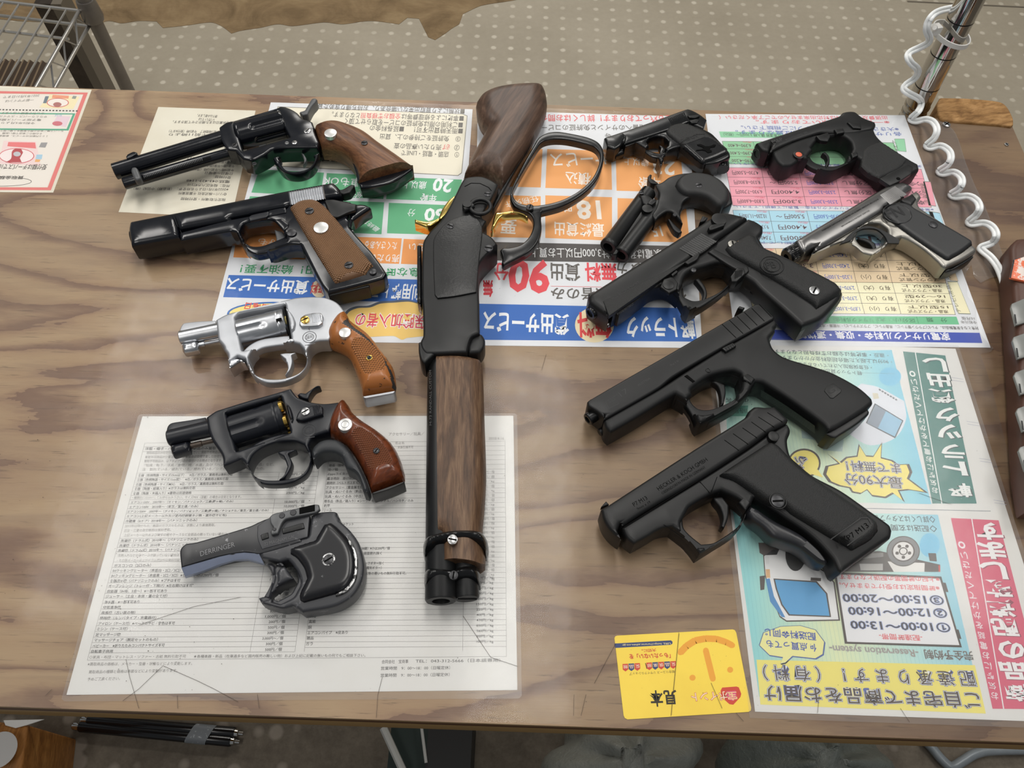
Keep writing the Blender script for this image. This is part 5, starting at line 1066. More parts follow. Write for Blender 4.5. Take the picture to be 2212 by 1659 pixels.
# ---- derringer with DERRINGER lettering
DRK = worn('worn_black_derringer', (.0085, .009, .012, 1), (.18, .18, .19, 1), .34, .63, 130)
DRK2 = worn('worn_grey_derringer', (.028, .029, .034, 1), (.13, .13, .14, 1), .40, .60, 110)
DCH = gunmetal('bevel_painted_reflection', (.20, .235, .34, 1), .32, .8, .6)  # bluish reflection painted into the bevel's base colour
g = Thing('derringer', 'worn black pocket pistol engraved DERRINGER, lying on the white price list', 'gun', base(590, 1200))
UP = [(165, 1296), (300, 1258), (430, 1220), (520, 1200), (600, 1192), (700, 1200)]; LO = [(190, 1356), (310, 1318), (440, 1268), (530, 1244), (620, 1236), (735, 1268)]
g.add('barrel', plate(V, DRK, [(155, 1195), (165, 1160), (200, 1132), (265, 1122), (480, 1060), (640, 1010), (700, 982), (770, 955), (1052, 900), (1040, 1060), (1000, 1120, T1), (720, 1200, T1), (600, 1192, T1), (430, 1220, T1), (165, 1296, T1)], 3, 22, 1.2), strip(V, DCH, UP, 21.4, LO, 12), strip(V, DCH, LO, 12, [(p[0]+6, p[1]+14) for p in LO], 4),
      strip(V, DRK, [(165, 1296), (166, 1297)], 21.4, [(190, 1356), (200, 1368)], 8),
      plate(V, DRK2, [(690, 1010), (780, 950), (1052, 905), (1035, 1085, T1), (720, 1170, T1), (690, 1090)], 10, 22.5, .5, top=True))
g.add('frame', plate(V, DRK2, [(702, 1205), (735, 1162, T1), (1040, 1082, T1), (1052, 1000, T1), (1062, 935), (1120, 914), (1222, 910), (1256, 935), (1254, 972), (1330, 1042), (1392, 1132), (1430, 1250), (1438, 1340), (1415, 1440), (1350, 1530), (1240, 1592), (1020, 1632), (985, 1606), (960, 1590), (880, 1606), (742, 1570), (716, 1528), (800, 1500), (870, 1440), (960, 1400), (880, 1290), (740, 1262)], 4, 21.5, 2.5,
      [[(822, 1330), (850, 1296), (920, 1272), (962, 1322), (985, 1400), (960, 1462), (935, 1500), (850, 1546), (792, 1530), (802, 1470), (825, 1400)]], guard=(0, 6, 18, 9)))
g.add('trigger', plate(V, DRK2, [(735, 1268), (782, 1262), (832, 1302), (826, 1400), (804, 1500), (792, 1534), (716, 1524), (770, 1430), (790, 1362), (770, 1302)], 6, 19, 3))
g.add('grip_panel', dome(V, worn('worn_glossy_panel', (.008, .008, .010, 1), (.16, .16, .165, 1), .28, .66, 150), [(918, 1170), (960, 1150), (1088, 1110), (1120, 1052), (1150, 1000), (1200, 990), (1242, 1022), (1330, 1122), (1370, 1232), (1362, 1370), (1300, 1452), (1180, 1490), (1010, 1536), (985, 1522), (982, 1480), (1032, 1372), (1012, 1302), (962, 1232), (918, 1202)], 22, 27, 6, 15))
WST = worn('scraped_steel_edge', (.01, .01, .011, 1), (.42, .42, .42, 1), .32, .47, 260, 0, .9)
g.add('scraped_edge', plate(V, WST, [(1300, 1075), (1345, 1130), (1378, 1230), (1368, 1370), (1308, 1455), (1230, 1490), (1225, 1478), (1290, 1440), (1340, 1370), (1350, 1250), (1325, 1150)], 21, 24.2, .6, top=True))
g.add('screw', *disc(V, WST, (1178, 1238), 46, 25, 27.4), *disc(V, DSTEEL, (1178, 1238), 36, 26, 27.7, 35))
g.add('barrel_latch', plate(V, GREYM, [(772, 948), (800, 925), (940, 892), (1080, 860), (1112, 862), (1120, 895), (1090, 918), (890, 960), (862, 985), (830, 1060), (786, 1070), (778, 1050), (800, 1020), (780, 990)], 22, 26, 1, top=True), lines(V, DARK, [((978, 888+k*9), (1085, 866+k*9)) for k in range(5)], 26, 1.0, .1))
for c, r in (((858, 936), 20), ((935, 915), 22), ((806, 1030), 12)): g.add('pin', *disc(V, DSTEEL, c, r, 25, 26.5))
g.add('extractor', plate(V, BLACKM, [(858, 1028), (1004, 986), (1014, 1024), (864, 1062)], 22, 23.6, .4, top=True), plate(V, BLACKM, [(710, 1070), (760, 1052), (766, 1090), (720, 1106)], 22, 23.4, .4, top=True))
LET = plain('pale_engraving', (.22, .22, .23, 1), .5)
g.add('lettering', text(V, LET, 'DERRINGER', (297, 1218), (535, 1150), 34, 22.1, -.012), text(V, plain('dim_engraving', (.10, .10, .105, 1), .5), '22 MAGNAM CAL.', (738, 1146), (956, 1088), 22, 22.7, -.01))
# ================================================================ lever-action rifle
def P3(pts): return [(p[0]*.31335+880, p[1]*.31335+180)+tuple(p[2:]) for p in pts]
def P4(pts): return [(p[0]*.4222+860, p[1]*.4222+640)+tuple(p[2:]) for p in pts]
def P5(pts): return [(p[0]*.12658+860, p[1]*.12658+1120)+tuple(p[2:]) for p in pts]
WST1 = wood('dark_walnut_stock', rgb(44, 31, 24), rgb(86, 64, 51), rgb(126, 101, 84), math.radians(68), 10, 75, .42)
WST2 = wood('walnut_fore_end', rgb(58, 41, 29), rgb(98, 73, 54), rgb(132, 105, 80), math.radians(93), 24, 200, .5, .35, .35)
RBK = gunmetal('matte_black_receiver', (.0055, .0057, .006, 1), .42, 0, .36, dust=.03)
g = Thing('rifle', 'short lever-action rifle with walnut stock, looped lever and gold trigger, lying upright in the middle', 'gun', base(990, 720))
g.add('stock', dome(I, WST1, P3([(386, 664), (425, 570), (470, 480), (515, 400), (540, 352), (505, 312), (482, 262), (473, 165), (512, 114), (600, 74), (740, 50), (880, 44), (938, 54), (956, 100), (962, 165), (945, 258), (850, 440), (762, 580), (660, 724), (600, 672), (520, 642), (440, 645)]), 19, 36, 17, mirror=True, g=1.6, trace=19))
g.add('lower_tang', plate(I, RBK, P3([(905, 270), (930, 200), (942, 195), (940, 235), (860, 430), (760, 600), (670, 760), (600, 890), (570, 900), (640, 740), (740, 590), (840, 420)]), 13, 22, 1.5))
g.add('receiver', plate(I, RBK, P3([(386, 664), (440, 645), (520, 645), (600, 680), (652, 726), (625, 800), (590, 875), (545, 950), (518, 1000), (520, 1025), (590, 1070), (642, 1148), (644, 1175), (560, 1258), (505, 1325), (492, 1400), (498, 1560)])+P4([(418, 190, 1), (374, 216, 1), (352, 290, 1), (150, 296, 1), (122, 272, 1), (114, 236, 1), (128, 200)])+P3([(106, 1560), (100, 1480), (106, 1110), (150, 1030), (232, 945), (290, 850), (330, 770)]), 4, 34, 2.5, ang=50))
g.add('side_plate', plate(I, gunmetal('black_crinkle_plate', (.0035, .0037, .004, 1), .36, 0, .42, grain=.5, scale=500), P3([(272, 960), (325, 932), (420, 900), (478, 930), (512, 980), (516, 1040), (492, 1240), (476, 1440), (330, 1468), (208, 1482), (188, 1450), (180, 1090), (215, 1020)]), 33, 35.6, .8, top=True))
g.add('receiver_collar', plate(I, RBK, P4([(104, 236), (118, 232), (135, 262), (275, 282), (275, 294), (190, 296), (136, 345), (118, 330), (106, 290)]), 10, 33, 2, top=True), plate(I, RBK, P4([(415, 190), (432, 200), (445, 225), (440, 262), (420, 290), (360, 296), (350, 266), (372, 214)]), 10, 30, 3, top=True))
g.add('dust_cover_rail', plate(I, BLACKG, P3([(66, 1116), (100, 1116), (106, 1500), (98, 1580), (70, 1535)]), 12, 27, 2))
g.add('lever', plate(I, BLACKG, P3([(708, 790), (715, 735), (790, 572), (870, 432), (905, 377), (960, 344), (1030, 334), (1120, 346), (1245, 374), (1318, 410), (1352, 470), (1350, 545), (1310, 660), (1220, 758), (1080, 842), (925, 886), (922, 935), (925, 1010), (902, 1090), (842, 1160), (742, 1216), (666, 1256), (650, 1240), (654, 1200), (640, 1150), (662, 1136), (705, 1134), (780, 1113), (838, 1060), (866, 990), (862, 930), (832, 892), (775, 870), (738, 848), (716, 815)]), 13, 22, 1.5,
      [P3([(728, 762), (738, 720), (802, 602), (886, 462), (928, 408), (990, 387), (1080, 387), (1198, 410), (1288, 440), (1324, 490), (1320, 560), (1270, 660), (1178, 745), (1050, 810), (900, 842), (800, 835), (750, 812)])], top=True, ang=50))
g.add('lever_screw', *disc(I, DSTEEL, P3([(845, 850)])[0], 8, 23, 25.5, 80))
g.add('trigger', plate(I, GOLD, P3([(570, 1040), (578, 1000), (600, 912), (612, 888), (640, 890), (720, 880), (800, 898), (836, 928), (832, 946), (760, 916), (690, 920), (640, 945), (606, 1000), (588, 1030)]), 15, 25, 1.5))
g.add('hammer', plate(I, GOLD, P3([(335, 770), (290, 800), (240, 866), (214, 930), (150, 952), (90, 946), (50, 936), (52, 985), (140, 1012), (200, 990), (270, 930), (330, 840)]), 14, 27, 2), ribs(I, GOLD, P3([(52, 946), (140, 962), (146, 1010), (58, 984)]), 9, 20, .5))
g.add('saddle_ring', ring(I, RBK, P3([(504, 850)])[0], 22, 4.6, 37, sq=.98)); g.add('ring_stud', *disc(I, RBK, P3([(412, 830)])[0], 11, 33, 40, None, bev=2), rod(I, RBK, P3([(390, 872)])[0], P3([(455, 845)])[0], [(0, 6), (1, 6)], 37))
for c, r, a in (((297, 980), 8, 150), ((560, 1133), 9.5, 170), ((553, 760), 7.5, 170)): g.add('screw', *disc(I, DSTEEL, P3([c])[0], r, 33, 36.2 if c[0] < 400 else 34.6, a))
g.add('tang_recess', *[lines(I, DARK, [(P3([a])[0], P3([b])[0])], 34, .8, .1) for a, b in (((395, 712), (440, 688)), ((440, 688), (500, 690)), ((500, 690), (560, 718)), ((560, 718), (580, 742)))])
g.add('barrel', rod(I, RBK, (952.6, 1299), (951.5, 752), [(0, 29), (.006, 31.5), (.6, 31), (1, 30)], 18, bore=(18, .02)))
g.add('magazine_tube', rod(I, RBK, (1009, 1294), (1003, 1180), [(0, 24), (.03, 26), (1, 25.5)], 17), lines(I, DARK, [((989, 1293.5), (1030, 1293.5))], 24, 1.2, .2))
g.add('fore_end', dome(I, WST2, P4([(196, 295), (275, 292), (350, 300), (424, 320), (432, 335), (441, 600), (450, 900), (441, 1080), (432, 1200)])+P5([(1492, 640), (1480, 770), (1400, 790), (1050, 750), (700, 726)])+P4([(206, 1215), (201, 700), (198, 450)]), 17, 33, 13, mirror=True, g=1.7, trace=25, ang=50, cut=[(P4([(206, 1215)])[0], P4([(196, 295)])[0]), (P5([(1480, 770)])[0], P5([(700, 726)])[0]), (P5([(1480, 770)])[0], P5([(1050, 750)])[0]), (P5([(1050, 750)])[0], P5([(700, 726)])[0])]))
g.add('barrel_band', dome(I, BLACKG, P5([(430, 440), (500, 345), (640, 292), (900, 236), (1200, 222), (1415, 258), (1508, 345), (1545, 480), (1505, 625), (1400, 545), (1150, 490), (690, 540), (640, 580), (490, 650), (455, 690), (420, 565)]), 16, 36, 7, 8, g=.8, trace=22))
g.add('muzzle_band', dome(I, BLACKG, P5([(436, 1060), (450, 930), (500, 862), (620, 836), (800, 842), (930, 872), (1050, 832), (1180, 812), (1340, 836), (1408, 950), (1400, 1140), (1250, 1108), (1100, 1106), (900, 1120), (640, 1135), (480, 1185), (450, 1150)]), 15, 31, 8, 8, g=.8, trace=20))
g.add('screw', *disc(I, STEEL, P5([(928, 355)])[0], 11, 34, 37, 170)); g.add('screw', *disc(I, DSTEEL, P5([(945, 965)])[0], 10, 29, 32, 85))
g.add('lettering', text(I, plain('rifle_engraving', (.035, .035, .036, 1), .5), 'M-73 RANDALL CUSTOM', P4([(172, 660)])[0], P4([(170, 378)])[0], 5, 28.6, -.01))
# ================================================================ handguns on the right
# ---- vest-pocket pistol
V = (1240, 220, .22905)
g = Thing('pistol', 'tiny glossy black vest-pocket pistol with embossed grip, beside the rifle lever loop', 'gun', base(1430, 310))
g.add('slide', plate(V, BLACKG, [(282, 342), (680, 208), (1058, 72), (1108, 80), (1188, 122), (1252, 172), (1250, 228), (1222, 262, T1), (1080, 196, T1), (870, 276, T1), (470, 405, T1), (450, 440), (430, 490), (372, 530), (300, 505), (268, 400)], 3, 22, 2.0))
g.add('muzzle', rod(V, BLACKG, (318, 440), (470, 385), [(0, 72), (.05, 80), (1, 80)], 13, bore=(26, .25)), rod(V, BLACKG, (372, 500), (478, 462), [(0, 46), (.06, 50), (1, 50)], 9))
g.add('frame', plate(V, BLACKG, [(458, 420, T1), (870, 275, T1), (1080, 198, T1), (1238, 268), (1312, 312), (1440, 450), (1470, 490), (1468, 545), (1440, 600), (1330, 650), (1215, 664), (1180, 640), (1040, 532), (985, 500), (915, 520), (835, 560), (822, 640), (800, 692), (782, 615), (720, 562), (640, 505), (570, 462), (470, 500)], 3, 21, 2,
      [[(668, 455), (700, 420), (760, 402), (830, 412), (872, 450), (868, 490), (830, 520), (780, 526), (700, 505)]], guard=(0, 7, 16, 7)))
g.add('trigger', plate(V, BLACKG, [(782, 408), (835, 420), (870, 455), (868, 490), (800, 520), (812, 460)], 8, 16, 1))
g.add('grip_panel', dome(V, STIP, [(858, 292), (900, 242), (1000, 214), (1100, 232), (1165, 262), (1242, 302), (1440, 452), (1456, 500), (1340, 552), (1222, 590), (1180, 578), (1090, 500), (1000, 422), (950, 382), (872, 320)], 20, 24, 5, 14,
      zones=[([(1028, 425), (1090, 392), (1240, 340), (1300, 360), (1430, 455), (1440, 495), (1220, 578), (1190, 570)], BLACKG, 0)]))
g.add('embossed_mark', text(V, BLACKM, 'COLT', (1010, 385), (1180, 322), 32, 24.2, .01), lines(V, BLACKM, [((990, 385), (1150, 310)), ((1150, 310), (1235, 302)), ((1235, 302), (1230, 332)), ((1230, 332), (1050, 398)), ((1050, 398), (990, 385))], 24, .5, .25),
      plate(V, DARK, [(1150, 462), (1205, 456), (1240, 462), (1262, 480), (1300, 472), (1298, 456), (1275, 448), (1290, 430), (1328, 424), (1340, 404), (1318, 400), (1280, 416), (1240, 418), (1215, 406), (1190, 396), (1160, 400), (1166, 412), (1195, 420), (1225, 434), (1205, 446), (1152, 452)], 23.4, 24.5, .15, top=True, ang=20))
g.add('serrations', ribs(V, BLACKG, [(886, 160), (1040, 98), (1074, 172), (925, 226)], 12, 22, .5))
g.add('safety_catch', plate(V, BLACKM, [(1072, 132), (1170, 122), (1186, 134), (1140, 152), (1090, 150)], 21, 24, .6, top=True), plate(V, BLACKM, [(1086, 178), (1150, 162), (1182, 172), (1160, 200), (1110, 202)], 20, 23.4, .6, top=True))
g.add('grip_screw_knob', rod(V, BLACKG, (1400, 640), (1400, 575), [(0, 55), (.1, 62), (.9, 62), (1, 55)], 11, n=22, flutes=(18, 5, 0, -.5, 2)))
# ---- over-under derringer
g = Thing('derringer', 'small matte black double-barrelled derringer with rounded grip, under the tiny vest-pocket pistol', 'gun', base(1420, 470))
for a, b in (((320, 1372), (700, 856)), ((443, 1450), (800, 985))):
    g.add('barrel', rod(V, BLACKM, a, b, [(0, 78), (.01, 84), (.05, 84), (.06, 78), (1, 76)], 12, bore=(48, .14)))
g.add('barrel_rib', plate(V, BLACKM, [(360, 1440), (400, 1440), (765, 960), (720, 900)], 8, 17, 1, top=True), plate(V, BLACKM, [(620, 880), (690, 880), (762, 930), (745, 975), (705, 985), (650, 960)], 10, 21, 1.5, top=True))
g.add('frame', plate(V, BLACKM, [(602, 880), (620, 832), (662, 790), (740, 788), (830, 758), (900, 710), (1000, 680), (1120, 672), (1280, 690), (1400, 760), (1472, 850), (1494, 950), (1480, 1010), (1430, 1052), (1370, 1064), (1250, 1002), (1120, 966), (1060, 976), (1012, 1020), (1004, 1080), (1032, 1160), (1036, 1195), (1000, 1212), (950, 1152), (905, 1104), (860, 1102), (800, 1140), (752, 1190), (712, 1130), (728, 1070), (770, 1000), (784, 930), (748, 850), (700, 832), (650, 880), (610, 930)], 4, 20, 2.2))
g.add('trigger', plate(V, BLACKM, [(870, 1100), (905, 1110), (950, 1156), (1012, 1216), (1024, 1240), (985, 1264), (935, 1230), (890, 1150)], 8, 16, 1.2))
g.add('grip_panel', dome(V, gunmetal('fine_stipple_black', (.012, .0122, .0125, 1), .5, 0, .4, grain=.4, scale=2400), [(946, 800), (980, 740), (1040, 702), (1120, 686), (1270, 706), (1390, 770), (1458, 860), (1462, 920), (1442, 980), (1385, 1012), (1335, 1000), (1250, 932), (1150, 905), (1060, 900), (985, 860)], 19, 25, 6, 12))
g.add('screw', *disc(V, DSTEEL, (1178, 783), 32, 24, 25.4, 20)); g.add('screw', *disc(V, DSTEEL, (636, 852), 24, 19, 22, 20)); g.add('pin', *disc(V, DSTEEL, (952, 1062), 20, 19, 20.8))
g.add('barrel_latch', *disc(V, BLACKM, (692, 1002), 50, 17, 22), plate(V, BLACKM, [(690, 960), (720, 920), (770, 915), (775, 945), (735, 975)], 18, 22.5, 1, top=True))
g.add('hammer', plate(V, BLACKM, [(692, 762), (694, 712), (715, 684), (736, 690), (726, 722), (760, 742), (800, 774), (792, 800), (720, 790)], 8, 16, 1))
# ---- compact pistol with round grip emblem
V = (1240, 440, .28029)
g = Thing('pistol', 'matte black compact pistol with round grip emblem and silver screw, below the double-barrelled derringer', 'gun', base(1530, 590))
g.add('slide', plate(V, POLYS, [(88, 748), (132, 692), (600, 400), (1060, 108), (1120, 74), (1200, 76), (1338, 110), (1336, 122, T1), (1105, 280, T1), (860, 460, T1), (265, 876, T1), (300, 960), (325, 1008), (280, 1000), (240, 948), (160, 890), (100, 845)], 5, 32, 5), plate(V, STIP, [(225, 752), (985, 380), (1095, 292), (1110, 275), (862, 452), (270, 866)], 28, 32.6, .3, top=True))
g.add('barrel', rod(V, BLACKG, (122, 848), (215, 790), [(0, 50), (.08, 56), (1, 56)], 20, bore=(32, .4)))
g.add('front_sight', plate(V, BLACKM, [(105, 702), (148, 680), (165, 700), (122, 732)], 15, 23, 1)); g.add('rear_sight', plate(V, BLACKM, [(960, 162), (990, 94), (1040, 110), (1002, 152)], 12, 26, 1))
g.add('guide_rod', rod(V, STEEL, (246, 938), (275, 915), [(0, 24), (.1, 26), (1, 26)], 11))
g.add('frame', plate(V, POLYS, [(268, 872, T1), (860, 462, T1), (1030, 340, T1), (1112, 282, T1), (1338, 118, T1), (1400, 140), (1456, 176), (1456, 222), (1425, 266), (1470, 342), (1530, 386), (1650, 440), (2000, 620), (2072, 690), (2030, 780), (1880, 950), (1720, 1022), (1690, 1000), (1560, 880), (1400, 740), (1345, 680), (1285, 640), (1200, 650), (1190, 668), (1110, 742), (980, 832), (868, 892), (838, 860), (780, 765), (700, 712), (600, 722), (520, 780), (335, 920)], 6, 30, 4,
      [[(815, 690), (842, 622), (905, 585), (985, 560), (1080, 532), (1150, 542), (1200, 600), (1190, 640), (1105, 722), (980, 780), (900, 790), (830, 760)]], guard=(0, 12, 24, 11)))
g.add('trigger', plate(V, POLYS, [(908, 592), (960, 572), (1010, 640), (1026, 702), (1002, 778), (976, 770), (986, 702), (950, 642)], 14, 22, 1.5))
g.add('trigger_bar', plate(V, POLYS, [(1032, 372), (1072, 346), (1340, 482), (1350, 520), (1325, 545), (1200, 480)], 29, 32, 1.2, top=True))
g.add('grip_panel', dome(V, STIP, [(1150, 362), (1190, 330), (1270, 282), (1330, 256), (1390, 272), (1440, 345), (1530, 392), (1650, 446), (2000, 626), (2060, 690), (2038, 722), (1862, 832), (1820, 790), (1600, 650), (1340, 500), (1200, 420)], 28, 35, 7, 18, g=1.4))
g.add('front_strap', rod(V, POLYS, (1320, 590), (1750, 860), [(0, 50), (.08, 62), (.92, 62), (1, 50)], 18), lines(V, BLACKM, [((1350+k*2, 668+k*9), (1690+k*2, 930+k*9)) for k in range(3)], 16, 1.0, .6))
g.add('magazine_catch', plate(V, BLACKM, [(1205, 562), (1258, 490), (1310, 498), (1322, 540), (1255, 602), (1215, 602)], 24, 34, 1, top=True), ribs(V, BLACKM, [(1240, 520), (1300, 510), (1295, 555), (1235, 580)], 6, 34, .4))
g.add('takedown_lever', plate(V, POLYS, [(664, 642), (690, 582), (762, 562), (802, 612), (792, 662), (732, 692)], 27, 31.5, 1, top=True), *disc(V, BLACKM, (728, 622), 44, 30, 32.5), plate(V, BLACKM, [(748, 545), (790, 512), (802, 525), (760, 560)], 28, 33, .6, top=True))
g.add('slide_stop', plate(V, POLYS, [(850, 452), (962, 370), (972, 386), (950, 430), (880, 470)], 29, 34, 1, top=True))
g.add('safety_catch', *disc(V, POLYS, (1120, 115), 58, 28, 36), plate(V, BLACKM, [(1034, 186), (1060, 162), (1168, 150), (1160, 170), (1070, 202), (1045, 205)], 30, 37, 1, top=True))
g.add('serrations', ribs(V, BLACKG, [(812, 345), (985, 225), (1105, 290), (925, 408)], 12, 32.5, .7))
g.add('grip_emblem', ring(V, POLYS, (1525, 475), 88, 5, 35), ring(V, POLYS, (1525, 475), 62, 3, 35), text(V, BLACKM, 'PB', (1490, 498), (1562, 490), 52, 35.4, .01))
g.add('screw', *disc(V, STEEL, (1855, 666), 40, 33, 36, 60)); g.add('screw', *disc(V, NICK, (1226, 310), 38, 31, 34, 95))
g.add('scrape_mark', plate(V, worn('gold_scratches', (.012, .012, .012, 1), rgb(196, 140, 84), .5, .50, 420, 0, 0), [(1262, 275), (1280, 290), (1345, 300), (1320, 312), (1290, 325), (1262, 312)], 33, 34.4, .2, top=True))
g.add('hex_screw', *disc(V, DSTEEL, (922, 508), 22, 29, 30.6))
g.add('lettering', text(V, plain('slide_engraving', (.028, .028, .03, 1), .6), 'MOD.84-CAL.9 SHORT', (300, 742), (510, 612), 22, 32.7, -.01), text(V, plain('slide_engraving', (.03, .03, .03, 1)), 'MADE IN ITALY', (340, 858), (465, 775), 18, 29, -.01))
g.add('magazine_base', plate(V, gunmetal('dark_green_black', (.010, .014, .014, 1), .35), [(1722, 1024), (1750, 960), (1900, 860), (2070, 695), (2050, 760), (1960, 870), (1840, 960)], 6, 24, 1.5, near=8))
# ---- polymer pistol with 17 on its slide
V = (1240, 640, .30742)
g = Thing('pistol', 'flat black polymer pistol marked 17 on the slide, with toothed grip front', 'gun', base(1560, 810))
g.add('slide', plate(V, POLYS, [(72, 768), (108, 730), (700, 388), (1270, 60), (1302, 54), (1340, 84), (1412, 152), (1400, 165, T1), (1245, 252, T1), (1040, 366, T1), (700, 566, T1), (590, 652, T1), (207, 872, T1), (195, 920), (150, 880), (85, 840)], 5, 31, 1.8))
g.add('barrel', rod(V, BLACKG, (94, 868), (160, 825), [(0, 40), (.08, 46), (1, 46)], 21, bore=(26, .4)), rod(V, BLACKM, (178, 960), (225, 930), [(0, 24), (.1, 28), (1, 28)], 12))
g.add('front_sight', plate(V, POLYS, [(96, 742), (118, 722), (132, 730), (112, 752)], 16, 22, .8)); g.add('rear_sight', plate(V, POLYS, [(1140, 96), (1162, 68), (1206, 82), (1180, 110)], 12, 25, 1))
g.add('frame', plate(V, POLY, [(207, 874, T1), (590, 656, T1), (800, 520, T1), (1040, 372, T1), (1245, 256, T1), (1405, 160, T1), (1426, 192), (1420, 240), (1372, 300), (1402, 372), (1480, 430), (1700, 498), (1830, 545), (2000, 640), (2090, 720), (2100, 752), (2080, 790), (1990, 870), (1800, 990), (1740, 1010), (1700, 960), (1500, 810), (1300, 680), (1240, 668), (1150, 790), (1000, 882), (858, 958), (838, 930), (818, 880), (765, 800), (690, 752), (640, 780), (400, 930), (240, 1022), (205, 982), (190, 905)], 4, 30, 3.5,
      [[(795, 722), (830, 690), (940, 622), (1080, 592), (1140, 612), (1150, 680), (1130, 740), (1050, 790), (940, 830), (860, 825), (810, 780)]], guard=(0, 11, 23, 11)))
g.add('trigger', plate(V, POLY, [(942, 612), (990, 592), (1060, 622), (1066, 680), (1050, 770), (1020, 790), (1020, 722), (1000, 652)], 13, 21, 1.5))
g.add('serrations', lines(V, DARK, [((1040+52*k, 196-28*k), (1138+50*k, 292-29*k)) for k in range(6)], 31, .7, .05))
g.add('slide_stop', plate(V, BLACKM, [(1038, 366), (1118, 326), (1140, 350), (1068, 392)], 29, 32.5, .8, top=True), ribs(V, BLACKM, [(1050, 366), (1115, 334), (1132, 352), (1070, 386)], 4, 32.4, .5))
g.add('magazine_catch', plate(V, BLACKM, [(1184, 560), (1222, 544), (1272, 580), (1246, 616), (1190, 586)], 26, 31.5, 1.2, top=True), ribs(V, BLACKM, [(1196, 562), (1222, 550), (1262, 582), (1240, 606)], 4, 31.4, .3))
g.add('takedown_catch', plate(V, DARK, [(775, 560), (795, 550), (850, 595), (835, 605)], 28, 30.6, .3, top=True)); g.add('pin', ring(V, BLACKM, (942, 520), 15, 4, 30))
g.add('grip_logo', plate(V, BLACKM, [(1758, 665), (1775, 635), (1822, 612), (1880, 655), (1875, 675), (1822, 718), (1800, 715)], 29, 30.5, .4, top=True), text(V, POLY, 'G', (1800, 690), (1842, 665), 42, 30.6, .01))
RIB = NT('molded_teeth'); _b = RIB.n('ShaderNodeTexBrick'); RIB.l(RIB.coord((1, 1, 1), (0, 0, math.radians(30))), _b.inputs['Vector']); _b.inputs['Scale'].default_value = 130; _b.inputs['Mortar Size'].default_value = .03
RIB.set((.012, .012, .0122, 1), .5, 0, .4); RIB.bump(RIB.math('SUBTRACT', 1.0, _b.outputs['Fac']), 1.0, .0008)
g.add('grip_teeth', strip(V, RIB.m, [(1312, 655), (1504, 778), (1692, 910)], 24, [(1312, 704), (1504, 828), (1692, 966)], 14), ribs(V, POLY, [(1480, 432), (2050, 688), (2062, 700), (1490, 446)], 34, 22, .5))
g.add('guard_teeth', strip(V, RIB.m, [(760, 770), (814, 850), (834, 900)], 22, [(760, 803), (814, 883), (834, 933)], 14.6))
g.add('magazine_base', plate(V, BLACKM, [(1730, 1020), (1760, 975), (2060, 790), (2076, 815), (2060, 850), (1950, 950), (1800, 1048), (1765, 1042)], 6, 27, 1.5))
EN2 = plain('slide_lettering', (.03, .03, .031, 1), .6)
g.add('lettering', text(V, EN2, '17', (334, 708), (388, 676), 40, 31.1, -.02), text(V, EN2, 'GLOCK', (250, 752), (295, 728), 20, 31.1, 0), text(V, EN2, 'AUSTRIA', (452, 634), (540, 580), 16, 31.1, 0), text(V, EN2, '9x19', (680, 492), (738, 458), 14, 31.1, 0),
      lines(V, EN2, [((222, 742), (300, 695)), ((300, 695), (318, 705)), ((318, 752), (245, 790)), ((245, 790), (222, 742))], 31.05, .3, .06))
# ---- squeeze-grip pistol with engraved maker's name
V = (1270, 860, .31193)
g = Thing('pistol', 'flat black pistol with stippled grip and finger-waved front lever, nearest the viewer on the right', 'gun', base(1600, 1060))
g.add('slide', plate(V, POLYS, [(70, 810), (90, 772), (145, 738), (700, 378), (1090, 132), (1112, 96), (1160, 62), (1232, 64), (1290, 58), (1332, 96), (1388, 150), (1376, 176, T1), (1252, 244, T1), (1090, 362, T1), (770, 568, T1), (420, 772, T1), (204, 912, T1), (232, 985), (240, 1050), (150, 980), (96, 905)], 5, 31, 3.5))
g.add('barrel', rod(V, BLACKG, (128, 920), (200, 875), [(0, 44), (.08, 50), (1, 50)], 20, bore=(26, .45)))
g.add('front_sight', plate(V, POLYS, [(86, 770), (92, 752), (126, 714), (146, 736), (140, 752)], 16, 22, .8)); g.add('rear_sight', plate(V, POLYS, [(1094, 130), (1105, 100), (1150, 62), (1222, 66), (1240, 90), (1140, 130)], 11, 26, 1.5))
g.add('frame', plate(V, POLYS, [(208, 914, T1), (770, 572, T1), (1090, 366, T1), (1255, 248, T1), (1300, 222, T1), (1380, 176), (1402, 230), (1382, 300), (1402, 400), (1452, 452), (1560, 540), (1750, 640), (1950, 780), (2088, 880), (2106, 922), (2088, 980), (1900, 1110), (1704, 1252), (1680, 1232), (1640, 1150), (1500, 1000), (1300, 860), (1120, 740), (1110, 752), (1062, 872), (1012, 952), (860, 1052), (745, 1124), (700, 1062), (640, 1002), (560, 940), (480, 955), (400, 1002), (300, 1058), (245, 1010)], 5, 29, 3,
      [[(642, 862), (682, 800), (830, 712), (890, 690), (1000, 742), (1072, 800), (1055, 870), (1002, 930), (862, 1022), (770, 1036), (692, 972), (650, 922)]], guard=(0, 11, 22, 11)))
g.add('trigger', plate(V, POLYS, [(850, 692), (930, 682), (976, 742), (970, 832), (932, 926), (906, 912), (920, 850), (900, 782), (862, 732)], 12, 23, 1.5))
g.add('cocking_lever', plate(V, gunmetal('satin_black_lever', (.010, .0105, .013, 1), .36), [(1064, 812), (1122, 742), (1180, 772), (1300, 852), (1420, 912), (1500, 962), (1602, 1052), (1662, 1132), (1625, 1192), (1560, 1172), (1430, 1072), (1330, 1032), (1250, 1002), (1180, 932), (1100, 872)], 6, 27, 5))
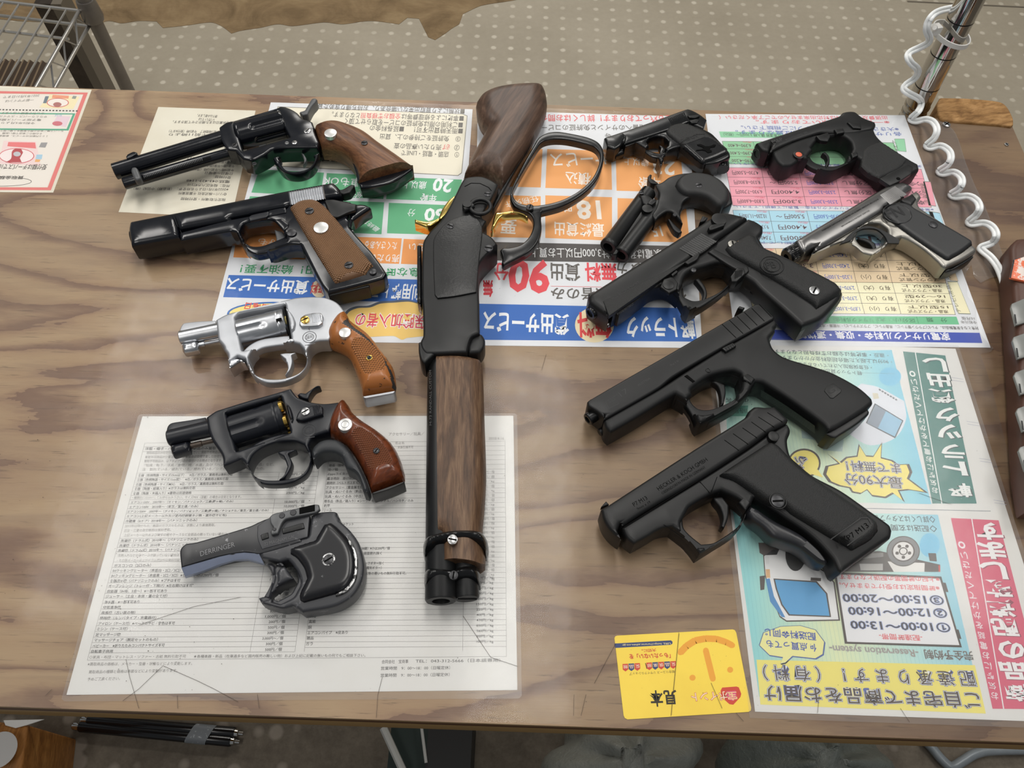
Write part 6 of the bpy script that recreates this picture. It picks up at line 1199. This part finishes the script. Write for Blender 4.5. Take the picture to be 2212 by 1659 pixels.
g.add('lever_button', plate(V, BLACKM, [(1042, 722), (1082, 680), (1132, 722), (1092, 782)], 20, 29, 1.5, top=True))
g.add('grip_panel', dome(V, STIP, [(896, 542), (1050, 440), (1200, 342), (1250, 312), (1312, 342), (1370, 402), (1452, 482), (1602, 592), (1900, 792), (1990, 872), (2002, 932), (1952, 990), (1822, 1066), (1782, 1040), (1662, 972), (1400, 812), (1350, 772), (1250, 745), (1080, 632), (1000, 582), (922, 556)], 28, 35, 6, 20, g=1.4,
      zones=[([(1672, 978), (1892, 828), (1942, 828), (1970, 870), (1950, 912), (1792, 1034)], POLYS, -.4)]))
g.add('grip_logo', lines(V, BLACKM, [((1680, 980), (1890, 830)), ((1890, 830), (1940, 832)), ((1940, 832), (1962, 872)), ((1962, 872), (1945, 908)), ((1945, 908), (1795, 1022))], 34.8, .6, .2), text(V, DARK, 'P7 M13', (1812, 985), (1950, 890), 40, 34.8, -.005), text(V, DARK, 'HK', (1745, 1010), (1805, 990), 44, 34.8, .03))
g.add('screw', ring(V, POLYS, (1316, 712), 58, 6, 34.6), *disc(V, DSTEEL, (1316, 712), 46, 33, 35.4, 5)); g.add('pin', *disc(V, POLYS, (1288, 262), 38, 29, 33.5))
g.add('serrations', lines(V, DARK, [(a, b) for a, b in (((945, 290), (1045, 362)), ((1005, 246), (1110, 320)), ((1070, 206), (1172, 276)), ((1132, 165), (1232, 236)), ((1180, 130), (1292, 202)), ((1242, 100), (1348, 166)))], 31, .6, .05))
EN3 = plain('black_engraving', (.0008, .0008, .0008, 1), .9, 0, 0)
g.add('lettering', text(V, EN3, 'HECKLER & KOCH GMBH', (492, 642), (832, 434), 30, 31.1, -.008), text(V, EN3, 'OBERNDORF/N MADE IN GERMANY', (518, 668), (818, 484), 20, 31.1, -.012), text(V, EN3, 'P7 M13', (322, 752), (416, 700), 30, 31.1, -.008), text(V, EN3, '9mm x 19', (346, 776), (436, 724), 18, 31.1, -.012))
g.add('frame_edge', lines(V, DARK, [((770, 572), (850, 664)), ((850, 664), (895, 545)), ((524, 876), (668, 972)), ((765, 570), (250, 892))], 29, .5, .06))
# ---- small pistol with orange laser button
V = (1600, 220, .27667)
g = Thing('pistol', 'small matte black pistol with round orange button above its trigger guard', 'gun', base(1800, 320))
g.add('slide', plate(V, POLYS, [(98, 345), (122, 324), (440, 218), (765, 114), (800, 84), (885, 80), (950, 124), (1052, 164), (1056, 192), (1036, 222, T1), (850, 252, T1), (640, 245, T1), (560, 266, T1), (380, 328, T1), (218, 408, T1), (190, 470), (140, 455), (92, 400)], 3, 25, 3))
g.add('barrel', rod(V, BLACKM, (122, 410), (215, 372), [(0, 44), (.08, 50), (1, 50)], 15, bore=(28, .4)), rod(V, BLACKM, (190, 478), (240, 455), [(0, 22), (.1, 26), (1, 26)], 9), rod(V, BLACKM, (265, 520), (320, 500), [(0, 34), (.08, 38), (1, 38)], 9, bore=(18, .4)))
g.add('frame', plate(V, POLY, [(218, 408, T1), (380, 328, T1), (560, 268, T1), (700, 250, T1), (1036, 216), (1062, 270), (1112, 322), (1202, 382), (1330, 462), (1385, 492), (1390, 540), (1350, 602), (1240, 652), (1172, 672), (1090, 662), (1058, 640), (1000, 585), (930, 545), (880, 510), (845, 530), (800, 555), (700, 602), (620, 602), (560, 572), (505, 520), (440, 522), (370, 568), (300, 575), (262, 545), (225, 480)], 3, 24, 3,
      [[(518, 432), (560, 382), (650, 346), (760, 342), (820, 382), (838, 440), (810, 490), (740, 520), (640, 520), (560, 490)]], guard=(0, 9, 15, 9)))
g.add('trigger', plate(V, POLY, [(608, 412), (660, 390), (692, 430), (692, 490), (656, 542), (648, 522), (666, 480), (650, 440)], 9, 16, 1.2))
g.add('laser_button', *disc(V, BLACKM, (455, 410), 42, 22, 26), label='round black button with orange centre')
g.add('button_centre', *disc(V, plain('orange_plastic', rgb(206, 96, 66), .5), (455, 408), 25, 24, 26.8))
for q in ([(588, 268), (680, 240), (702, 270), (682, 310), (622, 302)], [(730, 216), (800, 206), (812, 240), (752, 252)], [(832, 160), (935, 164), (942, 210), (880, 206)], [(860, 402), (908, 388), (918, 420), (872, 440)]):
    g.add('control_lever', plate(V, BLACKM, q, 22, 27, 1, top=True))
g.add('grip_panel', dome(V, STIP, [(952, 385), (1000, 345), (1092, 312), (1200, 382), (1306, 452), (1250, 520), (1085, 602), (1000, 560), (935, 500)], 23.2, 25, 4, 18, zones=[]))
g.add('magazine_base', plate(V, BLACKM, [(1085, 600), (1200, 540), (1308, 488), (1345, 512), (1332, 560), (1240, 620), (1165, 655)], 20, 24.8, .6, top=True), *disc(V, DARK, (1232, 598), 16, 22, 25.2))
g.add('lettering', text(V, plain('faint_lettering', (.03, .03, .031, 1), .55), 'M&P', (258, 328), (335, 300), 30, 25.1, .01), text(V, plain('faint_lettering', (.03, .03, .031, 1)), 'BODYGUARD 380', (355, 302), (525, 240), 16, 25.1), lines(V, DARK, [((215, 408), (380, 330)), ((380, 330), (400, 315)), ((400, 315), (545, 270)), ((545, 270), (562, 258))], 24.4, .5, .5))
# ---- tarnished silver pistol with black grip
g = Thing('pistol', 'tarnished silver pistol with black oval-emblem grip, under the white coiled cord', 'gun', base(1900, 480))
g.add('slide', plate(V, NICKD, [(385, 1124), (400, 1100), (740, 896), (1140, 658), (1240, 630), (1300, 642), (1372, 690), (1260, 762, T1), (1150, 822, T1), (1100, 872, T1), (700, 1108, T1), (560, 1180, T1), (470, 1236), (430, 1205)], 4, 24, 5))
g.add('muzzle_bushing', rod(V, BLACKG, (356, 1214), (460, 1160), [(0, 58), (.12, 70), (.3, 70), (.36, 64), (.42, 70), (1, 70)], 13, flutes=(30, 4, 0, .1, .9), bore=(26, .5)))
g.add('frame', plate(V, NICK, [(470, 1232), (560, 1185, T1), (700, 1110, T1), (1100, 866, T1), (1135, 832, T1), (1370, 698, T1), (1412, 742), (1382, 790), (1402, 832), (1600, 965), (1782, 1102), (1842, 1152), (1820, 1205), (1700, 1290), (1560, 1356), (1530, 1342), (1490, 1300), (1380, 1205), (1280, 1140), (1222, 1118), (1162, 1140), (1082, 1196), (1012, 1244), (930, 1224), (860, 1170), (790, 1152), (700, 1178), (600, 1222), (500, 1250)], 4, 22.5, 3,
      [[(874, 1092), (902, 1040), (960, 1012), (1050, 1012), (1110, 1052), (1116, 1110), (1082, 1160), (1000, 1190), (922, 1172), (882, 1130)]], guard=(0, 7, 19, 10)))
g.add('guard_black_trim', plate(V, BLACKM, [(772, 1114), (880, 1010), (970, 970), (1072, 985), (1242, 1076), (1236, 1106), (1150, 1104), (1126, 1050), (1060, 996), (960, 992), (895, 1025), (862, 1080)], 21, 22.9, .3, top=True), label='black recessed border around the trigger opening')  # black-painted trim of the recess
g.add('trigger', plate(V, BLACKM, [(905, 1062), (980, 1066), (1050, 1104), (1066, 1160), (1020, 1176), (990, 1128), (902, 1092)], 8, 18, 1.5))
g.add('grip_panel', dome(V, gunmetal('black_hard_rubber', (.012, .0125, .0135, 1), .40, 0, .45, grain=.25, scale=1800), [(1096, 885), (1120, 840), (1160, 815), (1235, 800), (1312, 820), (1352, 850), (1570, 970), (1790, 1100), (1802, 1132), (1720, 1195), (1622, 1252), (1590, 1246), (1380, 1105), (1180, 962), (1112, 922)], 21, 26, 4, 14, g=1.2))
g.add('grip_emblem', ring(V, BLACKG, (1222, 876), 108, 7, 25.4, sq=.92, rot=.3), text(V, BLACKG, 'FN', (1165, 912), (1285, 880), 84, 26.2, .02))
g.add('screw', *disc(V, DSTEEL, (1506, 955), 34, 24, 26.8)); g.add('safety_catch', plate(V, BLACKM, [(1250, 772), (1340, 720), (1374, 760), (1332, 812), (1280, 790)], 20, 26, 1.5, top=True), lines(V, DARK, [((1120, 822), (1150, 812)), ((1245, 752), (1270, 745))], 24, 2.5, .4))
g.add('serrations', ribs(V, NICKD, [(1088, 728), (1206, 658), (1300, 722), (1168, 802)], 12, 24.1, .6))
g.add('lettering', text(V, EN3, "FABRIQUE NATIONALE D'ARMES DE GUERRE HERSTAL BELGIQUE", (642, 1012), (1082, 764), 15, 24.1), text(V, EN3, "BROWNING'S PATENT DEPOSE", (792, 978), (1010, 852), 13, 24.1))
g.add('magazine_base', plate(V, BLACKM, [(1560, 1352), (1590, 1330), (1600, 1300), (1640, 1305), (1700, 1270), (1760, 1232), (1810, 1200), (1822, 1215), (1760, 1262), (1640, 1330)], 6, 18, 1, near=8))
# ================================================================ things around the counter
CHROME = plain('chrome', (.55, .54, .52, 1), .07, 1.0); WHT = plain('white_plastic_cord', rgb(238, 240, 240), .38, 0, .4)
# ---- chrome pole
P0 = WY(1976, 238, .708); P1 = WY(2096, 0, .708); dz = (P1-P0)/(P1[2]-P0[2])
pa, pb = P0+dz*(0.0-P0[2]), P0+dz*(1.12-P0[2]); PR = .0127
g = Thing('chrome_pole', 'shiny chrome shelf pole standing behind the counter at the right', 'pole', tuple(pa))
g.add('shaft', lathe(CHROME, pa, pb, [(0, PR), (1, PR)], 40)); L = np.linalg.norm(pb-pa); GR_ = plain('groove_dark', (.03, .03, .03, 1), .4, .8)
for k in range(11):
    t = .545+k*.0335; q = pa+(pb-pa)*t
    g.add('groove', lathe(GR_, q, q+(pb-pa)*.0011, [(0, PR*1.004), (1, PR*1.004)], 40, capped=False))
for k in range(3):
    t = .604+k*.008; q = pa+(pb-pa)*t; g.add('collar', lathe(CHROME, q, q+(pb-pa)*.005, [(0, PR*1.01), (.3, PR*1.06), (.7, PR*1.06), (1, PR*1.01)], 40, capped=False))
# ---- cable tie
c = P0+dz*(float(WY(2063, 72, .708)[2])-P0[2]); r0 = .0185; n = 60; vs, fs = [], []
for i in range(n):
    a = 2*math.pi*i/n
    for rr, hh in ((r0, -.0024), (r0, .0024), (r0+.0012, .0024), (r0+.0012, -.0024)): vs.append((c[0]-.003+rr*math.cos(a), c[1]-.002+rr*math.sin(a), c[2]+hh-.004*math.cos(a)))
for i in range(n):
    for j in range(4): fs.append((i*4+j, ((i+1) % n)*4+j, ((i+1) % n)*4+(j+1) % 4, i*4+(j+1) % 4))
TIE = plain('milky_nylon', rgb(226, 224, 220), .35)
g = Thing('cable_tie', 'white nylon cable tie looped around the chrome pole', 'cable tie', tuple(c))
g.add('strap', (vs, fs, TIE)); h = WY(2018, 64, .700); g.add('lock_head', box(TIE, tuple(h), (.011, .008, .008), .3), lathe(TIE, h, h+np.array([-.004, -.006, .006]), [(0, .003), (.8, .003), (1, .002)], 10))
# ---- coiled cord: y-plane points in the air, then points above the counter
cp = [WY(x, y, yy) for x, y, yy in [(2078, 15, .745), (2055, 18, .738), (2030, 24, .712), (2014, 34, .694), (2004, 50, .69), (2002, 66, .688), (2008, 82, .69), (2004, 93, .694), (1986, 103, .70), (1967, 112, .70), (1961, 122, .69), (1968, 136, .686), (1980, 147, .688), (1983, 157, .694), (1975, 170, .70), (1958, 182, .70), (1952, 192, .692), (1962, 201, .686), (1984, 213, .688), (1990, 224, .694)]]
for x, y, z in [(1984, 240, 16), (1968, 256, 5), (1978, 262, 4), (2000, 258, 9), (2016, 264, 16), (2024, 280, 20), (2018, 298, 14), (2002, 313, 5), (2010, 319, 4), (2032, 315, 9), (2050, 326, 17), (2054, 342, 20), (2046, 357, 14), (2029, 369, 5), (2037, 375, 4), (2060, 372, 9), (2075, 382, 16), (2078, 396, 19), (2070, 409, 13), (2055, 419, 5), (2064, 425, 4), (2092, 424, 9), (2110, 434, 16), (2116, 450, 20), (2108, 465, 13), (2093, 478, 5), (2100, 484, 4), (2126, 482, 9), (2144, 491, 16), (2152, 508, 20), (2144, 524, 12), (2120, 534, 6), (2122, 541, 5), (2140, 556, 7), (2155, 576, 8), (2166, 602, 7), (2174, 632, 6), (2176, 642, 5), (2178, 650, 4)]:
    cp.append(W(x, y, z))
cl = crom(cp, 7); o1, o2 = [], []
for i, p in enumerate(cl):
    a = cl[max(0, i-1)]; b = cl[min(len(cl)-1, i+1)]; d = (b-a)/max(1e-9, np.linalg.norm(b-a)); u = np.cross(d, (CAM-p)/np.linalg.norm(CAM-p)); u = u/max(1e-6, np.linalg.norm(u))
    u = u-np.array([0, 0, 0]); o1.append(p+u*.0016); o2.append(p-u*.0016)
single('coiled_cord', 'white twin-core cord coiling down from the chrome pole to the brown case', 'cord', [tube(WHT, o1, .00182, 10), tube(WHT, o2, .00182, 10)], tuple(cl[len(cl)//2]))
# ---- wooden block and screws at the back right corner of the counter
BW = wood('rough_sawn_block', rgb(112, 80, 46), rgb(156, 118, 74), rgb(186, 146, 98), .25, 26, 60, .7, .2, .5, 1.6)
bl = plate(I, BW, [(2024, 226), (2030, 212), (2080, 213), (2133, 217), (2162, 222), (2176, 233), (2188, 256), (2189, 270), (2184, 274), (2151, 270), (2061, 263), (2032, 259), (2025, 246)], -42, 3, 2, top=True)
tt.add('end_block', bl)
tt.add('screw', *disc(I, STEEL, (2045.5, 267.5), 8, 0, 2.2, 40, cross=True)); tt.add('screw', *disc(I, STEEL, (2175, 311), 4.5, 0, 1.2, 10, cross=True))
# ---- brown case at the right edge
BRC = gunmetal('dark_brown_case', rgb(70, 44, 34), .42, 0, .45)
g = Thing('brown_case', 'dark brown case carrying clear label holders, cut off by the right edge', 'case', tuple(W(2240, 800, 1)))
g.add('body', plate(I, BRC, [(2181, 545), (2184, 529), (2197, 516), (2270, 513), (2345, 1100), (2226, 1100), (2212, 1010), (2201, 830), (2190, 668)], 1, 26, 5, top=True))
CLP = NT('clear_label_plastic'); CLP.set(rgb(150, 152, 148), .25, 0, .5); CLP.b.inputs['Transmission Weight'].default_value = .35
ORG = worn('orange_label', rgb(226, 112, 74), rgb(226, 214, 206), .4, .5, 90, 0, 0); BKE = plain('black_label_mark', rgb(30, 30, 30), .6)
for k, q in enumerate([[(2182, 600), (2190, 562), (2220, 552), (2216, 608)], [(2184, 664), (2186, 656), (2224, 640), (2224, 694), (2194, 703)], [(2187, 737), (2190, 728), (2224, 716), (2224, 768), (2198, 776)], [(2190, 812), (2194, 804), (2228, 792), (2228, 846), (2204, 853)], [(2195, 890), (2199, 882), (2232, 870), (2232, 926), (2209, 933)], [(2200, 974), (2204, 966), (2236, 954), (2236, 1011), (2214, 1018)]]):
    o = g.add('label_holder', plate(I, ORG if k == 0 else CLP.m, q, 26, 28.5, .5, top=True, ang=15), lines(I, BKE, [(q[0], q[1])] if k == 0 else [((q[-1][0]+1, q[-1][1]-4), (q[-1][0]-2, q[-1][1]-24))], 30, 1.2, .2), label='orange label holder' if k == 0 else None)
# ---- wire shelf rack, upper left
bx = W(340, 357, -700); zs = -320.0
C = W(178, 24, zs); E_ = W(88, 184, zs); F_ = W(0, 3, zs); d = (E_-C)/np.linalg.norm(E_-C); e = (F_-C)/np.linalg.norm(F_-C)
LR = np.linalg.norm(E_-C)*1.12
WIR = plain('zinc_wire', (.50, .48, .45, 1), .35, .85); PST = gunmetal('grey_steel_post', (.17, .155, .14, 1), .38, .7)
g = Thing('wire_rack', 'grey wire shelf rack corner on a steel post, upper left of the photo', 'shelf', (C[0], C[1], 0))
pc = np.array([C[0]+.012, C[1]+.004, 0]); g.add('post', lathe(PST, pc, pc+np.array([0, 0, .62]), [(0, .0125), (1, .0125)], 24)); g.add('post_collar', lathe(PST, pc+np.array([0, 0, .36]), pc+np.array([0, 0, .40]), [(0, .017), (.2, .019), (.8, .017), (1, .016)], 24))
g.add('side_rail', tube(WIR, [C+np.array([0, 0, .006]), C+d*LR+np.array([0, 0, .006])], .0032), tube(WIR, [C-np.array([0, 0, .028]), C+d*LR-np.array([0, 0, .028])], .0032), tube(WIR, [C+d*(k*.03)+np.array([0, 0, .006 if k % 2 else -.028]) for k in range(int(LR/.03)+1)], .0018, 6))
g.add('back_rail', tube(WIR, [C, C+e*.6], .003), tube(WIR, [C-np.array([0, 0, .03]), C+e*.6-np.array([0, 0, .03])], .003))
for k in range(1, 11): g.add('wire', tube(WIR, [C+e*(.030*k), C+e*(.030*k)+d*LR], .0018, 6))
for k in range(2): g.add('cross_wire', tube(WIR, [C+d*(.075+.17*k)-np.array([0, 0, .004]), C+d*(.075+.17*k)+e*.6-np.array([0, 0, .004])], .0026, 6))
# ---- dark post standing under the rack
b0, b1 = W(205, 255, -700), W(257, 252, -700); wv = np.linalg.norm(b1-b0); cc = (b0+b1)/2; z = 0.05
while PX((cc[0], cc[1], z))[1] > 6 and z < .6: z += .005
g = Thing('dark_post', 'thick dark brown upright post behind the wire rack', 'post', (cc[0], cc[1], 0))
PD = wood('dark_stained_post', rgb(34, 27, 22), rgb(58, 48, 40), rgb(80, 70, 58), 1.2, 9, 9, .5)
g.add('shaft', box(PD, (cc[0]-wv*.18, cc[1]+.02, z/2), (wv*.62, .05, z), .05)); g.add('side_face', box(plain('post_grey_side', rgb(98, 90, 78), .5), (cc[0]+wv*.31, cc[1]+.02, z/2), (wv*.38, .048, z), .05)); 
# ---- ribbed mat
RBM = plain('dark_brown_ribbing', rgb(66, 52, 40), .85); RBL = plain('brown_ribbing', rgb(112, 94, 72), .85)
a, b, c2, d2 = W(-160, 128, -700), W(104, 140, -700), W(66, 230, -700), W(-220, 230, -700)
vs, fs, ms = [], [], []
for k in range(81):
    t = k/80; p = a+(b-a)*t; q = d2+(c2-d2)*t; h = .012 if k % 4 in (1, 2) else .006
    vs += [(p[0], p[1], h), (q[0], q[1], h)]
    if k: fs.append((2*k-2, 2*k, 2*k+1, 2*k-1)); ms.append(RBL if k % 4 == 2 else RBM)
loop = [(p[0], p[1]) for p in (a, b, c2, d2)]; v, f = poly_fill([loop], -700, -694.5, .2, 1)
single('ribbed_mat', 'dark brown ribbed mat on the floor beneath the wire rack', 'mat', [(vs, fs, ms), (v, f, RBM)], tuple((a+c2)/2))
# ---- below the front edge
GTP = worn('grey_duct_tape', rgb(112, 116, 120), rgb(168, 172, 174), .5, .6, 200, 0, 0); BLT = plain('gloss_black_tube', (.006, .006, .007, 1), .18, 0, .5)
fa, fb = W(172, 1569, -692), W(500, 1601, -692); ga, gb = W(190, 1556, -692), W(508, 1583, -692)
g = Thing('taped_tubes', 'pair of black tubes with chrome ends bound by grey tape, under the front edge', 'tube', tuple((fa+fb)/2-np.array([0, 0, .008])))
du = (fb-fa)/np.linalg.norm(fb-fa)
for p, q in ((fa, fb), (ga, gb)):
    g.add('tube', lathe(BLT, p, q, [(0, .0065), (.01, .0078), (.99, .0078), (1, .007)], 24)); g.add('chrome_end', lathe(CHROME, p-du*.010, p+du*.002, [(0, .0045), (.2, .0062), (1, .0062)], 20)); g.add('chrome_tip', lathe(CHROME, q-du*.001, q+du*.012, [(0, .006), (.4, .005), (.5, .003), (1, .003)], 20))
m = (fa+fb)/2; tA = fa+du*np.linalg.norm(fb-fa)*.72; n2 = (ga+(gb-ga)*.72)-tA; lp = []
for k in range(28):
    t = 2*math.pi*k/28; up = np.array([0, 0, 1.0]); sd = n2/np.linalg.norm(n2); hw = np.linalg.norm(n2)/2
    lp.append(sd*(hw+math.cos(t)*.0088*1.0 + (hw if math.cos(t) > 0 else -hw))*1.0+up*math.sin(t)*.0086)
vs = [tuple(tA+x) for x in lp]+[tuple(tA+du*.030+x) for x in lp]; fs = [(k, (k+1) % 28, 28+(k+1) % 28, 28+k) for k in range(28)]
g.add('tape', (vs, fs, GTP))
WBX = wood('orange_box_wood', rgb(128, 82, 36), rgb(166, 112, 56), rgb(186, 132, 72), 1.5, 10, 60, .45)
q = [W(-60, 1552, -560), W(60, 1567, -560), W(44, 1680, -560), W(-60, 1680, -560)]; v, f = poly_fill([[(p[0], p[1]) for p in q]], -700, -560, 3)
single('wooden_box', 'orange-brown wooden box on the floor at the lower left corner', 'box', [(v, f, WBX)], tuple((q[0]+q[2])/2))
WD = plain('white_ceramic', rgb(196, 194, 192), .4)
pz = W(8, 1622, -558); single('white_dish', 'round white dish on the orange-brown wooden box', 'dish', [lathe(WD, (pz[0], pz[1], T-.560), (pz[0], pz[1], T-.548), [(0, .014), (.2, .016), (1, .0215)], 36)], (pz[0], pz[1], T-.56))
pz = W(58, 1640, -690); single('white_dish', 'round white dish on the floor, right of the orange-brown wooden box', 'dish', [lathe(WD, (pz[0], pz[1], .0), (pz[0], pz[1], .014), [(0, .018), (.2, .02), (1, .026)], 36)], (pz[0], pz[1], 0))
q = [W(8, 1556, -559.4), W(96, 1554, -559.4), W(60, 1566, -559.4), W(34, 1573, -559.4), W(12, 1567, -559.4)]
v, f = poly_fill([[(p[0], p[1]) for p in q]], -560, -558.6, .3, 1); single('paper_scrap', 'scrap of white paper lying on the orange-brown wooden box', 'paper', [(v, f, WHITE)], tuple(q[2]))
def bag(name, label, c, r, h, seed, mat):
    rnd = random.Random(seed); ph = [(rnd.uniform(0, 6.28), rnd.uniform(2, 6), rnd.uniform(-3, 3)) for _ in range(9)]; vs, fs = [], []; NU, NV_ = 56, 26
    for j in range(NV_+1):
        for i in range(NU):
            u = 2*math.pi*i/NU; t = j/NV_; prof = math.sin(math.pi*min(1, .12+.88*t))**.55 if t < .8 else math.sin(math.pi*.824)**.55*(1-(t-.8)/.2*.75)
            w = sum(math.sin(u*round(k)+m*t*3+p)*.045 for p, k, m in ph)+.10*abs(math.sin(u*5+ph[0][0]+3*t))*t
            vs.append((c[0]+r[0]*prof*(1+w)*math.cos(u), c[1]+r[1]*prof*(1+w)*math.sin(u), max(.0, h*t*(1+.25*w))))
    for j in range(NV_):
        for i in range(NU): fs.append((j*NU+i, j*NU+(i+1) % NU, (j+1)*NU+(i+1) % NU, (j+1)*NU+i))
    fs.append(tuple(NV_*NU+i for i in range(NU))); fs.append(tuple(reversed(range(NU))))
    single(name, label, 'bag', [(vs, fs, mat)], (c[0], c[1], 0), sharp=60)
def bagmat(name, col):
    t = NT(name); n = t.noise(t.coord(), 30, 6, .7); t.set(t.mix(n, col, tuple(x*1.7 for x in col[:3])+(1,)), .3, 0, .5); t.b.inputs['Transmission Weight'].default_value = .25; t.bump(n, .8, .006); return t.m
p = W(1345, 1650, -600); bag('plastic_bag', 'crumpled pale translucent plastic bag under the counter front, left of the two bags', (p[0], p[1]-.005), (.098, .08), .20, 3, bagmat('pale_plastic', rgb(128, 130, 124)))
p = W(1735, 1655, -600); bag('plastic_bag', 'wide dark grey-green plastic bag under the counter front, right of the two bags', (p[0], p[1]-.005), (.105, .08), .20, 8, bagmat('dim_plastic', rgb(92, 97, 92)))
p = W(915, 1660, -600); g = Thing('dark_crate', 'dark green and black crate with white edge strips under the counter front', 'crate', (p[0], p[1], 0))
GRN = plain('dark_green_plastic', rgb(22, 40, 36), .6); BKP = plain('black_panel', rgb(22, 22, 22), .6); WS = plain('white_strip', rgb(176, 176, 172), .5)
g.add('body', box(GRN, (p[0]-.018, p[1], .07), (.050, .12, .14))); g.add('panel', box(BKP, (p[0]+.036, p[1], .085), (.056, .12, .17)))
a, b = W(828, 1572, -540), W(872, 1668, -540); g.add('edge_strip', tube(WS, [(a[0], a[1], .16), (b[0], b[1], .16)], .005, 8)); a, b = W(912, 1572, -540), W(922, 1650, -540); g.add('edge_strip', tube(WS, [(a[0], a[1], .172), (b[0], b[1], .172)], .002, 8))
a = W(985, 1620, -540); g.add('side_flap', box(plain('grey_flap', rgb(96, 102, 100), .5), (a[0]+.004, a[1], .08), (.012, .07, .16)))
cp = [W(x, y, -692) for x, y in [(1990, 1592), (2012, 1614), (2034, 1640), (2056, 1656), (2080, 1644), (2108, 1628), (2150, 1621), (2280, 1619)]]
single('metal_tube', 'bent grey metal tube on the floor below the front edge, lower right', 'tube', [tube(gunmetal('grey_painted_tube', rgb(112, 118, 122), .35, .2), crom(cp, 6), .0068, 14)], tuple(cp[4]))
# ---- small pieces sit on the part that carries them
ON = {'serrations': ('slide',), 'front_sight': ('slide', 'barrel'), 'rear_sight': ('slide',), 'cartridge_rim': ('cylinder',), 'ejector_spring': ('ejector_housing',), 'ejector_button': ('ejector_housing',),
      'grip_emblem': ('grip_panel',), 'grip_logo': ('grip_panel',), 'embossed_mark': ('grip_panel',), 'button_centre': ('laser_button',), 'barrel_rib': ('barrel',), 'latch_texture': ('cylinder_latch',), 'lever_screw': ('lever',),
      'groove': ('shaft',), 'collar': ('shaft',), 'lettering': ('slide', 'barrel'), 'tang_recess': ('receiver',), 'side_plate': ('receiver',), 'receiver_collar': ('receiver',), 'scraped_edge': ('grip_panel',), 'lock_head': ('strap',),
      'grip_teeth': ('frame',), 'guard_teeth': ('frame',), 'engraved_emblem': ('frame',), 'guide_rod': ('slide',), 'medallion': ('grip', 'grip_panel'), 'screw': ('grip', 'grip_panel', 'frame', 'receiver', 'table_top'), 'pin': ('frame',),
      'crane_stud': ('frame',), 'lower_lug': ('frame',), 'recoil_plug': ('slide',), 'hex_screw': ('frame',), 'scrape_mark': ('grip_panel',), 'ring_stud': ('receiver',), 'magazine_base': ('frame',), 'butt_strap': ('grip_frame',), 'extractor': ('barrel',), 'post_collar': ('post',)}
bare = lambda o: o.name.split('.')[0]
def box2(o):
    q = np.array([v.co[:] for v in o.data.vertices]); return q.min(0), q.max(0)
for root in [o for o in COL.objects if o.type == 'EMPTY' and o.parent is None]:
    kids = list(root.children)
    for k in kids:
        for cand in ON.get(bare(k), ()):
            t = [c for c in kids if bare(c) == cand and c is not k]
            if not t: continue
            if bare(k) == 'screw' and cand.startswith('grip'):
                lo, hi = box2(t[0]); m = np.mean(box2(k), axis=0)
                if not (lo[0] < m[0] < hi[0] and lo[1] < m[1] < hi[1]): continue
            k.parent = t[0]; break
